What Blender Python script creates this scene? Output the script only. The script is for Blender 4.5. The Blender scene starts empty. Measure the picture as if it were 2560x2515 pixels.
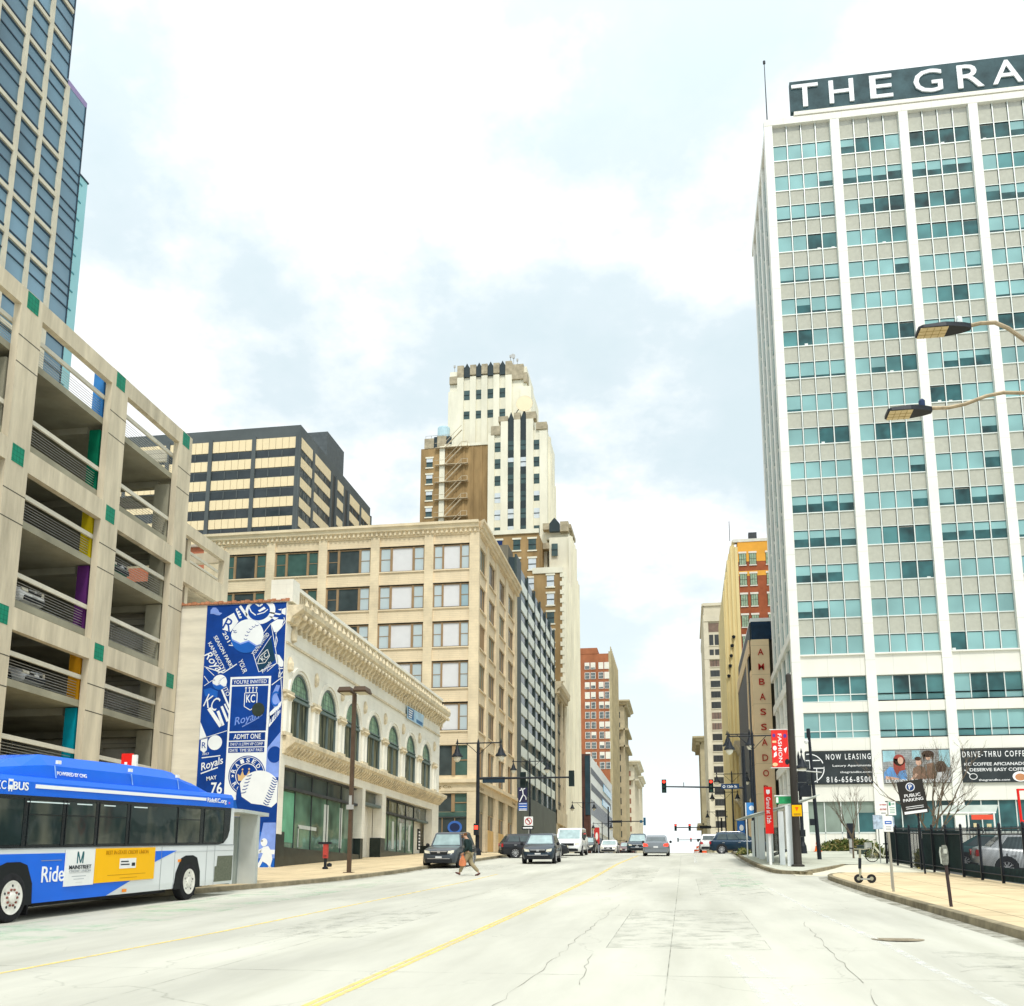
import bpy, math, random
from mathutils import Vector, Matrix
random.seed(7)
R=math.radians
S=bpy.context.scene
# ---------------- camera ----------------
cd=bpy.data.cameras.new('camera'); cam=bpy.data.objects.new('camera',cd); S.collection.objects.link(cam)
FPX=2580.0
cd.sensor_fit='HORIZONTAL'; cd.sensor_width=36.0; cd.lens=36.0*FPX/2560; cd.shift_y=(1706-1257.5)/2560
cd.clip_start=0.2; cd.clip_end=6000
pitch=math.atan((2217-1706)/FPX); yaw=math.atan((1715-1280)/FPX*math.cos(pitch))
cam.location=(0,0,1.65)
cam.matrix_world=Matrix.Translation((0,0,1.65)) @ Matrix.Rotation(yaw,4,'Z') @ Matrix.Rotation(R(90)+pitch,4,'X') @ Matrix.Rotation(0.0023,4,'Z')
S.camera=cam
S.render.resolution_x=1024; S.render.resolution_y=1006
S.render.engine='CYCLES'
# ---------------- sky ----------------
SUN_EL,SUN_AZ=R(52),R(165)          # sun behind the camera, a little to the right (azimuth from +Y clockwise)
w=bpy.data.worlds.new('World'); S.world=w; w.use_nodes=True
nt=w.node_tree; N=nt.nodes; L=nt.links; N.clear()
out=N.new('ShaderNodeOutputWorld'); bg=N.new('ShaderNodeBackground'); bg.inputs[1].default_value=0.1
sky=N.new('ShaderNodeTexSky'); sky.sky_type='NISHITA'; sky.sun_disc=False; sky.sun_elevation=SUN_EL; sky.sun_rotation=SUN_AZ
tc=N.new('ShaderNodeTexCoord')
sep=N.new('ShaderNodeSeparateXYZ'); L.new(tc.outputs['Generated'],sep.inputs[0])
def mth(op,a=None,b=None,va=0,vb=0,clamp=False):
    n=N.new('ShaderNodeMath'); n.operation=op; n.use_clamp=clamp
    if a is not None: L.new(a,n.inputs[0])
    else: n.inputs[0].default_value=va
    if b is not None: L.new(b,n.inputs[1])
    else: n.inputs[1].default_value=vb
    return n.outputs[0]
zc=mth('MAXIMUM',sep.outputs[2],None,0,0.0)
den=mth('ADD',zc,None,0,0.36)
px=mth('DIVIDE',sep.outputs[0],den); py=mth('DIVIDE',sep.outputs[1],den)
cmb=N.new('ShaderNodeCombineXYZ'); L.new(px,cmb.inputs[0]); L.new(py,cmb.inputs[1])
def noise(scale,detail,rough,off):
    mp=N.new('ShaderNodeMapping'); mp.inputs['Location'].default_value=off; L.new(cmb.outputs[0],mp.inputs[0])
    n=N.new('ShaderNodeTexNoise'); n.inputs['Scale'].default_value=scale; n.inputs['Detail'].default_value=detail; n.inputs['Roughness'].default_value=rough
    L.new(mp.outputs[0],n.inputs[0]); return n.outputs[0]
n1=noise(1.7,6,.58,(2.7,9.1,0)); n2=noise(4.2,9,.62,(1.7,6.2,2))
mixn=mth('ADD',mth('MULTIPLY',n1,None,0,.65),mth('MULTIPLY',n2,None,0,.35))
cr=N.new('ShaderNodeValToRGB'); L.new(mixn,cr.inputs[0])
e=cr.color_ramp.elements
e[0].position=.43; e[0].color=(5.4,6.3,6.55,1)
e[1].position=.545; e[1].color=(8.2,8.35,8.3,1)
k=e.new(.475); k.color=(5.7,6.5,6.75,1)
k=e.new(.51); k.color=(6.7,7.25,7.35,1)
# an overcast sky is brighter overhead than at the horizon
low=mth('MULTIPLY',mth('POWER',mth('SUBTRACT',None,zc,1.0,0),None,0,9.0),None,0,.27)
lum=mth('ADD',mth('ADD',mth('MULTIPLY',mth('POWER',zc,None,0,6.0),None,0,2.2),None,0,1.02),low)
cf=mth('MULTIPLY',mth('SUBTRACT',zc,None,0,.06),None,0,3.2,True)
cmx=N.new('ShaderNodeMix'); cmx.data_type='RGBA'; L.new(cf,cmx.inputs[0]); cmx.inputs[6].default_value=(6.6,7.2,7.3,1); L.new(cr.outputs[0],cmx.inputs[7])
vm=N.new('ShaderNodeVectorMath'); vm.operation='SCALE'; L.new(cmx.outputs[2],vm.inputs[0]); L.new(lum,vm.inputs['Scale'])
mx=N.new('ShaderNodeMix'); mx.data_type='RGBA'; mx.inputs[0].default_value=.88
L.new(sky.outputs[0],mx.inputs[6]); L.new(vm.outputs[0],mx.inputs[7])
L.new(mx.outputs[2],bg.inputs[0]); L.new(bg.outputs[0],out.inputs[0])
sl=bpy.data.lights.new('sun','SUN'); sl.energy=1.5; sl.angle=R(10); sl.color=(1,.965,.90)
so=bpy.data.objects.new('sun',sl); S.collection.objects.link(so); so.location=(0,-20,60)
sd=Vector((math.sin(SUN_AZ)*math.cos(SUN_EL),math.cos(SUN_AZ)*math.cos(SUN_EL),math.sin(SUN_EL)))
so.rotation_euler=sd.to_track_quat('Z','Y').to_euler()
S.view_settings.view_transform='Standard'; S.view_settings.look='None'; S.view_settings.exposure=0.55; S.view_settings.gamma=1

# ---------------- helpers ----------------
PR=[(-60,-2.8),(0,0),(40,1.9),(58,2.93),(78,3.98),(92,4.57),(100,4.83),(115,5.1),(130,5.2),(160,4.9),(250,2),(500,-6),(900,-14),(3000,-20)]
def _i(y):
    if y<=PR[0][0]: return PR[0][1]
    for (a,b),(c,d) in zip(PR,PR[1:]):
        if y<=c: return b+(d-b)*(y-a)/(c-a)
    return PR[-1][1]
def gz(y): return (_i(y-5)+_i(y-2.5)+_i(y)+_i(y+2.5)+_i(y+5))/5
class MB:
    def __init__(s): s.v=[]; s.f=[]; s.m=[]; s.mi=0
    def vs(s,pts): b=len(s.v); s.v+= [tuple(p) for p in pts]; return b
    def face(s,*i): s.f.append(tuple(i)); s.m.append(s.mi)
    def poly(s,pts): b=s.vs(pts); s.face(*range(b,b+len(pts))); return s
    def box(s,x0,x1,y0,y1,z0,z1):
        if x0>x1:x0,x1=x1,x0
        if y0>y1:y0,y1=y1,y0
        if z0>z1:z0,z1=z1,z0
        b=s.vs([(x,y,z) for z in(z0,z1) for x,y in((x0,y0),(x1,y0),(x1,y1),(x0,y1))])
        for q in((3,2,1,0),(4,5,6,7),(0,1,5,4),(1,2,6,5),(2,3,7,6),(3,0,4,7)): s.face(*[b+i for i in q])
        return s
    def loft(s,rings,cap=True,close=True):
        n=len(rings[0]); bs=[s.vs(r) for r in rings]
        for a,b in zip(bs,bs[1:]):
            for i in range(n if close else n-1):
                j=(i+1)%n; s.face(a+i,a+j,b+j,b+i)
        if cap: s.face(*[bs[0]+i for i in reversed(range(n))]); s.face(*[bs[-1]+i for i in range(n)])
        return s
    def prism(s,pts,ax,a,b):      # 2-D polygon extruded along axis ax (0,1,2) from a to b
        def p(q,t):
            u,v=q
            return (t,u,v) if ax==0 else ((u,t,v) if ax==1 else (u,v,t))
        return s.loft([[p(q,a) for q in pts],[p(q,b) for q in pts]])
    def tube(s,pts,r,n=8,r1=None):
        pts=[Vector(p) for p in pts]; m=len(pts); rings=[]
        for i,p in enumerate(pts):
            d=(pts[min(i+1,m-1)]-pts[max(i-1,0)]).normalized()
            up=Vector((0,0,1)) if abs(d.z)<.95 else Vector((1,0,0))
            u=d.cross(up).normalized(); v=u.cross(d)
            if isinstance(r,(list,tuple)): rr=r[i]
            else: rr=r if r1 is None else r+(r1-r)*i/(m-1)
            rings.append([p+(u*math.cos(2*math.pi*k/n)+v*math.sin(2*math.pi*k/n))*rr for k in range(n)])
        return s.loft(rings)
    def lathe(s,prof,c=(0,0,0),n=16,ax=2):   # prof: (radius, height)
        rings=[]
        for r,h in prof:
            ring=[]
            for k in range(n):
                a=2*math.pi*k/n; u,v=r*math.cos(a),r*math.sin(a)
                q=(u,v,h) if ax==2 else ((h,u,v) if ax==0 else (u,h,v))
                ring.append((c[0]+q[0],c[1]+q[1],c[2]+q[2]))
            rings.append(ring)
        return s.loft(rings)
    def grid(s,fn,nu,nv):
        b=s.vs([fn(i/nu,j/nv) for i in range(nu+1) for j in range(nv+1)])
        for i in range(nu):
            for j in range(nv):
                a=b+i*(nv+1)+j; s.face(a,a+nv+1,a+nv+2,a+1)
        return s
    def build(s,name,mat,parent=None,smooth=False,bevel=0):
        me=bpy.data.meshes.new(name)
        o=OFF(parent)
        me.from_pydata([(x-o[0],y-o[1],z-o[2]) for x,y,z in s.v],[],s.f)
        ms=mat if isinstance(mat,(list,tuple)) else [mat]
        for m in ms: me.materials.append(m)
        if len(ms)>1: me.polygons.foreach_set('material_index',s.m)
        if smooth:
            me.polygons.foreach_set('use_smooth',[True]*len(me.polygons))
        me.update()
        ob=bpy.data.objects.new(name,me); S.collection.objects.link(ob)
        if smooth:
            try: me.set_sharp_from_angle(angle=R(38))
            except Exception: pass
        if bevel:
            b=ob.modifiers.new('bevel','BEVEL'); b.width=bevel; b.segments=2; b.limit_method='ANGLE'
        if parent: ob.parent=parent
        return ob
def _each(s,name,mat,parent=None,smooth=False,cap=100):     # every separate piece of the mesh becomes an object of its own
    p=list(range(len(s.v)))
    def fd(a):
        while p[a]!=a: p[a]=p[p[a]]; a=p[a]
        return a
    for f in s.f:
        r=fd(f[0])
        for i in f[1:]: p[fd(i)]=r
    comp={}
    for k,f in enumerate(s.f): comp.setdefault(fd(f[0]),[]).append(k)
    cs=sorted(comp.values(),key=lambda c:min(s.v[i][1] for i in s.f[c[0]]))
    def mk(ks,nm):
        m=MB(); mp={}
        for k in ks:
            q=[]
            for i in s.f[k]:
                if i not in mp: mp[i]=len(m.v); m.v.append(s.v[i])
                q.append(mp[i])
            m.f.append(tuple(q)); m.m.append(s.m[k])
        return m.build(nm,mat,parent,smooth)
    out=[mk(c,name) for c in cs[:cap]]
    if len(cs)>cap: o=mk([k for c in cs[cap:] for k in c],name+'s'); o['kind']='stuff'
    return out[0]
MB.each=_each
def OFF(p):
    o=Vector((0,0,0))
    while p is not None: o+=p.location; p=p.parent
    return o
def T(name,label,cat,loc=(0,0,0),group=None):
    o=bpy.data.objects.new(name,None); S.collection.objects.link(o); o.location=loc; o.empty_display_size=.3
    o['label']=label; o['category']=cat
    if group: o['group']=group
    return o
def tag(o,label,cat,group=None):
    o['label']=label; o['category']=cat
    if group: o['group']=group
    return o
def struct(o): o['kind']='structure'; return o
def kids(o): return [c for c in bpy.data.objects if c.parent==o]
KID={}
def copytree(o,label=None,par=None):
    c=o.copy(); S.collection.objects.link(c)
    if par is not None: c.parent=par
    if label: c['label']=label
    for ch in [x for x in o.children]: copytree(ch,None,c)
    return c
class F:     # a vertical face: S faces -Y at y=c, E faces +X at x=c, W faces -X at x=c
    def __init__(s,k,c): s.k=k; s.c=c
    def box(s,mb,u0,u1,z0,z1,d0,d1):
        if s.k=='S': mb.box(u0,u1,s.c-d1,s.c-d0,z0,z1)
        elif s.k=='E': mb.box(s.c+d0,s.c+d1,u0,u1,z0,z1)
        else: mb.box(s.c-d1,s.c-d0,u0,u1,z0,z1)
        return mb
    def p(s,u,z,d):
        return (u,s.c-d,z) if s.k=='S' else ((s.c+d,u,z) if s.k=='E' else (s.c-d,u,z))
    def quad(s,mb,u0,u1,z0,z1,d):
        q=[s.p(u0,z0,d),s.p(u1,z0,d),s.p(u1,z1,d),s.p(u0,z1,d)]
        if s.k=='W': q.reverse()
        mb.poly(q); return mb
    def shape(s,mb,pts,d0,d1):   # polygon (u,z) with thickness
        mb.loft([[s.p(u,z,d0) for u,z in pts],[s.p(u,z,d1) for u,z in pts]]); return mb
# ---------------- materials ----------------
MC={}
def M(name,c,rough=.75,metal=0,var=.12,scale=1.2,stretch=(1,1,1),bump=0,spec=.15,emis=None,es=1,alpha=None,detail=5,blotch=0,coat=0,joints=None,trans=0):
    if name in MC: return MC[name]
    m=bpy.data.materials.new(name); m.use_nodes=True; nt=m.node_tree; n=nt.nodes; l=nt.links
    b=n['Principled BSDF']; b.inputs['Roughness'].default_value=rough; b.inputs['Metallic'].default_value=metal
    b.inputs['Specular IOR Level'].default_value=spec
    if coat: b.inputs['Coat Weight'].default_value=coat; b.inputs['Coat Roughness'].default_value=.08
    c=tuple(c)
    if var or blotch or joints or bump:
        t=n.new('ShaderNodeTexCoord'); mp=n.new('ShaderNodeMapping'); mp.inputs['Scale'].default_value=stretch
        l.new(t.outputs['Object'],mp.inputs[0])
        ns=n.new('ShaderNodeTexNoise'); ns.inputs['Scale'].default_value=scale; ns.inputs['Detail'].default_value=detail; ns.inputs['Roughness'].default_value=.6
        l.new(mp.outputs[0],ns.inputs[0])
        rp=n.new('ShaderNodeValToRGB'); l.new(ns.outputs[0],rp.inputs[0])
        rp.color_ramp.elements[0].position=.3; rp.color_ramp.elements[1].position=.7
        rp.color_ramp.elements[0].color=tuple(max(0,x*(1-var)) for x in c)+(1,)
        rp.color_ramp.elements[1].color=tuple(min(1,x*(1+var)) for x in c)+(1,)
        col=rp.outputs[0]
        def mul(col,fac_out,dark):
            mm=n.new('ShaderNodeMix'); mm.data_type='RGBA'; mm.blend_type='MULTIPLY'; l.new(fac_out,mm.inputs[0]); l.new(col,mm.inputs[6]); mm.inputs[7].default_value=(dark[0],dark[1],dark[2],1); return mm.outputs[2]
        if blotch:
            n3=n.new('ShaderNodeTexNoise'); n3.inputs['Scale'].default_value=scale*.22; n3.inputs['Detail'].default_value=7; n3.inputs['Roughness'].default_value=.65
            l.new(mp.outputs[0],n3.inputs[0])
            r3=n.new('ShaderNodeValToRGB'); l.new(n3.outputs[0],r3.inputs[0]); r3.color_ramp.elements[0].position=.5; r3.color_ramp.elements[1].position=.68
            r3.color_ramp.elements[0].color=(0,0,0,1); r3.color_ramp.elements[1].color=(1,1,1,1)
            col=mul(col,r3.outputs[0],(1-blotch,)*3)
        if joints:     # (kind,w,h,mortar,dark)
            br=n.new('ShaderNodeTexBrick'); br.offset=joints.get('off',.5)
            br.inputs['Scale'].default_value=1; br.inputs['Brick Width'].default_value=joints['w']; br.inputs['Row Height'].default_value=joints['h']; br.inputs['Mortar Size'].default_value=joints.get('m',.015)
            br.inputs['Color1'].default_value=(0,0,0,1); br.inputs['Color2'].default_value=(joints.get('c2',.0),)*3+(1,); br.inputs['Mortar'].default_value=(1,1,1,1)
            geo=n.new('ShaderNodeNewGeometry'); sx=n.new('ShaderNodeSeparateXYZ'); l.new(t.outputs['Object'],sx.inputs[0])
            if joints.get('flat'): l.new(t.outputs['Object'],br.inputs[0])
            else:
                ad=n.new('ShaderNodeMath'); ad.operation='ADD'; l.new(sx.outputs[0],ad.inputs[0]); l.new(sx.outputs[1],ad.inputs[1])
                cb=n.new('ShaderNodeCombineXYZ'); l.new(ad.outputs[0],cb.inputs[0]); l.new(sx.outputs[2],cb.inputs[1]); l.new(cb.outputs[0],br.inputs[0])
            d=joints.get('d',.6); col=mul(col,br.outputs[0],(d,d,d))
        l.new(col,b.inputs['Base Color'])
        if bump:
            bp=n.new('ShaderNodeBump'); bp.inputs['Strength'].default_value=bump; bp.inputs['Distance'].default_value=.05
            nb=n.new('ShaderNodeTexNoise'); nb.inputs['Scale'].default_value=scale*6; nb.inputs['Detail'].default_value=4; l.new(mp.outputs[0],nb.inputs[0]); l.new(nb.outputs[0],bp.inputs['Height']); l.new(bp.outputs[0],b.inputs['Normal'])
    else: b.inputs['Base Color'].default_value=c+(1,)
    if emis: b.inputs['Emission Color'].default_value=tuple(emis)+(1,); b.inputs['Emission Strength'].default_value=es
    if alpha is not None: b.inputs['Alpha'].default_value=alpha
    if trans: b.inputs['Transmission Weight'].default_value=trans
    MC[name]=m; return m
def G(name,c,rough=.06,spec=.8,var=.25,scale=.35,wob=.25,cw=.6):      # window glass: tinted body under a clear reflecting skin
    if name in MC: return MC[name]
    m=M(name,c,rough=.5,var=var,scale=scale,spec=.1,detail=2)
    b=m.node_tree.nodes['Principled BSDF']; b.inputs['Coat Weight'].default_value=cw; b.inputs['Coat Roughness'].default_value=rough; b.inputs['Coat IOR'].default_value=1.5
    if wob:
        n=m.node_tree.nodes; l=m.node_tree.links
        t=n.new('ShaderNodeTexCoord'); ns=n.new('ShaderNodeTexNoise'); ns.inputs['Scale'].default_value=.9; ns.inputs['Detail'].default_value=1; l.new(t.outputs['Object'],ns.inputs[0])
        bp=n.new('ShaderNodeBump'); bp.inputs['Strength'].default_value=wob; bp.inputs['Distance'].default_value=.06; l.new(ns.outputs[0],bp.inputs['Height']); l.new(bp.outputs[0],b.inputs['Coat Normal'])
    return m
def txt(s,mat,parent,face,u,z,h=None,w=None,d=.01,name='lettering',bold=.0,rot=0,align='C',ex=.004,flip=False,shear=0,sp=1.0):
    """writing on a face; (u,z) is the centre (or left) of the text, h the cap height, w the width"""
    cu=bpy.data.curves.new('t','FONT'); cu.body=s; cu.offset=bold*.35; cu.extrude=ex; cu.shear=shear; cu.space_character=sp; cu.resolution_u=3
    ob=bpy.data.objects.new('t',cu); S.collection.objects.link(ob)
    me=bpy.data.meshes.new_from_object(ob.evaluated_get(bpy.context.evaluated_depsgraph_get()))
    bpy.data.objects.remove(ob); bpy.data.curves.remove(cu)
    xs=[v.co.x for v in me.vertices]; ys=[v.co.y for v in me.vertices]
    x0,x1,y0,y1=min(xs),max(xs),min(ys),max(ys)
    sy=(h/(y1-y0)) if h else None; sx=(w/(x1-x0)) if w else sy
    if sy is None: sy=sx
    cx=(x0+x1)/2 if align=='C' else x0; cy=(y0+y1)/2
    o=OFF(parent); cr,sr=math.cos(rot),math.sin(rot); sg=-1 if flip else 1
    for v in me.vertices:
        a=(v.co.x-cx)*sx; b=(v.co.y-cy)*sy; dd=d+v.co.z+ex
        a,b=a*cr-b*sr,a*sr+b*cr
        p=face.p(u+a*sg,z+b,dd) if hasattr(face,'p') else face(u+a*sg,z+b,dd)
        v.co=(p[0]-o[0],p[1]-o[1],p[2]-o[2])
    me.name=name; me.materials.clear(); me.materials.append(mat)
    ob=bpy.data.objects.new(name,me); S.collection.objects.link(ob); ob.parent=parent
    return ob
def wins(root,items,name='window',cap=100,mats=None,sort=True):
    """items: (key, function(mb)) ; the first hundred become parts, the rest one stuff part"""
    if sort: items=sorted(items,key=lambda a:a[0])
    for k,fn in items[:cap]:
        mb=MB(); fn(mb); mb.build(name,mats,root)
    if len(items)>cap:
        mb=MB()
        for k,fn in items[cap:]: fn(mb)
        o=mb.build(name+'s',mats,root); o['kind']='stuff'
def ell(cu,cz,ru,rz,n=28,a0=0,a1=360): return [(cu+ru*math.cos(R(a0+(a1-a0)*i/(n if a1-a0==360 else n-1))),cz+rz*math.sin(R(a0+(a1-a0)*i/(n if a1-a0==360 else n-1)))) for i in range(n)]
# common materials
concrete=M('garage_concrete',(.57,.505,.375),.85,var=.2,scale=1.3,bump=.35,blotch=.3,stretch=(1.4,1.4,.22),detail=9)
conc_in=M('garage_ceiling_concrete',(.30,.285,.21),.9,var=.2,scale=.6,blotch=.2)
black=M('black_painted_metal',(.018,.022,.028),.45,var=.2,scale=3)
dkgrey=M('dark_grey_metal',(.06,.065,.07),.5,var=.2,scale=2)
white=M('white_paint',(.8,.8,.78),.5,var=.05,scale=2)
wht=M('white_lettering',(.86,.86,.86),.6,var=0)
galv=M('galvanised_steel',(.42,.42,.40),.45,metal=.4,var=.15,scale=4)
bronze=M('bronze_brown_metal',(.09,.06,.04),.5,var=.2,scale=3)
red=M('red_paint',(.75,.02,.015),.45,var=.06)
yellow=M('yellow_paint',(.9,.45,.0),.5,var=.06)
rubber=M('rubber',(.02,.02,.022),.8,var=.3,scale=6)
chrome=M('wheel_alloy',(.55,.55,.56),.3,metal=.8,var=.08,scale=5)
# ---------------- ground ----------------
def strip(mb,x0,x1,y0,y1,dz,step=2.0,xs=1):
    fx0=x0 if callable(x0) else (lambda y:x0); fx1=x1 if callable(x1) else (lambda y:x1)
    n=max(1,int(math.ceil((y1-y0)/step)))
    def fn(a,b):
        y=y0+(y1-y0)*b; return (fx0(y)+(fx1(y)-fx0(y))*a,y,gz(y)+dz)
    mb.grid(fn,xs,n); return mb
def lerp(pts):
    def f(y):
        if y<=pts[0][0]: return pts[0][1]
        for (a,b),(c,d) in zip(pts,pts[1:]):
            if y<=c: return b+(d-b)*(y-a)/(c-a)
        return pts[-1][1]
    return f
earth=M('bare_ground',(.30,.29,.25),.95,var=.2,scale=.05)
mb=MB(); ysl=[-60+4*i for i in range(90)]+[300+25*i for i in range(20)]+[800,1000,1400,2000,3000]
def gfn(a,b): return (-1500+3000*a,0,0)
b0=mb.vs([(x,y,gz(y)-.02) for y in ysl for x in (-1500,-60,60,1500)])
for j in range(len(ysl)-1):
    for i in range(3): a=b0+j*4+i; mb.face(a,a+1,a+5,a+4)
struct(mb.build('ground',earth))
# worn concrete roadway with cracks and dark seams running along the street
road=M('worn_concrete_roadway',(.515,.50,.425),.85,var=.17,scale=.45,stretch=(1,.2,1),bump=.2,blotch=.16,detail=12)
def road_cracks(m):
    n=m.node_tree.nodes; l=m.node_tree.links; b=n['Principled BSDF']; col=b.inputs['Base Color'].links[0].from_socket
    t=n.new('ShaderNodeTexCoord'); ns=n.new('ShaderNodeTexNoise'); ns.inputs['Scale'].default_value=.6; ns.inputs['Detail'].default_value=8; l.new(t.outputs['Object'],ns.inputs[0])
    sc=n.new('ShaderNodeVectorMath'); sc.operation='SCALE'; sc.inputs['Scale'].default_value=1.5; l.new(ns.outputs['Color'],sc.inputs[0])
    ad=n.new('ShaderNodeVectorMath'); l.new(t.outputs['Object'],ad.inputs[0]); l.new(sc.outputs[0],ad.inputs[1])
    mp=n.new('ShaderNodeMapping'); mp.inputs['Scale'].default_value=(.33,.16,1); l.new(ad.outputs[0],mp.inputs[0])
    vo=n.new('ShaderNodeTexVoronoi'); vo.feature='DISTANCE_TO_EDGE'; vo.inputs['Scale'].default_value=1; l.new(mp.outputs[0],vo.inputs[0])
    lt=n.new('ShaderNodeMapRange'); lt.inputs[1].default_value=.0; lt.inputs[2].default_value=.006; lt.inputs[3].default_value=1; lt.inputs[4].default_value=0; l.new(vo.outputs[0],lt.inputs[0])
    msk=n.new('ShaderNodeTexNoise'); msk.inputs['Scale'].default_value=.22; msk.inputs['Detail'].default_value=3; l.new(t.outputs['Object'],msk.inputs[0])
    mr=n.new('ShaderNodeMapRange'); mr.inputs[1].default_value=.46; mr.inputs[2].default_value=.62; mr.inputs[4].default_value=.45; l.new(msk.outputs[0],mr.inputs[0])
    mu=n.new('ShaderNodeMath'); mu.operation='MULTIPLY'; l.new(lt.outputs[0],mu.inputs[0]); l.new(mr.outputs[0],mu.inputs[1])
    m2=n.new('ShaderNodeMix'); m2.data_type='RGBA'; l.new(mu.outputs[0],m2.inputs[0]); l.new(col,m2.inputs[6]); m2.inputs[7].default_value=(.2,.2,.16,1)
    # oil-dark wheel paths and patches
    mp2=n.new('ShaderNodeMapping'); mp2.inputs['Scale'].default_value=(.8,.05,1); l.new(t.outputs['Object'],mp2.inputs[0])
    n4=n.new('ShaderNodeTexNoise'); n4.inputs['Scale'].default_value=1; n4.inputs['Detail'].default_value=6; l.new(mp2.outputs[0],n4.inputs[0])
    r4=n.new('ShaderNodeMapRange'); r4.inputs[1].default_value=.52; r4.inputs[2].default_value=.75; r4.inputs[4].default_value=.42; l.new(n4.outputs[0],r4.inputs[0])
    m3=n.new('ShaderNodeMix'); m3.data_type='RGBA'; m3.blend_type='MULTIPLY'; l.new(r4.outputs[0],m3.inputs[0]); l.new(m2.outputs[2],m3.inputs[6]); m3.inputs[7].default_value=(.62,.62,.56,1)
    l.new(m3.outputs[2],b.inputs['Base Color'])
road_cracks(road)
mb=MB(); strip(mb,-19.5,14,-30,700,.004,2.5,2)
strip(mb,-400,-19.5,84.6,98.6,.004,2,1)
struct(mb.build('road',road))
# curb lines
CL=lerp([(-30,-16.15),(26,-16.15),(29.6,-14.6),(32,-14.3),(38,-13.3),(45,-12.75),(64,-12.5),(82,-12.6),(84,-14.2),(85,-18.5)])
CL2=lerp([(98,-18.4),(99.5,-14.5),(101.5,-13.4),(104,-13.2),(700,-13.2)])
CR=lerp([(-30,5.35),(18,5.2),(30,5.1),(40,5.2),(42.0,5.4),(43.3,6.1),(44,7.2)])
CI=lerp([(44.1,5.2),(44.5,4.2),(46,3.75),(50,3.5),(58,3.4),(66,3.45),(80,3.7),(88,3.8),(91,4.6),(93,6.2)])
walk=M('sidewalk_concrete',(.62,.49,.30),.88,var=.16,scale=.9,bump=.2,blotch=.24,detail=10,joints=dict(w=1.5,h=1.5,m=.02,d=.5,off=0,flat=1))
walk2=M('plaza_concrete',(.50,.50,.41),.88,var=.14,scale=.8,blotch=.2,detail=9,joints=dict(w=1.5,h=1.5,m=.012,d=.7,off=0,flat=1))
kerbm=M('kerb_stone',(.27,.23,.15),.9,var=.3,scale=2.5,bump=.3,blotch=.35)
def walkpiece(name,xa,xb,y0,y1,mat,kerb_on,sgn):
    """pavement slab 0.15 m above the road; sgn=+1: kerb face on its -X side, -1: on its +X side"""
    k=.18
    mb=MB()
    if sgn>0: strip(mb,lambda y:kerb_on(y)+k,xb,y0,y1,.15,1.0)
    else: strip(mb,xa,lambda y:kerb_on(y)-k,y0,y1,.15,1.0)
    o=struct(mb.build(name,mat))
    mb=MB(); n=int((y1-y0)/1.0)
    ys=[y0+(y1-y0)*i/n for i in range(n+1)]
    rings=[]
    for y in ys:
        c=kerb_on(y); z=gz(y); e=c+sgn*k
        rings.append([(c,y,z-.02),(c+sgn*.01,y,z+.14),(c+sgn*.03,y,z+.155),(e,y,z+.155),(e,y,z-.02)])
    mb.loft(rings)
    struct(mb.build('kerb',kerbm))
walkpiece('sidewalk',-60,0,-30,85,walk,CL,-1)
walkpiece('sidewalk',-60,0,98,600,walk,CL2,-1)
walkpiece('sidewalk',0,60,-30,43.3,walk,CR,1)
mb=MB(); mb.box(6.0,9,43.25,43.45,gz(43)-.1,gz(43.3)+.148); struct(mb.build('kerb',kerbm))
walkpiece('sidewalk',0,lambda y:4.75+(y-44.2)*.35 if y<52.6 else 60,44.2,93,walk2,CI,1)
mb=MB()
def rampf(a,b):
    y=43.4+9.3*b; x=4.4+24*a*a; t=max(0,min(1,(x-6.2)/2.2)); return (x,y,gz(y)+.012+.14*t*t*(3-2*t))
mb.grid(rampf,16,10); struct(mb.build('crossing_ramp',M('pale_ramp_concrete',(.66,.62,.48),.85,var=.06,scale=.8,blotch=.08)))
rings=[]
for i in range(10):
    y=44.3+8.3*i/9; x=4.75+(y-44.2)*.35; z=gz(y); rings.append([(x-.15,y,z+.153),(x+.03,y,z+.153),(x+.03,y,z-.02),(x-.15,y,z-.02)])
mb=MB(); mb.loft(rings); mb.box(7.6,12,52.55,52.7,gz(52.6)-.05,gz(52.6)+.15); struct(mb.build('kerb',kerbm))
walkpiece('sidewalk',0,60,108,600,walk2,lambda y:6.0,1)
# parking lot asphalt behind the fence
lot=M('parking_lot_asphalt',(.16,.16,.15),.9,var=.2,scale=.5,blotch=.2)
mb=MB(); strip(mb,10.0,60,8,50,.158,2); struct(mb.build('parking_lot',lot))
# green bus lane paint, very worn, and painted lines
def worn(name,c,cover=.5,scale=3.0):
    m=M(name,c,.7,var=.1,scale=2); n=m.node_tree.nodes; l=m.node_tree.links; b=n['Principled BSDF']
    t=n.new('ShaderNodeTexCoord'); ns=n.new('ShaderNodeTexNoise'); ns.inputs['Scale'].default_value=scale; ns.inputs['Detail'].default_value=8; ns.inputs['Roughness'].default_value=.7; l.new(t.outputs['Object'],ns.inputs[0])
    mr=n.new('ShaderNodeMapRange'); mr.inputs[1].default_value=.5-cover*.35; mr.inputs[2].default_value=.9-cover*.35; mr.inputs[4].default_value=.95; mr.inputs[3].default_value=0.0
    l.new(ns.outputs[0],mr.inputs[0]); l.new(mr.outputs[0],b.inputs['Alpha']); return m
wy=worn('worn_yellow_line_paint',(.88,.66,.20),.75); ww=worn('worn_white_line_paint',(.80,.80,.77),.3); wg=worn('faded_green_lane_paint',(.38,.62,.40),.03,.8)
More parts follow.
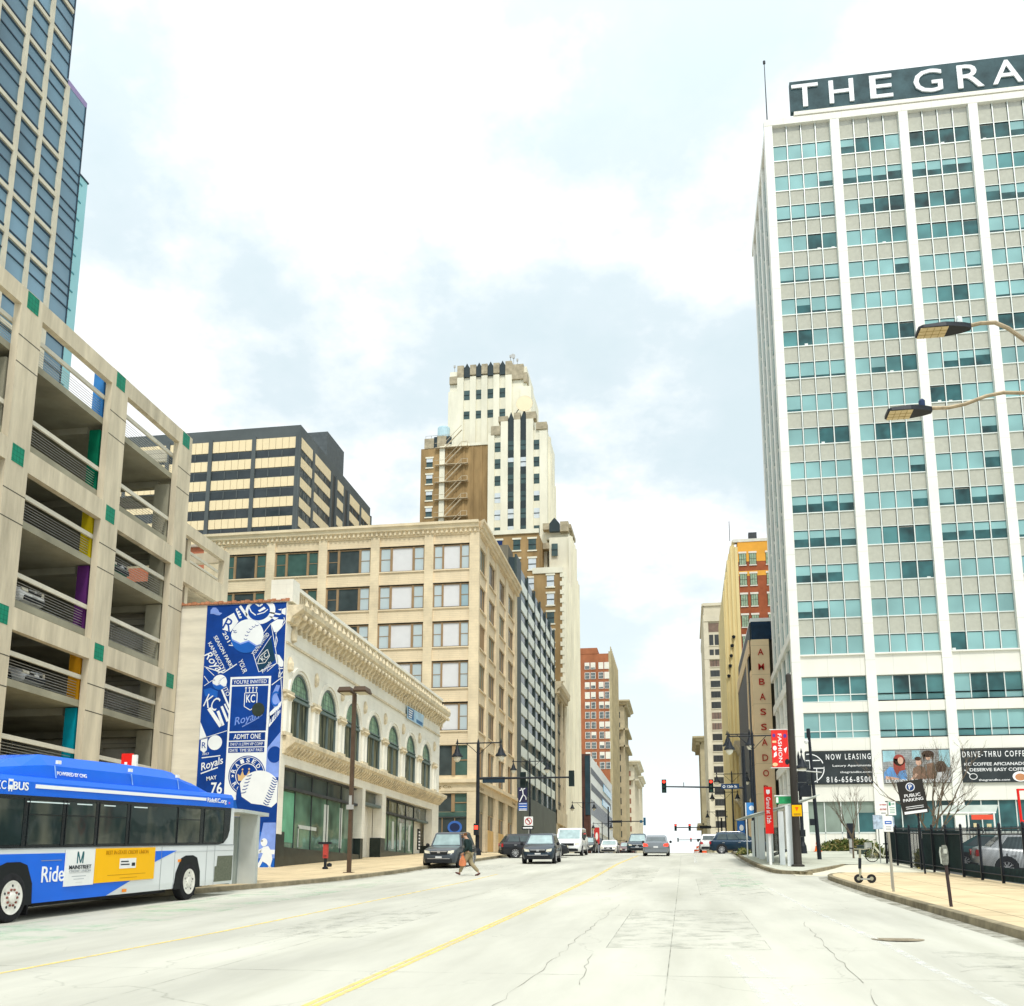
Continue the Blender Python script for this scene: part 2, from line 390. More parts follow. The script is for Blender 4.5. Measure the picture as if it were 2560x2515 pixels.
def line(mb,pts,w,dz=.008):
    for (xa,ya),(xb,yb) in zip(pts,pts[1:]):
        n=max(1,int(abs(yb-ya)/2)); 
        for i in range(n):
            t0,t1=i/n,(i+1)/n; a=(xa+(xb-xa)*t0,ya+(yb-ya)*t0); b=(xa+(xb-xa)*t1,ya+(yb-ya)*t1)
            mb.poly([(a[0]-w/2,a[1],gz(a[1])+dz),(a[0]+w/2,a[1],gz(a[1])+dz),(b[0]+w/2,b[1],gz(b[1])+dz),(b[0]-w/2,b[1],gz(b[1])+dz)])
mb=MB()
for dx in (-.05,.05): line(mb,[(-3.75+dx,4),(-3.62+dx,22),(-3.6+dx,57),(-3.3+dx,76)],.075)
line(mb,[(-8.7,6),(-8.2,18),(-8.1,30),(-8.05,45)],.09)
struct(mb.build('yellow_lane_lines',wy))
mb=MB()
line(mb,[(3.0,6),(2.98,17),(2.75,24),(2.6,34)],.12); 
line(mb,[(1.1,4),(1.07,10.8),(.83,15.1)],.1); line(mb,[(.78,4),(.76,10.8),(.55,15.1)],.08)
line(mb,[(.6,58),(.7,74)],.16)
for y in (77.5,81.5): line(mb,[(-12.4,y),(-12.39,y)],0); strip(mb,-12.3,3.5,y,y+.35,.008,1)
strip(mb,-3.2,3.3,75.2,75.8,.008,1)
struct(mb.build('white_lane_lines',ww))
mb=MB(); line(mb,[(-11.6,14),(-11.9,30),(-11.5,40)],2.6,.006); line(mb,[(1.9,34),(1.9,50)],1.5,.006); struct(mb.build('green_lane_paint',wg))
# grime collected in the gutters
mb=MB(); strip(mb,lambda y:CR(y)-.32,CR,4,43,.0075,1); strip(mb,CL,lambda y:CL(y)+.35,8,83,.0075,1); strip(mb,lambda y:CI(y)-.25,CI,45,90,.0075,1)
struct(mb.build('gutter_grime',worn('gutter_dirt',(.20,.18,.13),.35,2.2)))
# long tar-dark seams and cracks of their own
crk=M('dark_crack',(.24,.23,.19),.95,var=.3)
mb=MB(); rr=random.Random(11)
def crack(x,y,x2,y2,w=.02,j=.045):
    w*=.55
    n=int(max(abs(x2-x),abs(y2-y))*2.5)+2; prev=None
    for i in range(n+1):
        t=i/n; a=x+(x2-x)*t+rr.uniform(-j,j); b=y+(y2-y)*t+rr.uniform(-j,j)*.6; ww_=w*rr.uniform(.1,.75)
        if prev:
            (pa,pb,pw)=prev; dx,dy=a-pa,b-pb; q=math.hypot(dx,dy) or 1; nx,ny=-dy/q,dx/q
            mb.poly([(pa-nx*pw,pb-ny*pw,gz(pb)+.009),(pa+nx*pw,pb+ny*pw,gz(pb)+.009),(a+nx*ww_,b+ny*ww_,gz(b)+.009),(a-nx*ww_,b-ny*ww_,gz(b)+.009)])
        prev=(a,b,ww_)
for c in [(-1.9,8.5,-1.6,26,.014),(-.8,15.6,2.6,15.9,.012),(1.9,12.5,2.2,21,.014),(3.1,17.6,2.7,18,.016),(-1.2,12,-1.35,15,.014),(-2.4,33,-1.9,44,.02),(-6.8,14,-6.4,25,.014),(-6.3,25,-5.2,40,.018),(-3.0,17.4,-.6,17.1,.012),(.2,30,.9,31,.02),(-5,46,1,46.4,.02),(2.2,24,4.6,25,.02),(3.2,13.6,4.4,14.6,.01),(-11,20,-7.5,19.5,.012),(1.6,8,1.9,12,.01)]: crack(*c)
struct(mb.build('road_cracks',crk))
mb=MB()
for x0,x1,y0,y1 in ((-1.2,1.2,15.9,24),(-7.4,-5.4,17,23),(.4,2.4,30,41),(-3.0,-1.2,38,52),(-11,-9,44,56),(3.4,5.0,12,16)): strip(mb,x0,x1,y0,y1,.0055,1)
struct(mb.build('road_patches',worn('repair_patch_concrete',(.42,.42,.36),.02,2.2)))
mb=MB()
for x0,x1,y0,y1 in ((-1.2,1.2,15.9,24),(.4,2.4,30,41),(-7.4,-5.4,17,23)):
    for a,b,c,d in ((x0,x1,y0,y0+.02),(x0,x1,y1,y1+.03),(x0,x0+.012,y0,y1),(x1,x1+.012,y0,y1)): strip(mb,a,b,c,d,.0085,1)
for y in (12.8,27.5,34.6,49.5,61,70): strip(mb,-12,4.8,y,y+.022,.0085,1,6)
for x in (-.25,-6.0,-10.6): strip(mb,x,x+.014,6,76,.0085,1.5)
struct(mb.build('slab_joints',worn('joint_line',(.22,.22,.18),.3,1.3)))
mb=MB(); mb.lathe([(0,.0),(.40,.0),(.40,.012),(.36,.014),(.35,.008),(0,.008)],(3.3,17.65,gz(17.65)),28)
for k in range(-3,4): mb.box(3.3-.28,3.3+.28,17.65+k*.08-.015,17.65+k*.08+.015,gz(17.65)+.006,gz(17.65)+.016)
tag(mb.build('manhole_cover',M('cast_iron',(.34,.29,.21),.8,metal=.0,var=.3,scale=5)),'round iron manhole cover set in the road in front of the right kerb','manhole cover')
# ================= LEFT SIDE BUILDINGS =================
tile=M('green_glazed_tile',(.01,.22,.13),.35,var=.15,scale=4,joints=dict(w=.19,h=.19,m=.012,d=.55,off=0))
groove=M('dark_joint',(.08,.075,.06),.9,var=0)  # thin dark strips marking the pillar joints
# ---- parking garage ----
g=T('parking_garage','tan concrete open parking garage with green tile squares and coloured inner columns on the left','garage',(-33,35,gz(35)))
FE=F('E',-25.7)
PY=[14.6,21.35,28.05,34.8,41.6,48.2]
decks=[22.95,19.4,16.15,12.85,9.65,6.35,3.1]
beams=[(24.68,25.46),(18.0,18.92),(11.5,12.4),(5.0,5.9)]
for yc in PY:
    mb=MB(); mb.box(-25.7,-26.02,yc-.7,yc+.7,gz(yc)-.5,25.47); pil=mb.build('pillar',concrete,g)
    mb=MB()
    for z in (23.35,22.2,16.9,15.75,10.4,9.2,7.0,3.9): FE.box(mb,yc-.7,yc+.7,z-.022,z+.022,.0,.004)
    FE.box(mb,yc-.002,yc+.0,0,0,0,0)
    mb.build('joint',groove,pil)
    for (a,b) in beams:
        zc=(a+b)/2; mb=MB(); FE.box(mb,yc-.37,yc+.37,zc-.37,zc+.37,.0,.012); mb.build('tile_panel',tile,g)
for ya,yb in zip(PY,PY[1:]):
    for a,b in beams:
        mb=MB(); mb.box(-25.704,-26.0,ya+.7,yb-.7,a,b); mb.build('beam',concrete,g)
for z in decks:
    mb=MB(); mb.box(-26.03,-58,12,48.88,z-.3,z)
    for yc in PY[1:]: mb.box(-26.9,-57,yc-.5,yc-.1,z-.62,z-.303)      # ribs under each deck
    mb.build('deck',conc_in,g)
    for ya,yb in zip(PY,PY[1:]):
        if yb<22: continue
        mb=MB(); mb.box(-26.03,-26.13,ya+.55,yb-.55,z+.93,z+1.12)
        r=mb.build('railing',M('pale_rail_concrete',(.60,.57,.47),.7,var=.1),g)
        mb=MB()
        for k in range(7): mb.tube([(-26.2,ya+.5,z+.1+.118*k),(-26.2,yb-.5,z+.1+.118*k)],.012,5)
        mb.build('cable',galv,r)
cols={22.95:(.05,.24,.60),19.4:(.0,.12,.06),16.15:(.62,.48,.01),12.85:(.09,.02,.12),9.65:(.60,.28,.01),6.35:(.0,.24,.32),3.1:(.3,.3,.25)}
for z,c in cols.items():
    zt=z+2.95 if z<22 else 25.3
    for yc in (41.6,28.05):
        mb=MB(); mb.box(-26.1,-26.62,yc-.75,yc-.1,z,zt)
        mb.build('inner_column',M('column_paint_%d'%int(z),c,.55,var=.18,scale=1.2,blotch=.25),g)
    for yc in (34.8,48.2):
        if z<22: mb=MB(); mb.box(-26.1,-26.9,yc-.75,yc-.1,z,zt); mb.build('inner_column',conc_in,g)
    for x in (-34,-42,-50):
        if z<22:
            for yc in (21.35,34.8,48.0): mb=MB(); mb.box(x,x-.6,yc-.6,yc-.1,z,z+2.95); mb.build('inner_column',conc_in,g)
# end wall (north) with open slots, back wall
pale=M('pale_wall_siding',(.55,.52,.42),.85,var=.1,joints=dict(w=30,h=.3,m=.02,d=.6))
mb=MB()
for z in decks[1:]:
    mb.box(-27.2,-58,48.9,49.05,z,z+1.05); mb.box(-27.2,-58,48.9,49.05,z+2.3,z+2.95)
    mb.box(-29.6,-31.4,48.9,49.05,z+1.05,z+2.3)
for x in (-36,-44,-52): mb.box(x,x-1.0,48.9,49.05,3,25.2)
mb.box(-27.2,-58,48.9,49.05,24.3,25.0)
mb.build('end_wall',pale,g)
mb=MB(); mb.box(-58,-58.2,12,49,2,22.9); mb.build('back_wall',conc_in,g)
# lower wing beyond the last pillar
mb=MB()
mb.box(-25.704,-26.0,48.9,53.6,20.05,20.68); mb.box(-25.704,-26.0,48.9,53.6,17.45,18.62)
mb.box(-25.7,-26.05,53.6,54.25,14,20.7)
mb.box(-26.0,-26.3,49.7,50.05,14,20.04)
mb.box(-26.1,-45,53.9,54.2,17.3,18.3); mb.box(-26.1,-45,53.9,54.2,20.1,20.7)
mb.box(-26.06,-45,49.1,53.9,17.35,17.6)
mb.build('lower_wing',concrete,g)
mb=MB(); mb.box(-26.03,-26.12,50.05,53.6,19.35,19.5); mb.box(-26.03,-26.12,50.05,53.6,18.9,19.02); mb.build('railing',M('pale_rail_concrete',(.6,.57,.47)),g)

# ---- tall glass tower ----
gt=T('glass_tower','tall blue glass tower with beige grid lines rising behind the parking garage','skyscraper',(-55,50,3))
gl=G('blue_tower_glass',(.12,.22,.29),.05,.9,.4,.08,.35,.7)
beige_m=M('beige_stone_mullion',(.60,.56,.44),.7,var=.08)
mb=MB(); mb.box(-45,-75,20,62.3,3,110); mb.box(-45,-75,62.3,64.8,3,62.0); mb.build('glass_facade',gl,gt)
mb=MB(); FG=F('E',-45)
for y in (27.0,29.45,31.9,34.35,36.8,39.3,41.75,44.2,46.7,49.15,51.6,54.1,57.2,59.65): FG.box(mb,y-.17,y+.17,3,110,.0,.2)
FG.box(mb,62.0,62.4,3,61.8,.0,.2)
mb.each('mullion',beige_m,gt)
mb=MB(); z=61.72
zs=[z-3.17*i for i in range(0,19)]+[z+3.25*i for i in range(1,14)]
for z in zs:
    FG.box(mb,20,62.05,z-.16,z+.16,.0,.15)
mb.each('floor_band',beige_m,gt)
mb=MB(); dk=M('dark_window_line',(.03,.05,.075),.4,var=0)
for z in zs:
    for dz in (.45,1.9,-.32): FG.box(mb,20,62.29 if z>60 else 64.79,z+dz-.05,z+dz+.05,.0,.06)
    for dz in ():pass
mb.each('glazing_bar',dk,gt)
mb=MB(); mb.box(-44.98,-45.3,62.35,64.9,62.0,62.5); mb.build('parapet',M('purple_grey_parapet',(.30,.24,.42),.6,var=0),gt)
mb=MB(); FG.box(mb,62.2,62.32,62.5,110,0,.05); FG.box(mb,64.72,64.82,3,62,0,.06); mb.build('edge_trim',dk,gt)
# ---- cyan glass tower ----
ct=T('cyan_glass_tower','pale cyan glass tower half hidden behind the blue glass tower','skyscraper',(-60,85,3))
mb=MB(); mb.box(-60,-80,70,87.9,3,74.2); mb.build('glass_facade',G('cyan_tower_glass',(.30,.62,.66),.15,.6,.1,.1),ct)
mb=MB(); FC=F('E',-60)
for i in range(60):
    z=73.3-1.02*i; FC.box(mb,70,87.0-(i%2)*.5,z-.07,z+.07,0,.06)
mb.each('glazing_bar',M('cyan_dark_line',(.08,.28,.34),.5,var=0),ct)
mb=MB(); FC.box(mb,70,88,74.2,74.35,-.3,.1); mb.build('roof_edge',dk,ct)

# ---- dark office block ----
db=T('office_block','charcoal office block with rows of cream panels between dark windows, above the beige building','office building',(-62,140,3))
dm=M('charcoal_cladding',(.095,.11,.112),.55,var=.15,scale=.2)
cream=M('cream_spandrel',(.80,.66,.42),.65,var=.04,scale=.1)
dglass=G('charcoal_glass',(.035,.045,.05),.05,.6)
X0=-54.1; Y0=135
mb=MB(); mb.box(X0,-95,Y0+.3,170,3,68.6); mb.build('wall',dm,db)
mb=MB(); mb.box(-49.4,-56,148.5,156,62,73.5) if 0 else mb.box(X0-.5,X0-6.5,148,156.2,68.6,73.4)
mb.build('rooftop_plant_room',M('charcoal_plant_room',(.10,.115,.12),.6,var=.15),db)
FS=F('S',Y0+.3); Fe=F('E',X0)
def zr(z): return (z-1.65)*1.125+1.65
rows=[(59.52,57.97,57.8,56.96),(56.78,55.43,55.25,54.2),(54.04,52.71,52.5,51.46),(51.29,49.96,49.8,48.71),(48.62,47.34,47.2,46.1),(45.9,44.6,44.4,43.3),(43.2,41.9,41.7,40.6)]
bs=[(-60.92,-54.74),(-67.74,-61.51),(-74.6,-68.39),(-81.4,-75.2),(-88.2,-82)]
it=[];sp=[]
for r in rows:
    a,b,c,d=[zr(q) for q in r]
    for (u0,u1) in bs:
        def fn(mb,u0=u0,u1=u1,c=c,d=d):
            FS.box(mb,u0+.02,u1-.02,d,c,.0,.02)
            for k in (1,2): mb.mi=1; FS.box(mb,u0+(u1-u0)*k/3-.07,u0+(u1-u0)*k/3+.07,d,c,.021,.1); mb.mi=0
        it.append((0,fn))
        def fs(mb,u0=u0,u1=u1,a=a,b=b):
            for k in range(6): FS.box(mb,u0+(u1-u0)*k/6+.03,u0+(u1-u0)*(k+1)/6-.03,b,a,.0,.1)
        sp.append((0,fs))
    for j,(v0,v1) in enumerate([(135.6,140.4),(141.3,148.6),(158,163.6),(164.4,169.8)]):
        def fn(mb,v0=v0,v1=v1,c=c,d=d):
            Fe.box(mb,v0,v1,d,c,.0,.02)
            for k in (1,2): mb.mi=1; Fe.box(mb,v0+(v1-v0)*k/3-.1,v0+(v1-v0)*k/3+.1,d,c,.021,.1); mb.mi=0
        it.append((1,fn))
        def fs(mb,v0=v0,v1=v1,a=a,b=b):
            for k in range(6): Fe.box(mb,v0+(v1-v0)*k/6+.04,v0+(v1-v0)*(k+1)/6-.04,b,a,.0,.1)
        sp.append((1,fs))
    def fs(mb,a=a,b=b): Fe.box(mb,151.5,155,b,a,0,.1)
    sp.append((1,fs))
def fn(mb):
    for v in (149.5,155.5): Fe.box(mb,v,v+1.8,45,zr(59.5),0,.03)
it.append((1,fn))
wins(db,it,'window',100,[dglass,dm]); wins(db,sp,'cream_panel',100,[cream])
mb=MB()
for v in (135.0,140.85,149,151.3,155.2,157.6,164,170): Fe.box(mb,v-.22,v+.22,40,zr(59.8),0,.25)
for u in (-54.4,-61.2,-68.05,-74.9): FS.box(mb,u-.3,u+.3,30,zr(59.8),0,.25)
mb.each('fin',dm,db)
# ---- small red brick rooftop ----
rb=T('brick_building','low building with an orange brick upper wall seen between the garage and the charcoal block','building',(-60,112,3))
mb=MB(); mb.box(-49,-70,112,122,3,42.0); mb.build('wall',M('orange_brick',(.60,.20,.11),.85,var=.12,scale=3),rb)
mb=MB(); mb.box(-48.4,-70,111.6,122.4,42.0,42.3); mb.build('coping',M('cream_coping',(.6,.5,.4)),rb)

# ---- beige department store ----
bg_=T('beige_store_building','seven storey beige terracotta building with three-part windows and a heavy cornice on the corner','building',(-30,110,gz(100)))
bt=M('beige_terracotta',(.76,.63,.43),.8,var=.12,scale=.6,blotch=.2,joints=dict(w=1.2,h=.28,m=.012,d=.88))
bt2=M('beige_panel',(.77,.63,.43),.8,var=.08,scale=.6,joints=dict(w=2.2,h=.2,m=.02,d=.84))
brn=M('brown_window_frame',(.33,.22,.12),.6,var=.1)
wsky=[G('glass_painted_sky_reflection',(.50,.58,.60),.04,1,.06,.2,.15),G('dark_shop_glass',(.05,.065,.065),.05,.8,.4,.5,.3),G('green_dark_glass',(.06,.12,.10),.06,.8,.3,.5,.3),M('pinkish_roller_shade',(.70,.69,.69),.6,var=.03),brn,G('pale_blue_glass',(.30,.42,.46),.04,1,.1,.3,.1)]  # first glass: bright sky reflection put into its pale base colour
XC=-19.9; YB=99.5
mb=MB(); mb.box(XC-.35,-50.2,YB+.35,124.2,3,38.3); core=mb.build('wall',bt,bg_)
FS=F('S',YB+.35); FE_=F('E',XC-.35)
pilS=[-20.0-.0,-25.68,-31.47,-37.18,-42.98,-48.8]
zrow=[(33.81,36.45),(29.79,32.28),(25.62,28.2),(21.39,24.05),(17.03,19.77)]
mb=MB()
for i,u in enumerate(pilS):
    a,b=(u-.93,u) if i else (XC-1.05,XC)
    if i: a,b=u-.02,u+.94; a,b=u,u-.0; a,b=(u,u+.93-.0); 
    if i: a,b=u-.94+.94,u+.94; 
    FS.box(mb,(u if i else -20.92),(u+.94 if i else XC),3,37.6,.0,.35)
mb.each('pilaster',bt,bg_)
mb=MB()
for a,b in [(99.5,100.1),(103.95,105.2),(109.6,111.5),(115.95,117.6),(122.25,124.2)]: FE_.box(mb,max(a,99.86),b,3,37.6,.0,.345)
mb.each('pilaster',bt,bg_)
mb=MB()
zz_=[37.6]+[v for p in [(b,a) for a,b in zrow] for v in p]+[16.6]
sp=[(36.5,37.6),(32.33,33.75),(28.25,29.7),(24.1,25.55),(19.85,21.3),(15.5,16.95)]
for a,b in sp:
    FS.box(mb,-50.2,-20.93,a,b,.0,.2)
    FS.box(mb,-50.2,-20.93,b-.14,b,.201,.33); FS.box(mb,-50.2,-20.93,a,a+.1,.201,.28)
    FE_.box(mb,100.1,124.1,a,b,.0,.2); FE_.box(mb,100.1,124.1,b-.14,b,.201,.33)
mb.each('spandrel',bt2,bg_)
# cornice
mb=MB()
prof=[(0,37.6),(.42,37.6),(.46,37.95),(.75,38.05),(.8,38.35),(1.0,38.45),(1.0,38.72),(0,38.72)]
mb.prism([(YB+.35-d,z) for d,z in prof],0,XC+.0,-50.2)
mb.prism([(XC-.35+d,z) for d,z in prof],1,YB-.65,124.2) if 0 else mb.loft([[(XC-.35+d,YB+.35-d,z) for d,z in prof],[(XC-.35+d,124.2,z) for d,z in prof]])
for i in range(60):
    x=XC-.3-i*.5; mb.box(x,x-.22,YB-.25,YB-.02,37.62,38.0)
for i in range(50):
    y=YB+.2+i*.5; mb.box(XC+.02,XC+.25,y,y+.22,37.62,38.0)
mb.box(XC-.5,-50,YB+.5,124,38.72,39.0)
mb.build('cornice',bt,bg_)
# windows: sash - plate - sash per bay
rr=random.Random(5); it=[]
bright=[[1,5,1],[2,2,2],[1,1,0],[5,3,0],[0,3,0],[0,0,0]]
for ri,(z0,z1) in enumerate(zrow):
    for bi in range(5):
        u1=pilS[bi]-.0 if bi else -20.92; u1=-20.92 if bi==0 else pilS[bi]
        u0=pilS[bi+1]+.94
        W=u1-u0
        def fn(mb,u0=u0,W=W,z0=z0,z1=z1,bi=bi,ri=ri,rr=rr):
            f=[0,.035,.235,.285,.735,.785,.985]
            FS.box(mb,u0,u0+W,z0,z1,.0,.01) if 0 else None
            mb.mi=4
            for a,b in ((0,.03),(.235,.285),(.725,.775),(.97,1)): FS.box(mb,u0+W*a,u0+W*b,z0,z1,.0,.16)
            FS.box(mb,u0+W*.03,u0+W*.97,z1-.16,z1-.05,.0,.13); mb.mi=8; FS.box(mb,u0,u0+W,z1-.05,z1+.03,.0,.199); FS.box(mb,u0,u0+W,z0-.03,z0,.0,.199)
            side=[0,0,1,1,2][min(bi,4)] if bi<2 else [1,2,1,2,1][(bi+ri)%5]
            for (a,b,k) in ((.03,.235,'s'),(.285,.725,'c'),(.775,.97,'s')):
                ua,ub=u0+W*a,u0+W*b; zm=(z0+z1)/2
                if k=='s':
                    mb.mi=(0 if bi<2 else (1 if bi==2 and a<.5 else (0 if bi==2 else 2)));
                    if ri==0 and bi==1 and a>.5: mb.mi=5
                    if bi==0 or bi==1: mb.mi=rr.choice([0,0,0,5]) if ri<2 else 0
                    FS.box(mb,ua,ub,z0,zm-.03,.0,.03); 
                    FS.box(mb,ua,ub,zm+.03,z1-.08,.0,.05); mb.mi=4; FS.box(mb,ua,ub,zm-.03,zm+.03,.0,.07)
                else:
                    mb.mi=3 if bi<2 else (1 if bi!=3 else 2)
                    if bi==0 and ri==0: 
                        FS.box(mb,ua,ub,z0,z0+1.1,.0,.03); mb.mi=3; FS.box(mb,ua,ub,z0+1.1,z1-.08,.0,.032)
                        continue
                    FS.box(mb,ua,ub,z0,z1-.08,.0,.03)
        it.append((bi,fn))
zrE=[(33.2,35.9),(29.3,31.95),(25.3,28.0),(21.1,23.85),(17.0,19.8)]
zrE=zrow
for ri,(z0,z1) in enumerate(zrE):
    for bi,(v0,v1) in enumerate([(100.1,103.95),(105.2,109.6),(111.5,115.95),(117.6,122.25)]):
        def fn(mb,v0=v0,v1=v1,z0=z0,z1=z1,bi=bi,ri=ri):
            W=v1-v0; mb.mi=4
            for a,b in ((0,.05),(.235,.3),(.70,.77),(.95,1)): FE_.box(mb,v0+W*a,v0+W*b,z0,z1,.0,.07)
            for k in (.48,): FE_.box(mb,v0+W*k,v0+W*(k+.03),z0,z1,.0,.05)
            for (a,b) in ((.05,.235),(.3,.70),(.77,.95)):
                mb.mi=1 if (ri+bi)%3 else 2
                if bi==0 and ri in (0,1) and a<.1: mb.mi=3
                FE_.box(mb,v0+W*a,v0+W*b,z0,z1,.0,.03)
            if ri==2 and bi==0: mb.mi=4; FE_.box(mb,v0+W*.3,v0+W*.95,z0,z1,.03,.06)
        it.append((bi+3,fn))
# mezzanine and ground-floor glazing
for bi in range(5):
    u1=-20.92 if bi==0 else pilS[bi]; u0=pilS[bi+1]+.94
    def fn(mb,u0=u0,u1=u1):
        W=u1-u0
        for z0,z1 in ((12.5,15.45),(8.9,10.65)):
            mb.mi=1; FS.box(mb,u0,u0+W*.58,z0,z1,.0,.03); mb.mi=2; FS.box(mb,u0+W*.67,u1,z0,z1,.0,.03)
            mb.mi=4; FS.box(mb,u0+W*.58,u0+W*.67,z0,z1,.0,.16); FS.box(mb,u0+W*.67,u1,(z0+z1)/2-.05,(z0+z1)/2+.05,.03,.1)
        mb.mi=1; FS.box(mb,u0,u1,4.6,8.3,.0,.03); mb.mi=5 if 0 else 4
        for k in (.0,.33,.66,.985): FS.box(mb,u0+W*k,u0+W*k+.08,4.6,8.3,.03,.1)
        mb.mi=2; FS.box(mb,u0,u1,8.35,8.85,.0,.05)
    it.append((bi,fn))
for bi,(v0,v1) in enumerate([(100.1,103.95),(105.2,109.6),(111.5,115.95),(117.6,122.25)]):
    def fn(mb,v0=v0,v1=v1,bi=bi):
        W=v1-v0
        mb.mi=1; FE_.box(mb,v0,v1,12.5,15.45,.0,.03); mb.mi=4; FE_.box(mb,v0+W*.45,v0+W*.55,12.5,15.45,.03,.2); FE_.box(mb,v0,v0+W*.1,12.5,15.45,.03,.2)
        mb.mi=6; FE_.box(mb,v0,v1,9.0,11.3,.0,.1)
        mb.mi=1; FE_.box(mb,v0,v1,4.6,8.9,.0,.03); mb.mi=4; FE_.box(mb,v0+W*.45,v0+W*.52,4.6,8.9,.03,.15)
        if bi: mb.mi=7; FE_.box(mb,v0+.3,v1-.3,4.8,7.4,.15,.2)
    it.append((bi+2,fn))
boardm=M('weathered_hoarding',(.30,.27,.19),.85,var=.35,scale=1.2,stretch=(1,1,.4)); ply=M('plywood_board',(.62,.42,.18),.8,var=.12,scale=1.5,stretch=(3,3,.4))
wins(bg_,it,'window',100,wsky+[boardm,ply,M('window_painted_shadow',(.03,.025,.02),.8,var=0)])  # last material: dark strips painting shade along window heads and sills
mb=MB(); FS.box(mb,-50.2,XC-.0,10.87,11.69,.351,.4); FE_.box(mb,99.5,124.2,10.87,11.69,.351,.4)
FS.box(mb,-50.2,XC+.3,11.7,12.05,.0,.75); FE_.box(mb,YB,124.2,11.7,12.05,.0,.75)
FS.box(mb,-50.2,-20.93,10.7,11.69,.0,.34); FE_.box(mb,100.1,124.1,11.3,11.69,.0,.34)
mb.build('shopfront_frieze',bt,bg_)
letg=M('weathered_gilt_lettering',(.30,.20,.08),.7,var=.1)
txt('Palace Clothing Co.',letg,bg_,FS,-25.0,11.28,.42,5.2,.405,bold=.01)
txt('Palace',letg,bg_,FE_,101.5,11.28,.4,2.2,.405); txt('Clothing',letg,bg_,FE_,121.6,11.28,.4,2.4,.405)
mb=MB(); FS.box(mb,-50.2,-20.93,8.32,8.4,.0,.2); mb.build('canopy_edge',dkgrey,bg_)
blu=M('blue_sign_paint',(.05,.14,.45),.5,var=.05)
for (u,z,w_,h_) in ((-25.2,6.6,.9,.35),(-19.4,0,0,0)):
    if w_: mb=MB(); FS.box(mb,u-w_/2,u+w_/2,z-h_/2,z+h_/2,.3,.36); mb.build('shop_sign',blu,bg_)
mb=MB(); FS.shape(mb,ell(-22.1,7.35,.72,.62,24),.3,.36); o=mb.build('shop_sign',blu,bg_)
mb=MB(); FS.shape(mb,ell(-22.1,7.35,.5,.42,24),.361,.37); mb.build('sign_face',M('navy_sign',(.02,.03,.08)),o)
txt('923',wht,bg_,FS,-22.1,6.3,.45,1.0,.12,name='door_number')

# ---- striped glass office ----
so_=T('striped_office_building','dark green glass office building with a checker of white panels and steel fins','office building',(-30,145,gz(140)))
Fp=F('E',XC-.4)
mb=MB(); mb.box(XC-.4,-45,124.6,164.6,3,43.0); mb.build('wall',G('dark_green_curtain_glass',(.018,.035,.042),.06,.8,.3,.2,.2),so_)
mb=MB(); mb.box(XC-.9,-35,124.3,127.2,30,46.2) if 0 else mb.box(XC-1.2,-26.5,124.35,128.0,36,44.6)
mb.build('stair_tower',M('weathered_grey_concrete',(.16,.15,.12),.9,var=.25,scale=.8,stretch=(1,1,.3)),so_)
fin=M('green_grey_fin',(.045,.065,.065),.5,var=.15)
mb=MB()
for y in (125.2,126.6,128.3,134.75,141.5,147.2,153.3,158.9,164.3): Fp.box(mb,y-.15,y+.15,13.2,43.3,.0,.24)
Fp.box(mb,124.6,128.4,4,43.4,.0,.25)
mb.each('fin',fin,so_)
wpan=M('white_glass_panel',(.72,.77,.71),.4,var=.06)
it=[]
ys=[128.5,134.55,141.3,147.0,153.1,158.7,164.1]
z=41.35; k=0
while z>14:
    for i in range(6):
        y0,y1=ys[i]+.2,ys[i+1]-.03
        off=-1.15 if i in (0,) else 0
        def fn(mb,y0=y0,y1=y1,z=z+(.0 if 1 else 0)): Fp.box(mb,y0,y1,z-1.3,z,.0,.16)
        it.append((y0,fn))
    z-=2.75
wins(so_,it,'white_panel',100,[wpan])
mb=MB(); Fp.box(mb,124.6,164.6,4.0,13.2,.0,.3); mb.build('base_wall',M('dark_stone_base',(.10,.115,.10),.6,var=.2,scale=.4),so_)

# ---- narrow classical building ----
nb=T('narrow_classical_building','narrow stone building with dark glass strip and bracketed cornice before the cream tower','building',(-25,171,gz(165)))
stn=M('warm_limestone',(.55,.47,.33),.85,var=.12,scale=.6,blotch=.2)
mb=MB(); mb.box(XC-.4,-45,164.7,177.8,3,34.5); mb.build('wall',stn,nb)
mb=MB(); Fn=F('E',XC-.4); Fn.box(mb,166.2,172.3,14,32,.0,.03)
Fn.box(mb,173.6,176.6,14,32,.0,.03); mb.build('window',G('nb_glass',(.02,.04,.04)),nb)
mb=MB()
for z in range(15,32,3): Fn.box(mb,166.2,176.6,z,z+.4,.03,.12)
mb.each('spandrel',M('bronze_spandrel',(.04,.045,.035),.5),nb)
mb=MB(); Fn.box(mb,164.7,166.2,3,33,.0,.4); Fn.box(mb,172.3,173.6,3,33,.0,.4); Fn.box(mb,176.6,177.8,3,33,.0,.4); Fn.box(mb,164.7,177.8,11.6,13.8,.0,.6); mb.each('pilaster',stn,nb)
mb=MB(); pr=[(0,32.6),(.5,32.6),(.6,33.3),(1.2,33.8),(1.3,34.6),(0,34.6)]
mb.loft([[(XC-.4+d,164.2,z) for d,z in pr],[(XC-.4+d,178.0,z) for d,z in pr]])
for i in range(12): mb.box(XC,XC+.55,164.6+i*1.1,164.95+i*1.1,32.7,33.5)
mb.build('cornice',stn,nb)

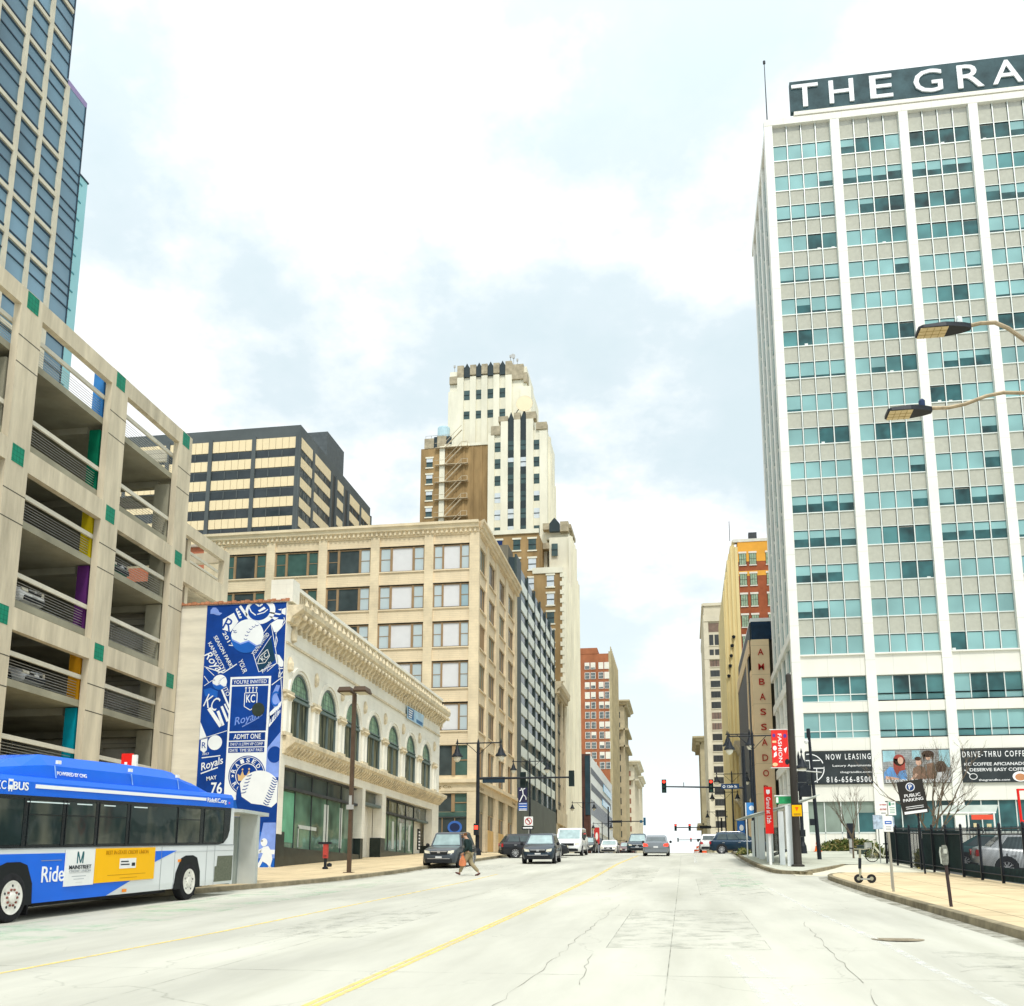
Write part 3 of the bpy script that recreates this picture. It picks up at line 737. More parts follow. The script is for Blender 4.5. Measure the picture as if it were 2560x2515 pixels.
# ---- art deco tower ----
at=T('art_deco_tower','tall cream art deco skyscraper with brown brick flanks and pointed dark crown windows','skyscraper',(-33,190,gz(190)))
cw=M('cream_terracotta',(.76,.73,.59),.8,var=.1,scale=.35,blotch=.2,stretch=(1,1,.3))
bw=M('brown_brick_wall',(.32,.215,.10),.88,var=.3,scale=.45,stretch=(1,1,.25),blotch=.35)
cap=M('weathered_cap_stone',(.38,.33,.23),.9,var=.3,scale=1)
ag=[G('deco_dark_glass',(.05,.09,.09),.05,.7),M('deco_blind',(.62,.68,.72),.6,var=.05),M('deco_dark_spandrel',(.035,.05,.055),.5,var=.1),G('deco_navy',(.01,.03,.12),.05)]
mb=MB()
mb.box(-24.8,-36.8,192.4,205,3,92.0)                     # shaft
mb.box(-20.0,-25.45,190,205,3,62.3)                      # shoulder
mb.box(-20.0,-24.2,190.4,201.5,62.3,68.4); mb.box(-20.6,-24.9,191.4,199,68.4,70.4)
mb.box(-19.9,-25.4,178,190,3,57.0) if 0 else None
mb.box(-29.2,-47.1,200.6,212,85,106.0); mb.box(-30.2,-46.9,200.7,211,106,110.6)
mb.box(-21.5,-24.8,193,204,62,86) if 0 else mb.box(-22.9,-24.8,193.6,205,68,92) if 0 else None
mb.build('wall',cw,at)
mb=MB()
mb.box(-19.9,-20.35,178,205,3,57.5); mb.box(-20.4,-22,178.1,190,50,57.3) if 0 else None
FEt=F('E',-19.9)
for i,y in enumerate([178.5,181,183.5,186,188.5,191,193.5,196,198.5,201,203.5]):
    FEt.box(mb,y-.4,y+.4,3,57.5 if y<190 else (68.5 if y<201 else 62.5),.0,.22)
    if y>190: mb.box(-19.9,-20.4,y-1.2,y+1.2,57.4,68.4 if y<201 else 62.3)
for y in (194.5,197.2,199.9,202.6):
    mb.box(-24.8,-24.3,y-.6,y+.6,60,91.5-(y-194)*.9)
mb.each('buttress',cw,at)
# shaft piers, facing the camera
Fs=F('S',192.4)
mb=MB()
for a,b,zt in [(-36.8,-35.5,91.3),(-34.2,-32.75,94.5),(-31.5,-30.2,95.4),(-29.0,-27.55,95.4),(-26.3,-24.8,91.6)]:
    Fs.box(mb,a,b,3,zt,.0,.4)
Fs.box(mb,-32.75,-27.55,92,94.2,-2.5,-.01) ; Fs.box(mb,-35.4,-34.2,92,93.0,-1.5,.1)
mb.each('pier',cw,at)
mb=MB()
for a,b,z0,z1 in [(-36.2,-34.3,91.4,93.3),(-34.7,-32.75,94.2,95.3),(-31.5,-30.2,94.4,95.9),(-29.0,-27.0,94.4,95.9),(-27.0,-24.8,92.0,93.5)]:
    Fs.box(mb,a,b,z0,z1,-1.6,.41)
Fk=F('S',200.6)
for a,b,z0,z1 in [(-46.9,-45.2,107.6,109.3),(-45.2,-43.8,109.0,111.7),(-42.4,-41.1,109.4,111.7),(-39.9,-38.6,109.4,111.7),(-37.3,-36.0,109.4,111.7),(-34.7,-33.3,108.8,111.9),(-33.3,-30.8,107.6,111.0),(-30.8,-30.0,106.8,109.0)]:
    Fk.box(mb,a,b,z0,z1,-2.2,.45)
F2=F('S',190)
for a,b,z0,z1 in [(-25.4,-24.1,69.9,71.2),(-22.0,-20.4,69.4,71.4),(-25.4,-24.2,66,67.2)]: F2.box(mb,a,b,z0,z1,-1.5,.2)
mb.box(-20.0,-20.9,191,200,70.4,71.2)
mb.each('cap_stone',cap,at)
mb=MB()
for a,b in [(-47.1,-45.2),(-45.2,-43.8),(-42.4,-41.1),(-39.9,-38.6),(-37.3,-36.0),(-34.7,-33.3),(-31.5,-29.2)]:
    Fk.box(mb,a,b,90,109.0 if b<-30 and a>-46 else 105.8,.0,.4)
mb.each('pier',cw,at)
it=[]
def win(f,u0,u1,z0,z1,m=0,bl=.45,d=.02,lint=None):
    def fn(mb):
        zm=z0+(z1-z0)*(1-bl)
        mb.mi=m; f.box(mb,u0,u1,z0,zm,.0,d); mb.mi=1 if bl else m; f.box(mb,u0,u1,zm,z1,.0,d)
        mb.mi=2; f.box(mb,u0,u1,(z0+z1)/2-.06,(z0+z1)/2+.06,d,d+.08)
        if lint: mb.mi=4; f.box(mb,u0-.2,u1+.2,z1,z1+.35,.0,.12); f.box(mb,u0-.2,u1+.2,z0-.25,z0,.0,.15)
    return fn
rr=random.Random(3)
for k in range(12):
    z=89.9-3.62*k; bl=[.3,0,0,.5,1,.4,.5][k%7] if k!=4 else 0
    for a,b in ((-35.45,-34.25),(-27.5,-26.35)): it.append((k,win(Fs,a,b,z-2.1,z,3 if (k==4 and a<-30) else 0,rr.choice([0,0,.5,1]) if k>2 else 0,.41 if 0 else .02)))
    for a,b in ((-32.75,-31.5),(-30.2,-29.0)):
        it.append((k,win(Fs,a,b,z-1.9,z+.1,0,rr.choice([0,0,.5,1]))))
for a,b in ((-32.75,-31.5),(-30.2,-29.0)):
    def fn(mb,a=a,b=b):
        mb.mi=2; m=(a+b)/2; Fs.shape(mb,[(a,40),(b,40),(b,94.6),(m+.25,95.6),(m,96.3),(m-.25,95.6),(a,94.6)],-.4,.015)
    it.append((0,fn))
for a in (-43.75,-41.1,-38.6,-36.0):
    b=a+1.35; m=(a+b)/2
    def fn(mb,a=a,b=b,m=m): mb.mi=2; Fk.shape(mb,[(a,109),(b,109),(b,111),(m+.3,111.6),(m,112.2),(m-.3,111.6),(a,111)],-.8,.3)
    it.append((0,fn)); it.append((0,win(Fk,a,b,103.8,106.0,0,0))); it.append((0,win(Fk,a,b,99.4,101.2,0,0)))
Fb=F('S',194.3)
for k in range(5):
    z=88.2-3.58*k; it.append((k,win(Fb,-50.1,-48.8,z-1.95,z,0,.4,.02,True)))
Fl=F('S',184.3)
for k in range(9):
    z=66.2-3.85*k
    if k<2: it.append((k,win(Fl,-33.8,-32.4,z-2.2,z,3 if k==0 else 0,0,.02,True)))
    if k<3: it.append((k,win(Fl,-30.3,-28.95,z-2.1,z,0,0,.02,True)))
    it.append((k,win(Fl,-27.4,-25.95,z-2.2,z,0,1 if k in (1,2) else 0,.02,True)))
Fq=F('S',178)
for k in range(8):
    z=56.9-3.43*k; it.append((k,win(Fq,-23.1,-21.8,z-2.1,z,0,1 if k<2 else (.5 if k==3 else 0),.02,True)))
it.append((0,win(F2,-23.7,-22.5,64.5,67.0,0,0)))
def fn(mb): mb.mi=2; F2.shape(mb,[(-24.1,69.4),(-22.1,69.4),(-22.1,71),(-22.7,71.8),(-23.1,72.2),(-23.5,71.8),(-24.1,71)],-.5,.25)
it.append((0,fn))
for i,y in enumerate([179.8,182.3,184.8,187.3,189.8]):
    for z in range(8,56,4):
        def fn(mb,y=y,z=z): mb.mi=2; FEt.box(mb,y-.35,y+.35,z,z+2.2,.0,.02)
        it.append((20,fn))
wins(at,it,'window',100,ag+[cw])
mb=MB()
mb.box(-36.81,-51.3,194.3,206,3,90.4); mb.box(-44,-47.5,194.6,206,90.4,92.4) if 0 else None
mb.box(-25.46,-38,184.3,192.3,3,67.3); mb.box(-20.36,-25.46,178.0,189.9,3,57.3)
mb.each('brick_flank',bw,at)
mb=MB()
for x in (-38.4,-40.2,-42,-43.8,-45.6): mb.box(x,x-.45,194.15,194.3,60,90.2)
mb.build('brick_rib',bw,at)
mb=MB()
mb.box(-25.4,-38.2,184.0,184.6,67.3,68.15); mb.box(-20.2,-25.7,177.8,178.4,57.31,58.4)
for i in range(14): mb.box(-19.98,-20.7,177.9,178.3,56.5-i*1.6,57.3-i*1.6)
mb.box(-48.6,-50.4,194.1,194.4,80,90.5) if 0 else mb.box(-46.2,-47.3,194.0,194.5,60,90.6)
mb.box(-36.8,-46.3,194.1,194.6,90.4,91.0)
mb.each('stone_trim',cw,at)
mb=MB(); mb.box(-48.6,-50.6,194.2,196,90.4,92.6); mb.box(-46.0,-47.9,194.2,196,90.4,93); mb.each('cap_stone',cap,at)
mb=MB(); mb.box(-47.9,-48.6,194.3,195,90.4,92.9); mb.box(-45,-45.9,194.3,195,90.4,92.9); mb.each('crown_window',ag[2],at)
# fire escape on the brick flank
fe=M('rusty_cream_fire_escape',(.56,.48,.34),.7,var=.2)
mb=MB()
for k in range(6):
    z=74.4+k*3.75-3
    mb.box(-41.2,-46.2,193.4,194.2,z-.05,z+.05)
    mb.tube([(-46.0,193.6,z+.1),(-42.6,193.6,z+3.6)],.14,4); mb.tube([(-46.0,193.3,z+1.0),(-42.6,193.3,z+4.5)],.06,4)
    mb.tube([(-41.3,193.3,z+.9),(-42.6,193.3,z+.9)],.06,4); mb.tube([(-41.3,193.3,z),(-41.3,193.3,z+.9)],.06,4); mb.tube([(-42.6,193.3,z),(-42.6,193.3,z+.9)],.06,4)
    mb.tube([(-46.2,193.3,z+.9),(-48.2,193.3,z+.9)],.05,4); mb.box(-46.2,-48.2,193.5,194.2,z-.05,z+.05)
mb.build('fire_escape',fe,at)
# rooftop tank and dish
tk=T('water_tank','pale cyan round rooftop tank with railing on the brown flank of the art deco tower','water tank',(-47.2,196.5,92.5))
mb=MB(); mb.lathe([(0,0),(1.3,0),(1.3,3.2),(1.25,3.4),(0,3.7)],(-47.2,197,92.6),16); mb.build('tank_body',M('pale_blue_tank',(.45,.62,.68),.5,var=.1),tk)
mb=MB()
for z in (93.6,94.3): mb.tube([(-50.4,194.5,z-1),(-45.5,194.5,z-1)],.05,4)
for x in (-50.4,-49.2,-48,-46.8,-45.6): mb.tube([(x,194.5,90.5),(x,194.5,93.3)],.05,4)
mb.build('railing',galv,tk)
ds=T('satellite_dish','large round cream satellite dish fixed on the side of the art deco tower','satellite dish',(-30.3,198.5,100.5))
mb=MB(); mb.lathe([(0,.55),(.9,.4),(1.4,.15),(1.72,-.2),(1.75,-.25),(1.4,.0),(0,.25)],(-30.2,197.9,100.6),28,1)
mb.lathe([(0,-.28),(1.7,-.26),(1.7,-.24),(0,-.2)],(-30.2,197.9,100.6),28,1); mb.build('dish_face',M('dish_cream',(.82,.70,.48),.6,var=.02),ds)
mb=MB(); mb.tube([(-30.2,198.2,100.4),(-30.8,200.5,99)],.2,6); mb.tube([(-31.5,198,99.5),(-32.5,200.6,99.9)],.1,5); mb.tube([(-30.2,198,98.8),(-30.2,200.5,98)],.2,5); mb.build('bracket',dkgrey,ds)
an=T('roof_antennas','cluster of small pale antennas on the crown of the art deco tower','antenna',(-34,202,111.5))
mb=MB()
for x,h in ((-46.2,1.2),(-39.5,1.0),(-37.3,.8),(-36,.9),(-33.9,2.6),(-33.2,2.3),(-32.4,1.6)):
    mb.tube([(x,202,110.5),(x,202,111.5+h)],.06,4); mb.box(x-.2,x+.2,201.8,202.1,111.1+h,111.6+h)
mb.lathe([(0,.1),(.5,.0),(.5,-.1),(0,-.1)],(-33.3,201.7,113.8),12,1)
mb.build('mast',galv,an)
# ---- cream arched building with the mural on its side wall ----
ab=T('arcade_building','cream terracotta building with seven tall arched windows and a blue baseball mural','building',(-25,66,gz(60)))
ct_=M('cream_glazed_terracotta',(.80,.77,.67),.6,var=.07,scale=.9,blotch=.12,joints=dict(w=1.0,h=.5,m=.008,d=.9))
ct2=M('cream_ornament_shaded',(.68,.59,.42),.75,var=.25,scale=3,bump=.5,blotch=.2)  # shade under the ornament put into a darker, blotched colour
plast=M('stained_cream_plaster',(.68,.64,.53),.85,var=.12,scale=.4,stretch=(1,1,6),blotch=.1)
FA=F('E',-19.9)
arch=[(51.3,1.47),(55.83,1.42),(60.27,1.46),(64.8,1.43),(69.4,1.5),(74.1,1.48),(78.8,1.3)]
# upper wall with real arched openings: built as one face with notches, 0.45 m thick
mb=MB()
def upper_wall(mb,x0,x1):
    zs,zt=9.15,14.9
    cur=49.05
    def slab(poly):
        mb.loft([[(x0,u,z) for u,z in poly],[(x1,u,z) for u,z in poly]])
    for yc,r in arch:
        r=1.42
        slab([(cur,zs),(yc-r,zs),(yc-r,zt),(cur,zt)])
        n=12
        for i in range(n):
            a0=math.pi-math.pi*i/n; a1=math.pi-math.pi*(i+1)/n
            p0=(yc+r*math.cos(a0),11.3+r*math.sin(a0)); p1=(yc+r*math.cos(a1),11.3+r*math.sin(a1))
            slab([(p0[0],p0[1]),(p1[0],p1[1]),(p1[0],zt),(p0[0],zt)])
        cur=yc+r
    slab([(cur,zs),(83.2,zs),(83.2,zt),(cur,zt)])
upper_wall(mb,-20.25,-19.9)
mb.box(-20.25,-20.0,49.05,83.2,14.9,17.0); mb.box(-20.25,-19.9,49.05,83.2,7.72,9.15)
mb.box(-40,-20.9,49.4,83.2,2,16.2); 
mb.box(-19.888,-20.6,82.55,83.3,4.8,14.9)
mb.box(-27.3,-20.7,49.03,49.4,2,16.05) if 0 else None
mb.build('wall',ct_,ab)
mb=MB(); mb.box(-26.2,-19.95,49.02,49.39,2,16.12); mb.build('side_wall',plast,ab)
mb=MB()
for i in range(26): mb.box(-26.1+i*.245,-25.88+i*.245,48.9,49.4,16.12,16.24+.04*math.sin(i*2.1))
mb.build('clay_coping',M('terracotta_coping',(.45,.2,.11),.85,var=.3,scale=4),ab)
mb=MB(); mb.box(-19.6,-20.8,48.95,49.9,16.1,17.3); mb.box(-19.885,-19.925,48.98,49.6,4.2,16.09)
# parapet balustrade
mb.box(-19.75,-20.1,49.9,83.6,15.95,16.15); mb.box(-19.7,-20.12,49.9,83.6,16.95,17.15)
mb.each('pier',ct_,ab)
mb=MB()
y=50.2; i=0
while y<83.4:
    if i%5==4: mb.box(-19.78,-20.05,y,y+.34,16.15,16.95); y+=.44
    else: mb.box(-19.82,-20.0,y,y+.12,16.15,16.95); y+=.25
    i+=1
mb.box(-20.02,-20.05,50,83.4,16.15,16.95)
mb.build('balustrade',ct2,ab)
# big cornice with brackets
mb=MB(); prof=[(0,15.05),(.2,15.05),(.28,15.3),(.75,15.62),(.85,15.68),(.9,15.92),(0,15.92)]
mb.loft([[(-19.9+d,49.0,z) for d,z in prof],[(-19.9+d,83.5,z) for d,z in prof]])
mb.box(-19.85,-19.8,49,83.3,13.9,14.02)
for i in range(46):
    y=49.5+i*.745
    mb.prism([(-19.9,14.95),(-19.6,15.0),(-19.25,15.35),(-19.2,15.6),(-19.9,15.6)],1,y,y+.26)
    mb.lathe([(0,-.16),(.1,-.12),(.15,0),(.08,.12),(0,.2)],(-19.15,y+.13,15.35),6)
    mb.box(-19.9,-19.72,y+.36,y+.62,14.75,15.05)
    mb.lathe([(0,-.2),(.12,-.1),(.05,.12),(0,.24)],(-19.06,y+.13,16.05),5)
mb.build('cornice',ct2,ab)
# base cornice
mb=MB(); prof=[(0,8.25),(.12,8.25),(.2,8.45),(.6,8.75),(.68,8.8),(.7,9.0),(.35,9.15),(0,9.2)]
mb.loft([[(-19.9+d,49.2,z) for d,z in prof],[(-19.9+d,83.4,z) for d,z in prof]])
for i in range(74):
    y=49.5+i*.457; mb.prism([(-19.9,8.2),(-19.72,8.25),(-19.4,8.55),(-19.35,8.74),(-19.9,8.74)],1,y,y+.17)
mb.build('belt_cornice',ct2,ab)
# arch rings, piers, capitals, medallions
for yc,r in arch:
    r=1.42; mb=MB()
    for (ri,ro,d) in ((r,r+.14,.06),(r+.16,r+.34,.12)):
        n=16; pts_o=[(yc+ro*math.cos(math.pi*k/n),11.3+ro*math.sin(math.pi*k/n)) for k in range(n+1)]; pts_i=[(yc+ri*math.cos(math.pi*k/n),11.3+ri*math.sin(math.pi*k/n)) for k in range(n+1)]
        for k in range(n): FA.shape(mb,[pts_i[k],pts_o[k],pts_o[k+1],pts_i[k+1]],.0,d)
    mb.build('arch_moulding',ct_,ab)
mb=MB()
pc=[49.5]+[(a[0]+b[0])/2 for a,b in zip(arch,arch[1:])]+[81.3]
for y in pc:
    for dy in (-.3,.3): mb.tube([(-19.84,y+dy,9.15),(-19.84,y+dy,11.0)],.11,8)
    mb.box(-19.9,-19.8,y-.22,y+.22,9.15,11.0)
mb.each('colonnette',ct_,ab)
for y in pc:
    mb=MB()
    for z0,z1,e in ((11.0,11.12,.46),(11.12,11.36,.52),(11.36,11.48,.60)): mb.box(-19.9,-19.72+(e-.52)*.3,y-e,y+e,z0,z1)
    mb.box(-19.9,-19.70,y-.5,y+.5,9.15,9.35)
    for k in range(5): mb.lathe([(0,-.1),(.1,0),(0,.12)],(-19.68,y-.4+k*.2,11.22),5)
    if y>49.7: mb.lathe([(0,-.42),(.12,-.3),(.16,.05),(.07,.35),(0,.42)],(-19.82,y,12.85),6)
    mb.build('capital',ct2,ab)
mb=MB()
mb.lathe([(0,-.42),(.2,-.3),(.22,.05),(.1,.35),(0,.42)],(-19.84,49.6,12.9),8)
mb.lathe([(0,-.42),(.2,-.3),(.22,.05),(.1,.35),(0,.42)],(-19.84,49.9,14.5),8)
mb.each('medallion',ct2,ab)
fr=M('blue_grey_window_frame',(.13,.17,.165),.5,var=.08)
cg=[G('leaded_green_glass',(.22,.36,.24),.15,.6,.35,1.5,.3),G('curtained_dark_glass',(.055,.07,.05),.05,.7,.9,.9,.2),fr]
cgm=cg[1]
for m_ in (cgm,):   # hanging curtain folds behind the lower panes
    ns=[q for q in m_.node_tree.nodes if q.type=='TEX_NOISE'][0]; mp=[q for q in m_.node_tree.nodes if q.type=='MAPPING'][0]
    mp.inputs['Scale'].default_value=(1,1.6,.15); ns.inputs['Scale'].default_value=2.2; ns.inputs['Detail'].default_value=5
    rp=[q for q in m_.node_tree.nodes if q.type=='VALTORGB'][0]; rp.color_ramp.elements[0].color=(.03,.04,.03,1); rp.color_ramp.elements[1].color=(.34,.33,.20,1); rp.color_ramp.elements[0].position=.42; rp.color_ramp.elements[1].position=.72
FW=F('E',-20.04)
for yc,_ in arch:
    r=1.4; mb=MB(); mb.mi=1; FW.box(mb,yc-r,yc+r,9.15,11.25,.0,.03)
    mb.mi=0; FW.shape(mb,[(yc-r,11.25)]+[(yc-r*math.cos(math.pi*k/14),11.3+r*math.sin(math.pi*k/14)) for k in range(15)]+[(yc+r,11.25)],.0,.035)
    mb.mi=2
    FW.box(mb,yc-r,yc+r,11.15,11.3,.04,.2); FW.box(mb,yc-r,yc+r,11.42,11.5,.04,.16)
    for u in (-r,-.03,r-.1): FW.box(mb,yc+u,yc+u+.1,9.15,11.15,.04,.14)
    n=14
    for k in range(n):
        a0,a1=math.pi*k/n,math.pi*(k+1)/n
        FW.shape(mb,[(yc+q*math.cos(a),11.3+q*math.sin(a)) for q,a in ((r-.12,a0),(r,a0),(r,a1),(r-.12,a1))],.04,.12)
    for k in range(-4,5):
        if k: 
            h=math.sqrt(max(.01,(r-.1)**2-(k*.28)**2)); FW.box(mb,yc+k*.28-.008,yc+k*.28+.008,11.5,11.3+h,.036,.05)
    for z in (11.8,12.1,12.4):
        h=math.sqrt(max(.01,(r-.1)**2-(z-11.3)**2)); FW.box(mb,yc-h,yc+h,z-.008,z+.008,.036,.05)
    mb.build('arched_window',cg,ab)
# shop front: glass, black stone bulkhead, recessed doors
blk=M('polished_black_stone',(.016,.024,.02),.3,var=.5,scale=1.5,spec=.3,coat=.08)
sg=[G('shop_glass_green_reflections',(.10,.19,.13),.04,.9,.7,.45,.2,1),G('shop_glass_dark',(.055,.075,.065),.04,.9,.5,.4,.2,1),M('aqua_backing_panel',(.16,.42,.27),.6,var=.25,scale=.8),dkgrey,M('display_white',(.6,.64,.6),.5,var=.1)]  # first glass: light green reflections mottled into its base colour
FG_=F('E',-20.5)
def shopwin(y0,y1,zt,zb,name):
    mb=MB(); mb.mi=0; FG_.box(mb,y0,y1,zb,6.6,.0,.03); mb.mi=1; FG_.box(mb,y0,y1,6.75,zt,.0,.03)
    mb.mi=3; FG_.box(mb,y0,y1,6.6,6.75,.0,.3); FG_.box(mb,y0,y1,zt-.06,zt,.03,.2)
    n=int((y1-y0)/2.6)+1
    for k in range(n+1): 
        y=y0+(y1-y0)*k/n; FG_.box(mb,y-.025,y+.025,zb,zt,.03,.08)
    if name: 
        mb.mi=2; FG_.box(mb,y0+.1,y0+2.5,zb+.3,6.5,.031,.04)
        mb.mi=4; FG_.box(mb,y0+3.2,y0+6.0,zb+1.1,zb+1.3,.04,.06); FG_.box(mb,y0+3.2,y0+3.3,zb+.1,zb+1.2,.04,.06); FG_.box(mb,y0+7.2,y0+8.0,zb+.3,6.3,.035,.045)
        FG_.box(mb,y0+10.0,y0+10.5,zb+.3,6.3,.035,.045)
    else:
        mb.mi=4
        for a in (.8,3.4,5.4,7.9): FG_.box(mb,y0+a,y0+a+.55,zb+.2,6.2,.035,.045)
    mb.build('shop_window',sg,ab)
shopwin(50.1,62.8,7.68,3.6,1); shopwin(68.15,77.5,7.68,4.05,0)
mb=MB(); 
mb.box(-19.93,-20.6,49.0,50.1,2,4.35); mb.box(-20.02,-20.5,50.1,62.8,2,3.6); mb.box(-19.98,-20.6,62.8,63.35,2,4.6)
mb.box(-20.02,-21.5,63.35,63.4,2,4.6); mb.box(-19.95,-20.7,67.1,68.1,2,4.83); mb.box(-20.0,-20.5,68.1,77.55,2,4.05); mb.box(-19.95,-21,81.2,83.2,2,4.85)
mb.box(-22.5,-22.6,63.4,67.2,2,6.9); mb.box(-21,-21.2,77.5,81.2,2,4.85)
mb.each('black_stone_base',blk,ab)
mb=MB()
mb.box(-19.9,-20.6,62.75,63.35,4.6,7.72); mb.box(-19.92,-20.55,67.2,68.1,4.83,7.72); mb.box(-20.6,-22.5,67.15,67.3,2,7.0); mb.box(-19.9,-20.55,81.15,83.2,4.85,7.72); mb.box(-20.55,-20.9,50,83,7.72,9); mb.box(-21,-21.3,77.6,81.2,4.85,6.6)
mb.each('shop_pier',ct_,ab)
mb=MB(); mb.mi=0; mb.box(-20.4,-20.45,63.4,67.2,6.95,7.7); mb.box(-20.4,-20.45,77.5,81.15,6.75,7.68); mb.mi=1; mb.box(-20.0,-20.5,63.35,67.2,6.78,6.95); mb.box(-20.2,-20.6,77.5,81.15,6.6,6.75); mb.each('transom_window',[sg[1],fr],ab)
# small vertical shop sign and hanging banner
mb=MB(); mb.box(-20.1,-20.2,77.7,78.3,4.4,6.0); o=mb.build('shop_sign',M('black_sign',(.01,.012,.015),.4,var=0),ab)
for k in range(6): 
    mb=MB(); FF=F('E',-20.1); FF.box(mb,77.78,78.2,4.5+k*.24,4.62+k*.24,.0,.01); mb.build('sign_marks',wht,o)
mb=MB(); FA.shape(mb,[(72.38,13.75),(77.1,13.78),(77.25,14.75),(72.38,14.66)],.14,.16); bn=mb.build('leasing_banner',M('pale_blue_banner',(.42,.60,.74),.5,var=.25,scale=.8),ab)
mb=MB(); FA.box(mb,72.5,74.2,13.85,14.6,.165,.17); FA.box(mb,75.0,76.9,13.85,14.1,.165,.17); mb.build('banner_picture',M('banner_blue',(.05,.16,.33),.5,var=.3,scale=1),bn)
for k in range(4): FAx=MB(); FA.box(FAx,72.7,73.9-.1*k,14.42-.17*k,14.5-.17*k,.175,.18); FAx.build('banner_marks',wht,bn)
# ---- mural ----
FM=F('S',49.02)
navy=M('mural_blue',(.005,.05,.28),.6,var=.25,scale=.6); mid=M('mural_mid_blue',(.015,.12,.50),.6,var=.2,scale=.6)
lil=M('mural_lilac',(.22,.34,.78),.6,var=.2,scale=1.2); mw=M('mural_white',(.80,.84,.86),.6,var=.04); gold=M('mural_gold',(.72,.50,.24),.6,var=.1); mgreen=M('mural_dark_green',(.01,.05,.10),.6,var=.3)
mb=MB(); FM.box(mb,-24.3,-19.93,2.35,16.08,.0,.02); mur=mb.build('mural',navy,ab)
def art(name,mat,*polys,d=.021,t=.004):
    mb=MB()
    for i,p in enumerate(polys): FM.shape(mb,[(max(-24.29,min(-19.94,a)),min(16.06,b)) for a,b in p],d,d+t)
    return mb.build(name,mat,mur)
def st(a,b,w):   # stroke as a quad
    (x,y),(X,Y)=a,b; q=math.hypot(X-x,Y-y) or 1; nx,ny=-(Y-y)/q*w/2,(X-x)/q*w/2
    return [(x+nx,y+ny),(x-nx,y-ny),(X-nx,Y-ny),(X+nx,Y+ny)]
def path(pts,w): return [st(a,b,w) for a,b in zip(pts,pts[1:])]
# map from the picture plane of the mural zooms to wall metres
def W1(x,y): return (-24.25+(x-218)*.004158-(y-180)*(-.00006),16.08-(y-180)*.00406+(x-218)*.00019)
def P1(*pts): 
    r=[]
    for i in range(0,len(pts),2):
        x,y=pts[i],pts[i+1]
        xx=x+(y-150)*(.057-.011*(x-218)/1060)       # undo the leaning verticals
        r.append((min(-19.96,-24.25+(xx-220)*.004158),16.08-(y-180)*(.00397)+(x-218)*.00006))
    return r
art('mural_art',mw,ell(-21.35,15.68,.82,.72)[0:],d=.021)
art('mural_art',navy,ell(-21.42,15.66,.60,.5),d=.027)
art('mural_art',mw,*path(P1(780,170,760,230,790,300,850,350),.06),*path(P1(850,150,870,210,900,230,940,200),.09),P1(880,290,960,240,985,270,900,310),*path(P1(870,340,960,320,1010,280),.05),d=.033)
art('mural_art',lil,P1(245,295,250,245,280,212,320,215,350,245,365,280,405,295,370,322,330,318,290,300))
art('mural_art',mw,P1(415,380,560,300,620,420,560,500,515,555,410,520),*path(P1(640,210,730,350),.14),*path(P1(590,260,640,380),.06))
for q in ((600,255),(625,290),(640,325),(650,365)): art('mural_art',mw,ell(*P1(*q)[0],.06,.06,10))
txt('R',navy,mur,FM,-23.05,15.0,.62,.5,.027,rot=-.45)
for (u,z,w_,s) in ((-23.05,14.2,.95,'2017'),(-23.25,13.55,2.0,'SEASON PARKI'),(-23.62,13.35,1.7,'KANSASCITY')): txt(s,mw,mur,FM,u,z,.2,w_,.027,rot=-1.03,bold=.02)
txt('Royal',mw,mur,FM,-23.75,12.95,.55,1.45,.027,rot=-.85,shear=.3,bold=.02)
art('mural_art',mw,*path(P1(180,1010,420,1100,600,990),.05),*path(P1(170,1000,300,1130),.03),*path(P1(165,1130,230,1220),.03),*path(P1(165,1260,280,1190),.03))
def baseball(u,z,r,lit=.15):
    art('mural_baseball',mid,ell(u,z,r,r,40),d=.034)
    n=24; pts=[(u+r*.99*math.cos(R(a)),z+r*.99*math.sin(R(a))) for a in range(-8,181,8)]; pts+=[(u-r*.9,z-r*lit),(u-r*.4,z-r*(lit+.25)),(u+.1*r,z-r*(lit+.1)),(u+r*.6,z-r*(lit+.42)),(u+r*.85,z-r*(lit+.35))]
    art('mural_baseball',mw,pts,d=.040)
    art('mural_baseball',lil,[(a+(0 if a>u else 0),b-.09*r if b<z+.1*r else b) for a,b in pts],d=.037)
    ss=[]
    for sgn,c0 in ((1,.15),(-1,-.95)):
        for k in range(9):
            t=k/8; a=R(200-110*t) if sgn>0 else R(20-0+70*t)
            if sgn>0: cx,cz=u+r*.75+r*.85*math.cos(a)*1.0,z-r*.35+r*.95*math.sin(a)
            else: cx,cz=u-r*1.45+r*.75*math.cos(a),z-r*.05+r*.75*math.sin(a)
            if (cx-u)**2+(cz-z)**2<(r*.93)**2 and cz>z-r*.35:
                ss+= [st((cx-r*.10,cz+r*.07),(cx,cz),r*.035),st((cx,cz),(cx+r*.11,cz+r*.05),r*.035)]
    if ss: art('mural_baseball',navy,*ss,d=.046)
baseball(-21.99,14.35,.9); baseball(-23.36,11.95,.4)
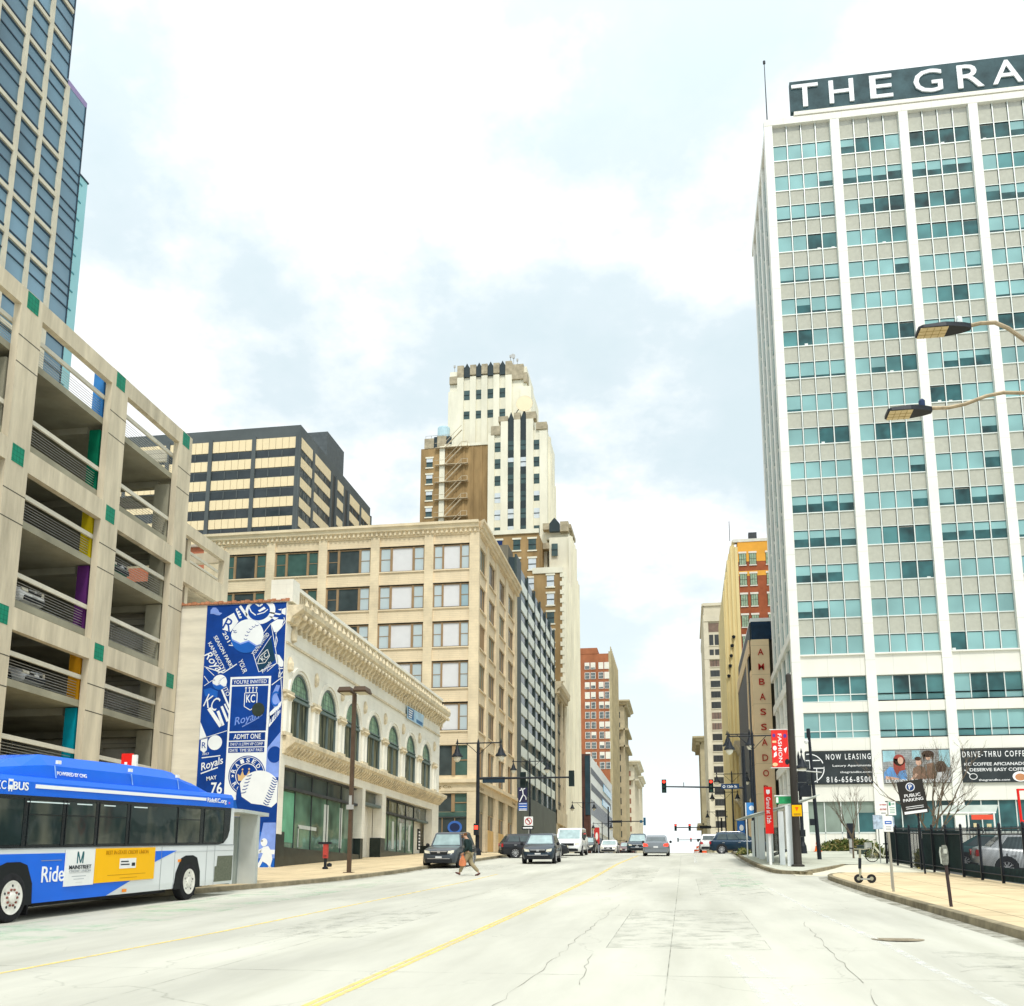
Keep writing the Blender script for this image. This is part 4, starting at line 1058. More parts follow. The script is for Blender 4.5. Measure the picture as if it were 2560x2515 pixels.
# tilted invitation card
art('mural_card',mw,*path(P1(795,795,1050,470,1140,1000,890,1110,795,795),.03),*path(P1(845,950,1055,640),.025))
art('mural_card',mgreen,P1(860,960,1050,660,1105,960,900,1100),d=.027)
txt("YOU'RE INVITED",mw,mur,FM,-21.25,13.9,.22,1.35,.033,rot=.95,bold=.02); txt('KC',mw,mur,FM,-21.0,13.2,.26,.42,.033,rot=.75); txt('Royals',mw,mur,FM,-20.85,12.65,.24,.7,.033,rot=.85,shear=.3)
art('mural_card',mw,*path([(-21.35,12.85),(-21.25,13.25),(-20.85,13.6),(-20.72,13.25),(-20.95,12.9),(-21.35,12.85)],.03),d=.033)
# ball player reaching
art('mural_player',mw,P1(1190,290,1250,270,1270,330,1240,370,1190,345),P1(1140,290,1190,280,1180,305),P1(1030,315,1190,350,1160,365,1020,330),P1(1050,470,1130,420,1220,430,1190,520,1130,590,1090,590),P1(1020,370,1150,400,1100,430),P1(1100,880,1160,900,1215,990,1225,1050,1180,1060,1120,1000))
art('mural_player',mw,*path(P1(1220,400,1245,460,1180,540,1120,600,1115,700,1100,790),.035),*path(P1(1110,600,1135,700,1110,800),.03),*path(P1(1150,1000,1180,1200,1200,1400,1200,1530),.03),*path(P1(1000,1110,1130,1000),.03),*path(P1(1150,1080,1235,1080),.05),*path(P1(1160,1120,1150,1200,1235,1120),.04),*path(P1(1060,1290,1230,1190),.04),d=.033)
art('mural_art',lil,P1(1070,1400,1120,1290,1170,1300,1130,1420,1170,1520,1090,1590,1060,1500))
txt('C',mid,mur,FM,-20.33,11.0,.8,.4,.033)
art('mural_barcode',mw,P1(1030,1650,1210,1500,1215,1570,1030,1750),P1(1020,1840,1210,1640,1210,1610,1020,1700))
art('mural_barcode',navy,*[st(*P1(1035+k*20,1790-k*19,1040+k*20,1700-k*19),[.03,.05,.02][k%3]) for k in range(9)],d=.027)
# left bats and letters
txt('KC',mw,mur,FM,-23.72,10.9,.7,.75,.027,rot=-.4); 
art('mural_bats',mw,*path(P1(390,1290,500,1560),.10),*path(P1(230,1560,390,1800),.2),*path(P1(350,1600,420,1790),.15),*path(P1(400,1540,480,1740),.13),*path(P1(440,1510,500,1640),.08))
art('mural_art',mid,P1(160,1310,250,1290,350,1340,340,1430,260,1400,180,1400),d=.024)
txt('YOUR',mw,mur,FM,-22.15,12.75,.26,.75,.027,rot=-1.15); txt('MITO',mw,mur,FM,-23.0,11.55,.22,.7,.027,rot=-1.1)
# main ticket
art('mural_ticket',mw,[(-22.78,2.9),(-20.66,2.9),(-20.58,12.2),(-22.78,12.2)],d=.03)
art('mural_ticket',navy,[(-22.68,11.78),(-20.7,11.78),(-20.7,12.08),(-22.68,12.08)],[(-22.68,9.38),(-20.72,9.38),(-20.7,11.7),(-22.68,11.7)],[(-22.68,8.9),(-20.74,8.9),(-20.74,9.3),(-22.68,9.3)],[(-22.68,8.58),(-20.76,8.58),(-20.76,8.84),(-22.68,8.84)],[(-22.68,8.28),(-20.76,8.28),(-20.76,8.53),(-22.68,8.53)],d=.036)
txt("YOU'RE INVITED",mw,mur,FM,-21.7,11.93,.2,1.8,.042); txt('ADMIT ONE',mw,mur,FM,-21.7,9.1,.26,1.45,.042,bold=.02)
txt('7/4/17 11:27PM VIP COMP',mw,mur,FM,-21.72,8.71,.15,1.75,.042); txt('DATE  TIME SEAT PASS',mw,mur,FM,-21.72,8.4,.15,1.75,.042)
txt('KC',mw,mur,FM,-21.62,11.05,.42,.48,.042,bold=.03)
art('mural_crest',mw,*path([(-21.95,11.35),(-21.28,11.35),(-21.28,10.65),(-21.62,10.45),(-21.95,10.65),(-21.95,11.35)],.04),*[ell(-21.9+.19*k,11.6,.055,.055,10) for k in range(4)],*[st((-21.9+.19*k,11.35),(-21.9+.19*k,11.6),.04) for k in range(4)],d=.042)
txt('Royals',mid,mur,FM,-21.75,9.98,.55,1.5,.042,rot=.25,shear=.35,bold=.03); txt('Royals',lil,mur,FM,-21.75,9.98,.5,1.4,.05,rot=.25,shear=.35)
art('mural_ticket',lil,*path([(-22.0,9.6),(-21.3,9.95),(-20.95,10.2)],.05),d=.046)
def hole(): 
    mb=MB(); FM.shape(mb,ell(-21.18,10.47,.34,.36,28),.048,.06); mb.build('round_vent',M('dark_green_vent',(.035,.05,.04),.6,var=.3),mur)
hole()
# lower left card
art('mural_card',mw,*path([(-24.28,9.0),(-22.82,9.42)],.03),*[ell(-23.43,8.82,.38,.38,28)],[(-24.2,8.45),(-24.0,8.3),(-23.85,8.45),(-23.85,9.05),(-24.2,8.98)],[(-24.29,9.9),(-23.9,9.1),(-24.29,9.0)])
txt('R',navy,mur,FM,-24.02,8.7,.3,.22,.027); txt('2017',mw,mur,FM,-23.9,8.25,.12,.36,.027); txt('Royals',mw,mur,FM,-23.52,7.7,.5,1.25,.027,rot=.3,shear=.3,bold=.03)
art('mural_card',mw,*path([(-24.1,7.25),(-23.2,7.55)],.06),*path([(-24.1,8.05),(-23.1,8.15)],.05)); txt('MAY',mw,mur,FM,-23.5,7.02,.2,.55,.027,rot=.15,bold=.03); txt('76',mw,mur,FM,-23.2,6.5,.6,.6,.027,bold=.05)
# RAISED ROYAL badge with a crown
art('mural_badge',navy,ell(-21.62,7.12,.98,1.0,44),d=.036); art('mural_badge',mw,ell(-21.62,7.12,.93,.95,44),d=.040); art('mural_badge',navy,ell(-21.62,7.12,.90,.92,44),d=.044)
art('mural_badge',mw,ell(-21.62,7.12,.60,.61,36),d=.048); art('mural_badge',navy,ell(-21.62,7.12,.56,.57,36),d=.052)
for i,c in enumerate('RAISED'):
    a=R(162-25*i); txt(c,mw,mur,FM,-21.62+.745*math.cos(a),7.12+.76*math.sin(a),.22,.19,.050,rot=a-math.pi/2,bold=.04)
for i,c in enumerate('RO'):
    a=R(215+24*i); txt(c,mw,mur,FM,-21.62+.745*math.cos(a),7.12+.76*math.sin(a),.22,.19,.050,rot=a+math.pi/2,bold=.04)
art('mural_badge',gold,[(-22.05,6.85),(-21.3,6.85),(-21.22,7.2),(-21.4,7.12),(-21.5,7.38),(-21.62,7.12),(-21.75,7.12),(-21.85,7.36),(-21.95,7.1),(-22.1,7.2)],ell(-21.85,7.42,.05,.05,8),ell(-21.5,7.44,.05,.05,8),d=.058)
art('mural_badge',mw,[(-22.36+.09*(1 if k%2 else .4)*math.cos(R(90+36*k+36)),7.1+.09*(1 if k%2 else .4)*math.sin(R(90+36*k+36))) for k in range(10)],d=.050)
# right lower field, big baseball, batter
art('mural_field',lil,[(-20.64,7.0),(-19.94,7.0),(-19.94,9.3),(-20.64,8.45)],d=.024); art('mural_field',navy,ell(-20.2,8.15,.38,.42,26)[0:],d=.028)
art('mural_field',mid,[(-22.78,2.4),(-19.94,2.4),(-19.94,5.9),(-22.3,5.9)],d=.042) ; art('mural_field',navy,[(-22.0,4.3),(-19.94,4.3),(-19.94,6.2),(-22.0,6.2)],d=.0445)
art('mural_field',lil,[(-20.9,3.0),(-19.94,3.0),(-19.94,4.75),(-20.6,4.75)],d=.047); art('mural_field',mw,[(-20.3,3.2),(-19.95,3.2),(-19.95,3.42),(-20.3,3.42)],d=.05)
u,z,r=-20.92,6.05,1.2
def clipu(p): return [(min(a,-19.94),b) for a,b in p]
art('mural_baseball',navy,clipu(ell(u,z,r,r+.1,44)),d=.062)
art('mural_baseball',mw,clipu([(u+r*.97*math.cos(R(a)),z+.1+(r)*math.sin(R(a))) for a in range(0,160,8)]+[(u-r*.75,z-.0),(u-r*.3,z-.35),(u+.2,z-.42),(u+.7,z-.55),(u+r,z-.3)]),d=.068)
ss=[]
for k in range(11):
    t=k/10; cx=-20.05-.42*(1-t)**1.2-.02; cz=5.62+1.25*t; ss+=[st((cx-.16,cz+.12),(cx,cz),.045),st((cx,cz),(cx+.13,cz+.03),.045)]
for k in range(6):
    t=k/5; cx=-21.75+.25*t; cz=6.25+.85*t; ss+=[st((cx-.1,cz-.02),(cx+.05,cz-.01),.04),st((cx+.05,cz-.01),(cx+.16,cz+.05),.04)]
art('mural_baseball',navy,*[clipu(q) for q in ss],d=.074)
art('mural_player',mw,ell(-20.52,3.78,.17,.2,16),[(-20.72,3.85),(-20.6,3.8),(-20.6,3.9)],[(-20.75,3.3),(-20.55,3.55),(-20.3,3.6),(-20.12,3.35),(-20.05,2.95),(-20.15,2.55),(-20.35,2.75),(-20.55,2.85),(-20.8,2.4),(-20.95,2.42),(-20.65,3.0),(-20.55,3.25)],[(-20.98,3.35),(-20.8,3.4),(-20.6,3.5),(-20.7,3.25),(-20.9,3.2)],[(-20.25,2.6),(-20.1,2.6),(-20.05,2.42),(-20.3,2.42)],d=.054)

# ---- low white modern building, brick tower and the far left row ----
lw=T('white_bank_building','low white panelled building with two rows of slot windows and a dark brown end wall','building',(-25,260,gz(250)))
FL=F('E',-19.9); mb=MB(); mb.box(-19.9,-45,226,296,-5,30.2); mb.build('wall',M('white_panel_wall',(.72,.74,.72),.5,var=.05,scale=.2),lw)
mb=MB(); mb.box(-19.88,-45,225.4,226,-5,30.4); mb.build('brown_end_wall',M('dark_brown_granite',(.10,.05,.04),.4,var=.3,scale=.4,joints=dict(w=3,h=3.5,m=.06,d=.7)),lw)
mb=MB(); mb.box(-19.9,-21,225.38,225.2,17,30); mb.build('glass_strip',G('bank_dark_glass',(.02,.05,.07)),lw)
mb=MB()
for i in range(40):
    y=227.6+i*1.55
    if y<289:
        FL.box(mb,y,y+.7,26.2,27.7,.0,.06); FL.box(mb,y,y+.7,22.6,24.2,.0,.06)
mb.each('slot_window',M('slot_dark',(.03,.035,.05),.3,var=0),lw)
mb=MB()
for i in range(21): y=227.5+i*3.2; FL.box(mb,y,y+1.5,17.2,20.6,.0,.08); FL.box(mb,y,y+1.6,6,13.2,.0,.1)
mb.each('tall_window',M('slot_navy',(.03,.04,.08),.3,var=.2),lw)
mb=MB(); FL.box(mb,262,290,25.4,27.2,.07,.2); FL.box(mb,258,284,21.6,23.2,.07,.2); mb.each('blue_glass_strip',G('blue_strip_glass',(.20,.42,.60),.1,1,.2),lw)  # two strips of blue glass on the street face
mb=MB(); FL.box(mb,226,296,14.2,15.2,.0,.4); mb.build('ledge',M('white_panel_wall',(.7,.7,.7)),lw)
# brick tower
bt_=T('brick_tower','orange red brick office tower with paired white-framed windows beyond the low white building','office building',(-26,310,gz(300)))
brick=M('red_orange_brick',(.36,.135,.065),.85,var=.16,scale=.5,blotch=.15,stretch=(1,1,.5)); tanb=M('tan_brick',(.42,.36,.22),.85,var=.15,scale=.4,blotch=.15)
mb=MB(); mb.box(-20.4,-45,297.3,331,-8,69.2); mb.box(-23.7,-45,297.2,310,69.2,71); mb.build('wall',brick,bt_)
mb=MB(); mb.box(-19.9,-20.42,297.2,331.2,-8,69.8); mb.build('tan_side_wall',tanb,bt_)
Fb=F('S',297.2); it=[]
wf=M('white_window_frame',(.75,.73,.68),.6,var=0); dg=G('brick_tower_glass',(.05,.08,.09)); bl=M('cream_blind',(.72,.70,.60),.7,var=.05)
rr=random.Random(9)
for k in range(11):
    z=66.5-2.95*k
    if z<36: break
    for u in (-27.38,-25.64,-23.3,-21.6):
        b=rr.choice([0,0,1,.5,.8])
        def fn(mb,u=u,z=z,b=b):
            mb.mi=0; Fb.box(mb,u-.06,u+1.36,z-1.95,z+.06,.0,.06)
            zm=z-1.8*b
            if b: mb.mi=2; Fb.box(mb,u+.08,u+1.22,zm,z-.06,.06,.07)
            if b<1:
                mb.mi=1; Fb.box(mb,u+.08,u+1.22,z-1.85,zm-(.0 if b else .06),.06,.07); mb.mi=0; Fb.box(mb,u+.42,u+.47,z-1.85,zm,.07,.08); Fb.box(mb,u+.83,u+.88,z-1.85,zm,.07,.08); Fb.box(mb,u,u+1.3,z-.95,z-.88,.07,.08)
        it.append((k,fn))
FT=F('E',-19.9)
for k in range(17):
    for y in range(299,330,3):
        def fn(mb,y=y,z=66.3-3.6*k): mb.mi=0; FT.box(mb,y,y+1.5,z-2,z,.0,.04); mb.mi=1; FT.box(mb,y+.1,y+1.4,z-1.9,z-.1,.04,.05)
        it.append((20+k,fn))
wins(bt_,it,'window',100,[wf,dg,bl])
mb=MB()
for y in range(297,331,3): FT.box(mb,y+.2,y+.9,0,71.2,.0,.3)
mb.each('tan_pier',tanb,bt_)
def simple(name,label,x,y0,y1,zt,mat,cornice=1.2,sx=-1,cols=None,zb=-12,step=3.8,wm=None,cz=None):
    o=T(name,label,'building',(x+sx*8,(y0+y1)/2,gz(y0)))
    mb=MB(); mb.box(x,x+sx*25,y0,y1,zb,zt); mb.build('wall',mat,o)
    fs=F('E' if sx<0 else 'W',x); ff=F('S',y0)
    wm=wm or G('far_window_glass',(.05,.06,.055))
    mb=MB(); z=zt-4
    while z>gz(y0)+5:
        y=y0+1.2
        while y<y1-2: fs.box(mb,y,y+1.6,z-2.2,z,.0,.08); y+=3.4
        for k in range(6):
            u=x+sx*(1.2+k*3.2); ff.box(mb,min(u,u+sx*1.4),max(u,u+sx*1.4),z-2.2,z,.0,.08)
        z-=step
    mb.each('window',wm,o)
    mb=MB(); c=cornice; a=x-sx*c; 
    pr=[(0,zt-1.6),(c*.5,zt-1.4),(c*.6,zt-.9),(c,zt-.5),(c,zt),(0,zt)]
    mb.loft([[(x-sx*d,y0-d,z) for d,z in pr],[(x-sx*d,y1,z) for d,z in pr]]); mb.loft([[(x-sx*d,y0-d,z) for d,z in pr],[(x+sx*25,y0-d,z) for d,z in pr]])
    for zz in (cz or []): fs.box(mb,y0,y1,zz,zz+.7,.0,c*.7); ff.box(mb,min(x,x+sx*25),max(x,x+sx*25),zz,zz+.7,.0,c*.7)
    n=int((y1-y0)/2.2)
    for k in range(n): fs.box(mb,y0+k*2.2,y0+k*2.2+.8,zt-2.3,zt-1.6,.0,c*.6)
    mb.build('cornice',mat,o)
    mb=MB(); y=y0
    while y<y1: fs.box(mb,y,y+1,zb,zt-1.6,.0,.35); y+=3.4
    mb.each('pilaster',mat,o)
    return o
olive=M('olive_limestone',(.46,.40,.26),.85,var=.15,scale=.3,blotch=.2); pst=M('pale_limestone',(.62,.57,.44),.85,var=.12,scale=.3,blotch=.15)
simple('corniced_office_building','tall olive limestone building with a heavy bracketed cornice behind the brick tower',-19.9,362,388,66.5,olive,2.4,cz=[56,50])
simple('classical_office_building','pale limestone building with red-brown window bays left of the far street end',-19.9,430,468,53,pst,3.0,wm=M('red_brown_bays',(.24,.11,.07),.7,var=.2),cz=[45])
simple('far_stone_building','farthest pale stone building at the left edge of the open sky',-19.9,480,512,52,pst,2.2)
# ================= RIGHT SIDE BUILDINGS =================
gr=T('apartment_tower','tall white gridded apartment tower with teal window bands and a big roof sign','apartment building',(25,105,gz(95)))
wstone=M('white_marble_pier',(.83,.82,.76),.55,var=.06,scale=.4,joints=dict(w=30,h=3.345,m=.03,d=.8))
wband=M('ivory_band',(.80,.78,.70),.6,var=.04,scale=.5,joints=dict(w=2.8,h=20,m=.025,d=.85))
aggp=M('pebble_spandrel_panel',(.47,.47,.40),.9,var=.07,scale=2.5,bump=.1,blotch=.04)
mul=M('aluminium_mullion',(.72,.76,.72),.4,metal=.2,var=.05)
tg=[G('teal_glass_blind',(.23,.42,.42),.06,.7,.22,.22,.25),G('teal_glass_dark',(.022,.085,.09),.05,.8,.7,.5,.3),mul,G('teal_glass_mid',(.07,.20,.205),.06,.8,.45,.3,.3),M('office_white_clutter',(.7,.75,.72),.6,var=.1),G('grey_green_lobby_glass',(.24,.30,.25),.1,.6,.2,.6),M('dark_gasket',(.03,.045,.045))]  # colour noise in the light teal glass imitates uneven reflections
YG=93.0
bays=[(10.72,16.27),(17.13,22.72),(23.57,29.17),(30.01,35.6),(36.45,42.05),(42.9,48.5)]
mb=MB(); mb.box(10.35,55,YG+.45,114.3,3,76.3); mb.build('wall',M('tower_core',(.5,.5,.45),.8),gr)
FGr=F('S',YG+.45)
ups=[(9.95,10.72)]+[(a[1],b[0]) for a,b in zip(bays,bays[1:])]+[(48.5,55)]
for a,b in ups:
    mb=MB(); FGr.box(mb,a,b,3.5,76.05,-.1 if a<10 else .0,.45); mb.build('pier',wstone,gr)
mb=MB(); FGr.box(mb,9.95,55,76.053,76.75,-.2,.47); FGr.box(mb,10,55,76.753,76.95,-.5,.2); mb.build('roof_band',wband,gr)
rr=random.Random(21); it=[]; pan=[]
for bi,(u0,u1) in enumerate(bays):
    W=(u1-u0)/4
    for k in range(16):
        zt=73.87-3.343*k; zb=zt-1.6
        q=rr.random(); state=[]
        cur=rr.choices(['L','D','H','P'],[.55,.22,.15,.08])[0]
        for j in range(4):
            if rr.random()<.28: cur=rr.choices(['L','D','H','P'],[.5,.25,.15,.1])[0]
            state.append(cur)
        if bi==0 and k in (0,): state=['L']*4
        if bi==1 and k==0: state=['H','D','D','L']
        if bi==0 and k==3: state=['L','L','D','D']
        if bi==1 and k==3: state=['L','L','D','D']
        if bi==2 and k in (2,3): state=['D']*4
        def fn(mb,u0=u0,W=W,zt=zt,zb=zb,state=state,rr=random.Random(bi*50+k)):
            for j,sx in enumerate(state):
                a,b=u0+W*j+.03,u0+W*(j+1)-.03
                if sx=='L': mb.mi=0; FGr.box(mb,a,b,zb,zt,.0,.06)
                elif sx=='D':
                    mb.mi=rr.choice([1,1,3]); FGr.box(mb,a,b,zb,zt-.15*rr.random(),.0,.06)
                    if rr.random()<.3: mb.mi=4; x=a+rr.random()*(b-a-.35); FGr.box(mb,x,x+.3,zb+.02,zb+.1+.12*rr.random(),.061,.064)
                elif sx=='H':
                    zm=zb+(zt-zb)*rr.uniform(.35,.65); mb.mi=0; FGr.box(mb,a,b,zm,zt,.0,.06); mb.mi=1; FGr.box(mb,a,b,zb,zm,.0,.058)
                else:
                    zm=zb+.25; mb.mi=0; FGr.box(mb,a,b,zm,zt,.0,.06); mb.mi=1; FGr.box(mb,a,b,zb,zm,.0,.058)
            mb.mi=2
            FGr.box(mb,u0,u0+4*W,zb-.09,zb,.0,.13); FGr.box(mb,u0,u0+4*W,zt+.02,zt+.07,.0,.13); mb.mi=6; FGr.box(mb,u0,u0+4*W,zt-.03,zt+.02,.0,.11)
        it.append((bi,fn))
        def fp(mb,u0=u0,u1=u1,zt=zt): FGr.box(mb,u0,u1,zt+.07,zt+3.343-1.6-.09,.0,.045)
        pan.append((bi,fp))
    def fp(mb,u0=u0,u1=u1): FGr.box(mb,u0,u1,22.05,22.09,.0,.045); 
    # podium window rows
    for (zb,zt) in ((17.8,19.99),(14.54,16.75)):
        def fn(mb,u0=u0,W=W,zt=zt,zb=zb,r2=random.Random(bi)):
            n=4
            for j in range(n):
                a,b=u0+W*j,u0+W*(j+1); mb.mi=r2.choice([0,0,1]) if zb>17 else 0
                if zb>17 and j: mb.mi=1 if j<3 else 3
                FGr.box(mb,a,b,zb+.6,zt,.0,.06); mb.mi=0 if r2.random()<.6 else 3; FGr.box(mb,a,b,zb,zb+.6,.0,.06); mb.mi=2
                FGr.box(mb,a-.04,a+.04,zb,zt,.06,.15)
            FGr.box(mb,u0,u1,zb+.56,zb+.64,.06,.13); FGr.box(mb,u0,u1,zb-.08,zb,.0,.3)
        it.append((bi,fn))
    def fn(mb,u0=u0,u1=u1,W=W,bi=bi):
        n=4
        for j in range(n):
            mb.mi=5 if bi==0 else 1; FGr.box(mb,u0+W*j,u0+W*(j+1),6.3,8.95,.0,.06); mb.mi=2; FGr.box(mb,u0+W*j-.04,u0+W*j+.04,5.0,8.95,.061,.16)
        mb.mi=2; FGr.box(mb,u0,u1,6.22,6.34,.061,.16)
        if bi==0: mb.mi=1; FGr.box(mb,u0+W*3,u1,4.9,8.0,.07,.1)
    it.append((bi,fn))
wins(gr,it,'window',100,tg); wins(gr,pan,'spandrel_panel',100,[aggp])
for (u0,u1) in bays:
    W=(u1-u0)/4; mb=MB()
    for j in range(5):
        x=u0+W*j; FGr.box(mb,x-.045,x+.045,22.0,76.05,.0,.17)
    mb.each('mullion',mul,gr)
    mb=MB()
    for j in range(1,4): x=u0+W*j; FGr.box(mb,x-.085,x+.085,22.0,76.05,.0,.075)
    mb.build('gasket',M('dark_gasket',(.03,.045,.045),.6,var=0),gr)
    mb=MB()
    for z0,z1 in ((20.05,21.9),(16.8,17.7),(13.4,14.45),(8.97,10.45)): FGr.box(mb,u0,u1,z0,z1,.0,.30)
    FGr.box(mb,u0,u1,21.9,22.0,.0,.5); FGr.box(mb,u0,u1,4.5,6.22,.0,.12)
    mb.each('spandrel_band',wband,gr)
# west face: closely set marble fins
FWs=F('W',10.35)
mb=MB(); y=94.9; i=0
while y<114.4:
    FWs.box(mb,y-.55,y+.55,5,76.3,.0,.26); FWs.box(mb,y+1.95,y+2.25,24.31,75.59,.0,.12); y+=4.3; i+=1
FWs.box(mb,93.2,114.3,23.6,24.3,.0,.45); FWs.box(mb,93.2,114.3,75.6,76.5,.0,.30)
for z in (20,16.5,13,9.4): FWs.box(mb,93.5,114.3,z,z+.9,.0,.34)
mb.each('side_fin',wstone,gr)
mb=MB(); 
for k in range(16): 
    zt=73.87-3.343*k; FWs.box(mb,94.3,114,zt-2.9,zt,.0,.05)
mb.each('side_window',tg[3],gr)
# roof sign
rs=T('roof_sign','long dark teal rooftop signboard with raised white letters on top of the white tower','sign',(31,93.4,77))
mb=MB(); mb.box(12.62,51,93.0,93.6,77.35,80.75); mb.build('signboard',M('dark_teal_board',(.045,.085,.095),.6,var=.35,scale=.7,blotch=.2),rs)
mb=MB(); mb.box(12.9,51,92.95,94.5,76.9,77.3); mb.build('base',wband,rs)
FR=F('S',93.0)
for c,u,w_ in (('T',14.05,2.55),('H',17.53,2.35),('E',21.3,2.15),('G',25.68,2.7),('R',29.6,2.4),('A',32.95,2.75),('N',36.9,2.5),('D',40.9,2.4)):
    txt(c,M('white_sign_letter',(.85,.87,.88),.5,var=0),rs,FR,u,79.0,2.55,w_,.0,name='letter',bold=.015,ex=.07)
rd=T('roof_mast','thin tall dark mast at the left roof corner of the white tower','antenna',(10.35,93.6,76.75))
mb=MB(); mb.tube([(10.35,93.6,76.75),(10.35,93.6,83.9)],.07,6,.04); mb.lathe([(0,-.2),(.13,-.15),(.13,.15),(0,.2)],(10.35,93.6,83.9),8); mb.build('mast',dkgrey,rd)
# banners on the podium
FB=F('S',92.99)
cg_=M('charcoal_banner',(.035,.042,.045),.6,var=.3,scale=.8)
b1=T('leasing_banner','charcoal banner with a round emblem and a phone number on the white tower','banner',(13.4,92.9,11.9),'printed panels across the podium bays of the white tower')
mb=MB(); FB.box(mb,10.66,16.25,10.5,13.3,.0,.06); mb.build('panel',cg_,b1)
txt('NOW LEASING',wht,b1,FB,14.3,12.83,.5,3.75,.065,bold=.02,sp=1.45); txt('Luxury Apartments',wht,b1,FB,14.55,12.03,.24,3.2,.065,bold=.02); txt('thegrandkc.com',wht,b1,FB,14.85,11.46,.22,2.6,.065,bold=.02); txt('816-656-8500',wht,b1,FB,14.25,10.85,.5,3.75,.065,bold=.02,sp=1.3)
mb=MB()
for a,b in ((60,300),): 
    p=[(11.0+1.25*math.cos(R(t)),11.85+1.25*math.sin(R(t))) for t in range(25,271,6)][0:0]
for t in list(range(20,100,5))+list(range(-85,5,5)): 
    q=[(10.98+rad*math.cos(R(tt)),11.86+rad*math.sin(R(tt))) for rad,tt in ((1.2,t),(1.28,t),(1.28,t+5),(1.2,t+5))]; FB.shape(mb,q,.06,.075)
FB.box(mb,10.7,11.9,12.5,12.58,.06,.075); FB.box(mb,11.0,12.26,11.82,11.9,.06,.075); FB.box(mb,11.55,11.62,10.6,11.85,.06,.075); FB.box(mb,11.0,11.07,11.9,12.5,.06,.075); mb.build('emblem',wht,b1)
b2=T('people_poster','large window poster of people sitting together on the white tower','poster',(19.8,92.9,11.9),'printed panels across the podium bays of the white tower')
mb=MB(); FB.box(mb,17.15,22.7,10.48,13.3,.0,.05); mb.build('panel',M('poster_brick_scene',(.32,.33,.33),.6,var=.35,scale=1.4,joints=dict(w=.5,h=.16,m=.02,d=.6)),b2)
def pshape(mat,*ps,d=.055,name='poster_figure'):
    mb=MB()
    for p in ps: FB.shape(mb,p,d,d+.006)
    mb.build(name,mat,b2)
skin=M('poster_skin',(.62,.38,.28),.6,var=.08)
pshape(M('poster_teal',(.30,.50,.55),.6,var=.3,scale=1),[(17.2,12.3),(18.2,12.4),(18.2,13.28),(17.2,13.28)],[(19.6,12.5),(20.3,12.5),(20.3,13.28),(19.6,13.28)],[(21.8,11.8),(22.65,11.8),(22.65,13.28),(21.8,13.28)],d=.052)
pshape(M('poster_blue_shirt',(.12,.30,.60),.6,var=.2),[(17.2,11.4),(17.7,11.9),(18.2,11.7),(18.6,11.95),(19.0,11.6),(19.1,10.75),(17.9,10.75),(17.2,10.9)])
pshape(M('poster_red_hair',(.33,.06,.045),.6,var=.3),ell(18.5,12.45,.48,.5,18),[(18.05,12.6),(18.0,11.7),(18.25,11.1),(18.5,11.5),(18.95,11.6),(19.0,12.5)],d=.062)
pshape(skin,ell(18.62,12.4,.24,.32,14),ell(20.1,12.25,.24,.3,14),ell(20.9,12.7,.24,.3,14),[(17.3,11.1),(18.4,10.9),(18.4,10.75),(17.3,10.8)],[(19.3,10.75),(19.8,11.3),(20.0,11.2),(19.6,10.75)],d=.069)
pshape(M('poster_dark_hair',(.06,.035,.025),.6,var=.3),ell(20.9,12.95,.5,.3,16),ell(20.05,12.55,.27,.18,12),ell(21.9,11.8,.45,.55,16),[(20.45,12.9),(20.55,12.2),(20.68,12.9)],[(21.15,12.9),(21.3,12.3),(21.4,12.9)],d=.075)
pshape(M('poster_brown_shirt',(.22,.13,.09),.6,var=.3),[(19.5,10.75),(19.6,11.7),(20.0,11.95),(20.6,11.8),(20.75,10.75)],[(20.7,10.75),(20.75,12.1),(21.3,12.2),(21.5,11.2),(21.4,10.75)],d=.059)
pshape(M('poster_grey_shirt',(.5,.5,.5),.6,var=.2),[(21.4,10.75),(21.6,11.35),(22.2,11.4),(22.5,10.75)],d=.08)
txt('LUXURY APARTMENTS',wht,b2,FB,19.9,10.66,.28,5.2,.09)
b3=T('coffee_banner','charcoal banner about drive-thru coffee with a drawn spoon and cup on the white tower','banner',(26.5,92.9,11.9),'printed panels across the podium bays of the white tower')
mb=MB(); FB.box(mb,23.6,29.15,10.45,13.25,.0,.06); mb.build('panel',cg_,b3)
txt('DRIVE-THRU COFFEE',wht,b3,FB,26.35,12.85,.5,5.3,.065,bold=.02,sp=1.35); txt('KC COFFEE AFICIANADOS',wht,b3,FB,26.4,12.0,.27,5.2,.065,bold=.02); txt('DESERVE EASY COFFEE',wht,b3,FB,26.55,11.52,.27,4.7,.065,bold=.02); txt('thegrandkc.com',wht,b3,FB,26.1,10.62,.22,2.5,.065,bold=.02)
mb=MB(); FB.shape(mb,ell(28.2,10.9,.62,.44,20),.06,.07); mb.build('cup_drawing',wht,b3); mb=MB(); FB.shape(mb,ell(28.2,10.85,.42,.3,20),.071,.08); mb.build('coffee_drawing',M('coffee_tan',(.55,.25,.12),.5),b3)
mb=MB()
for t in range(0,360,20): FB.shape(mb,[(24.45+rx*math.cos(R(tt)),10.95+ry*math.sin(R(tt))) for rx,ry,tt in ((.28,.22,t),(.33,.27,t),(.33,.27,t+20),(.28,.22,t+20))],.06,.07)
FB.shape(mb,[(23.75,11.5),(23.82,11.55),(24.25,11.15),(24.2,11.08)],.06,.07); mb.build('spoon_drawing',wht,b3)

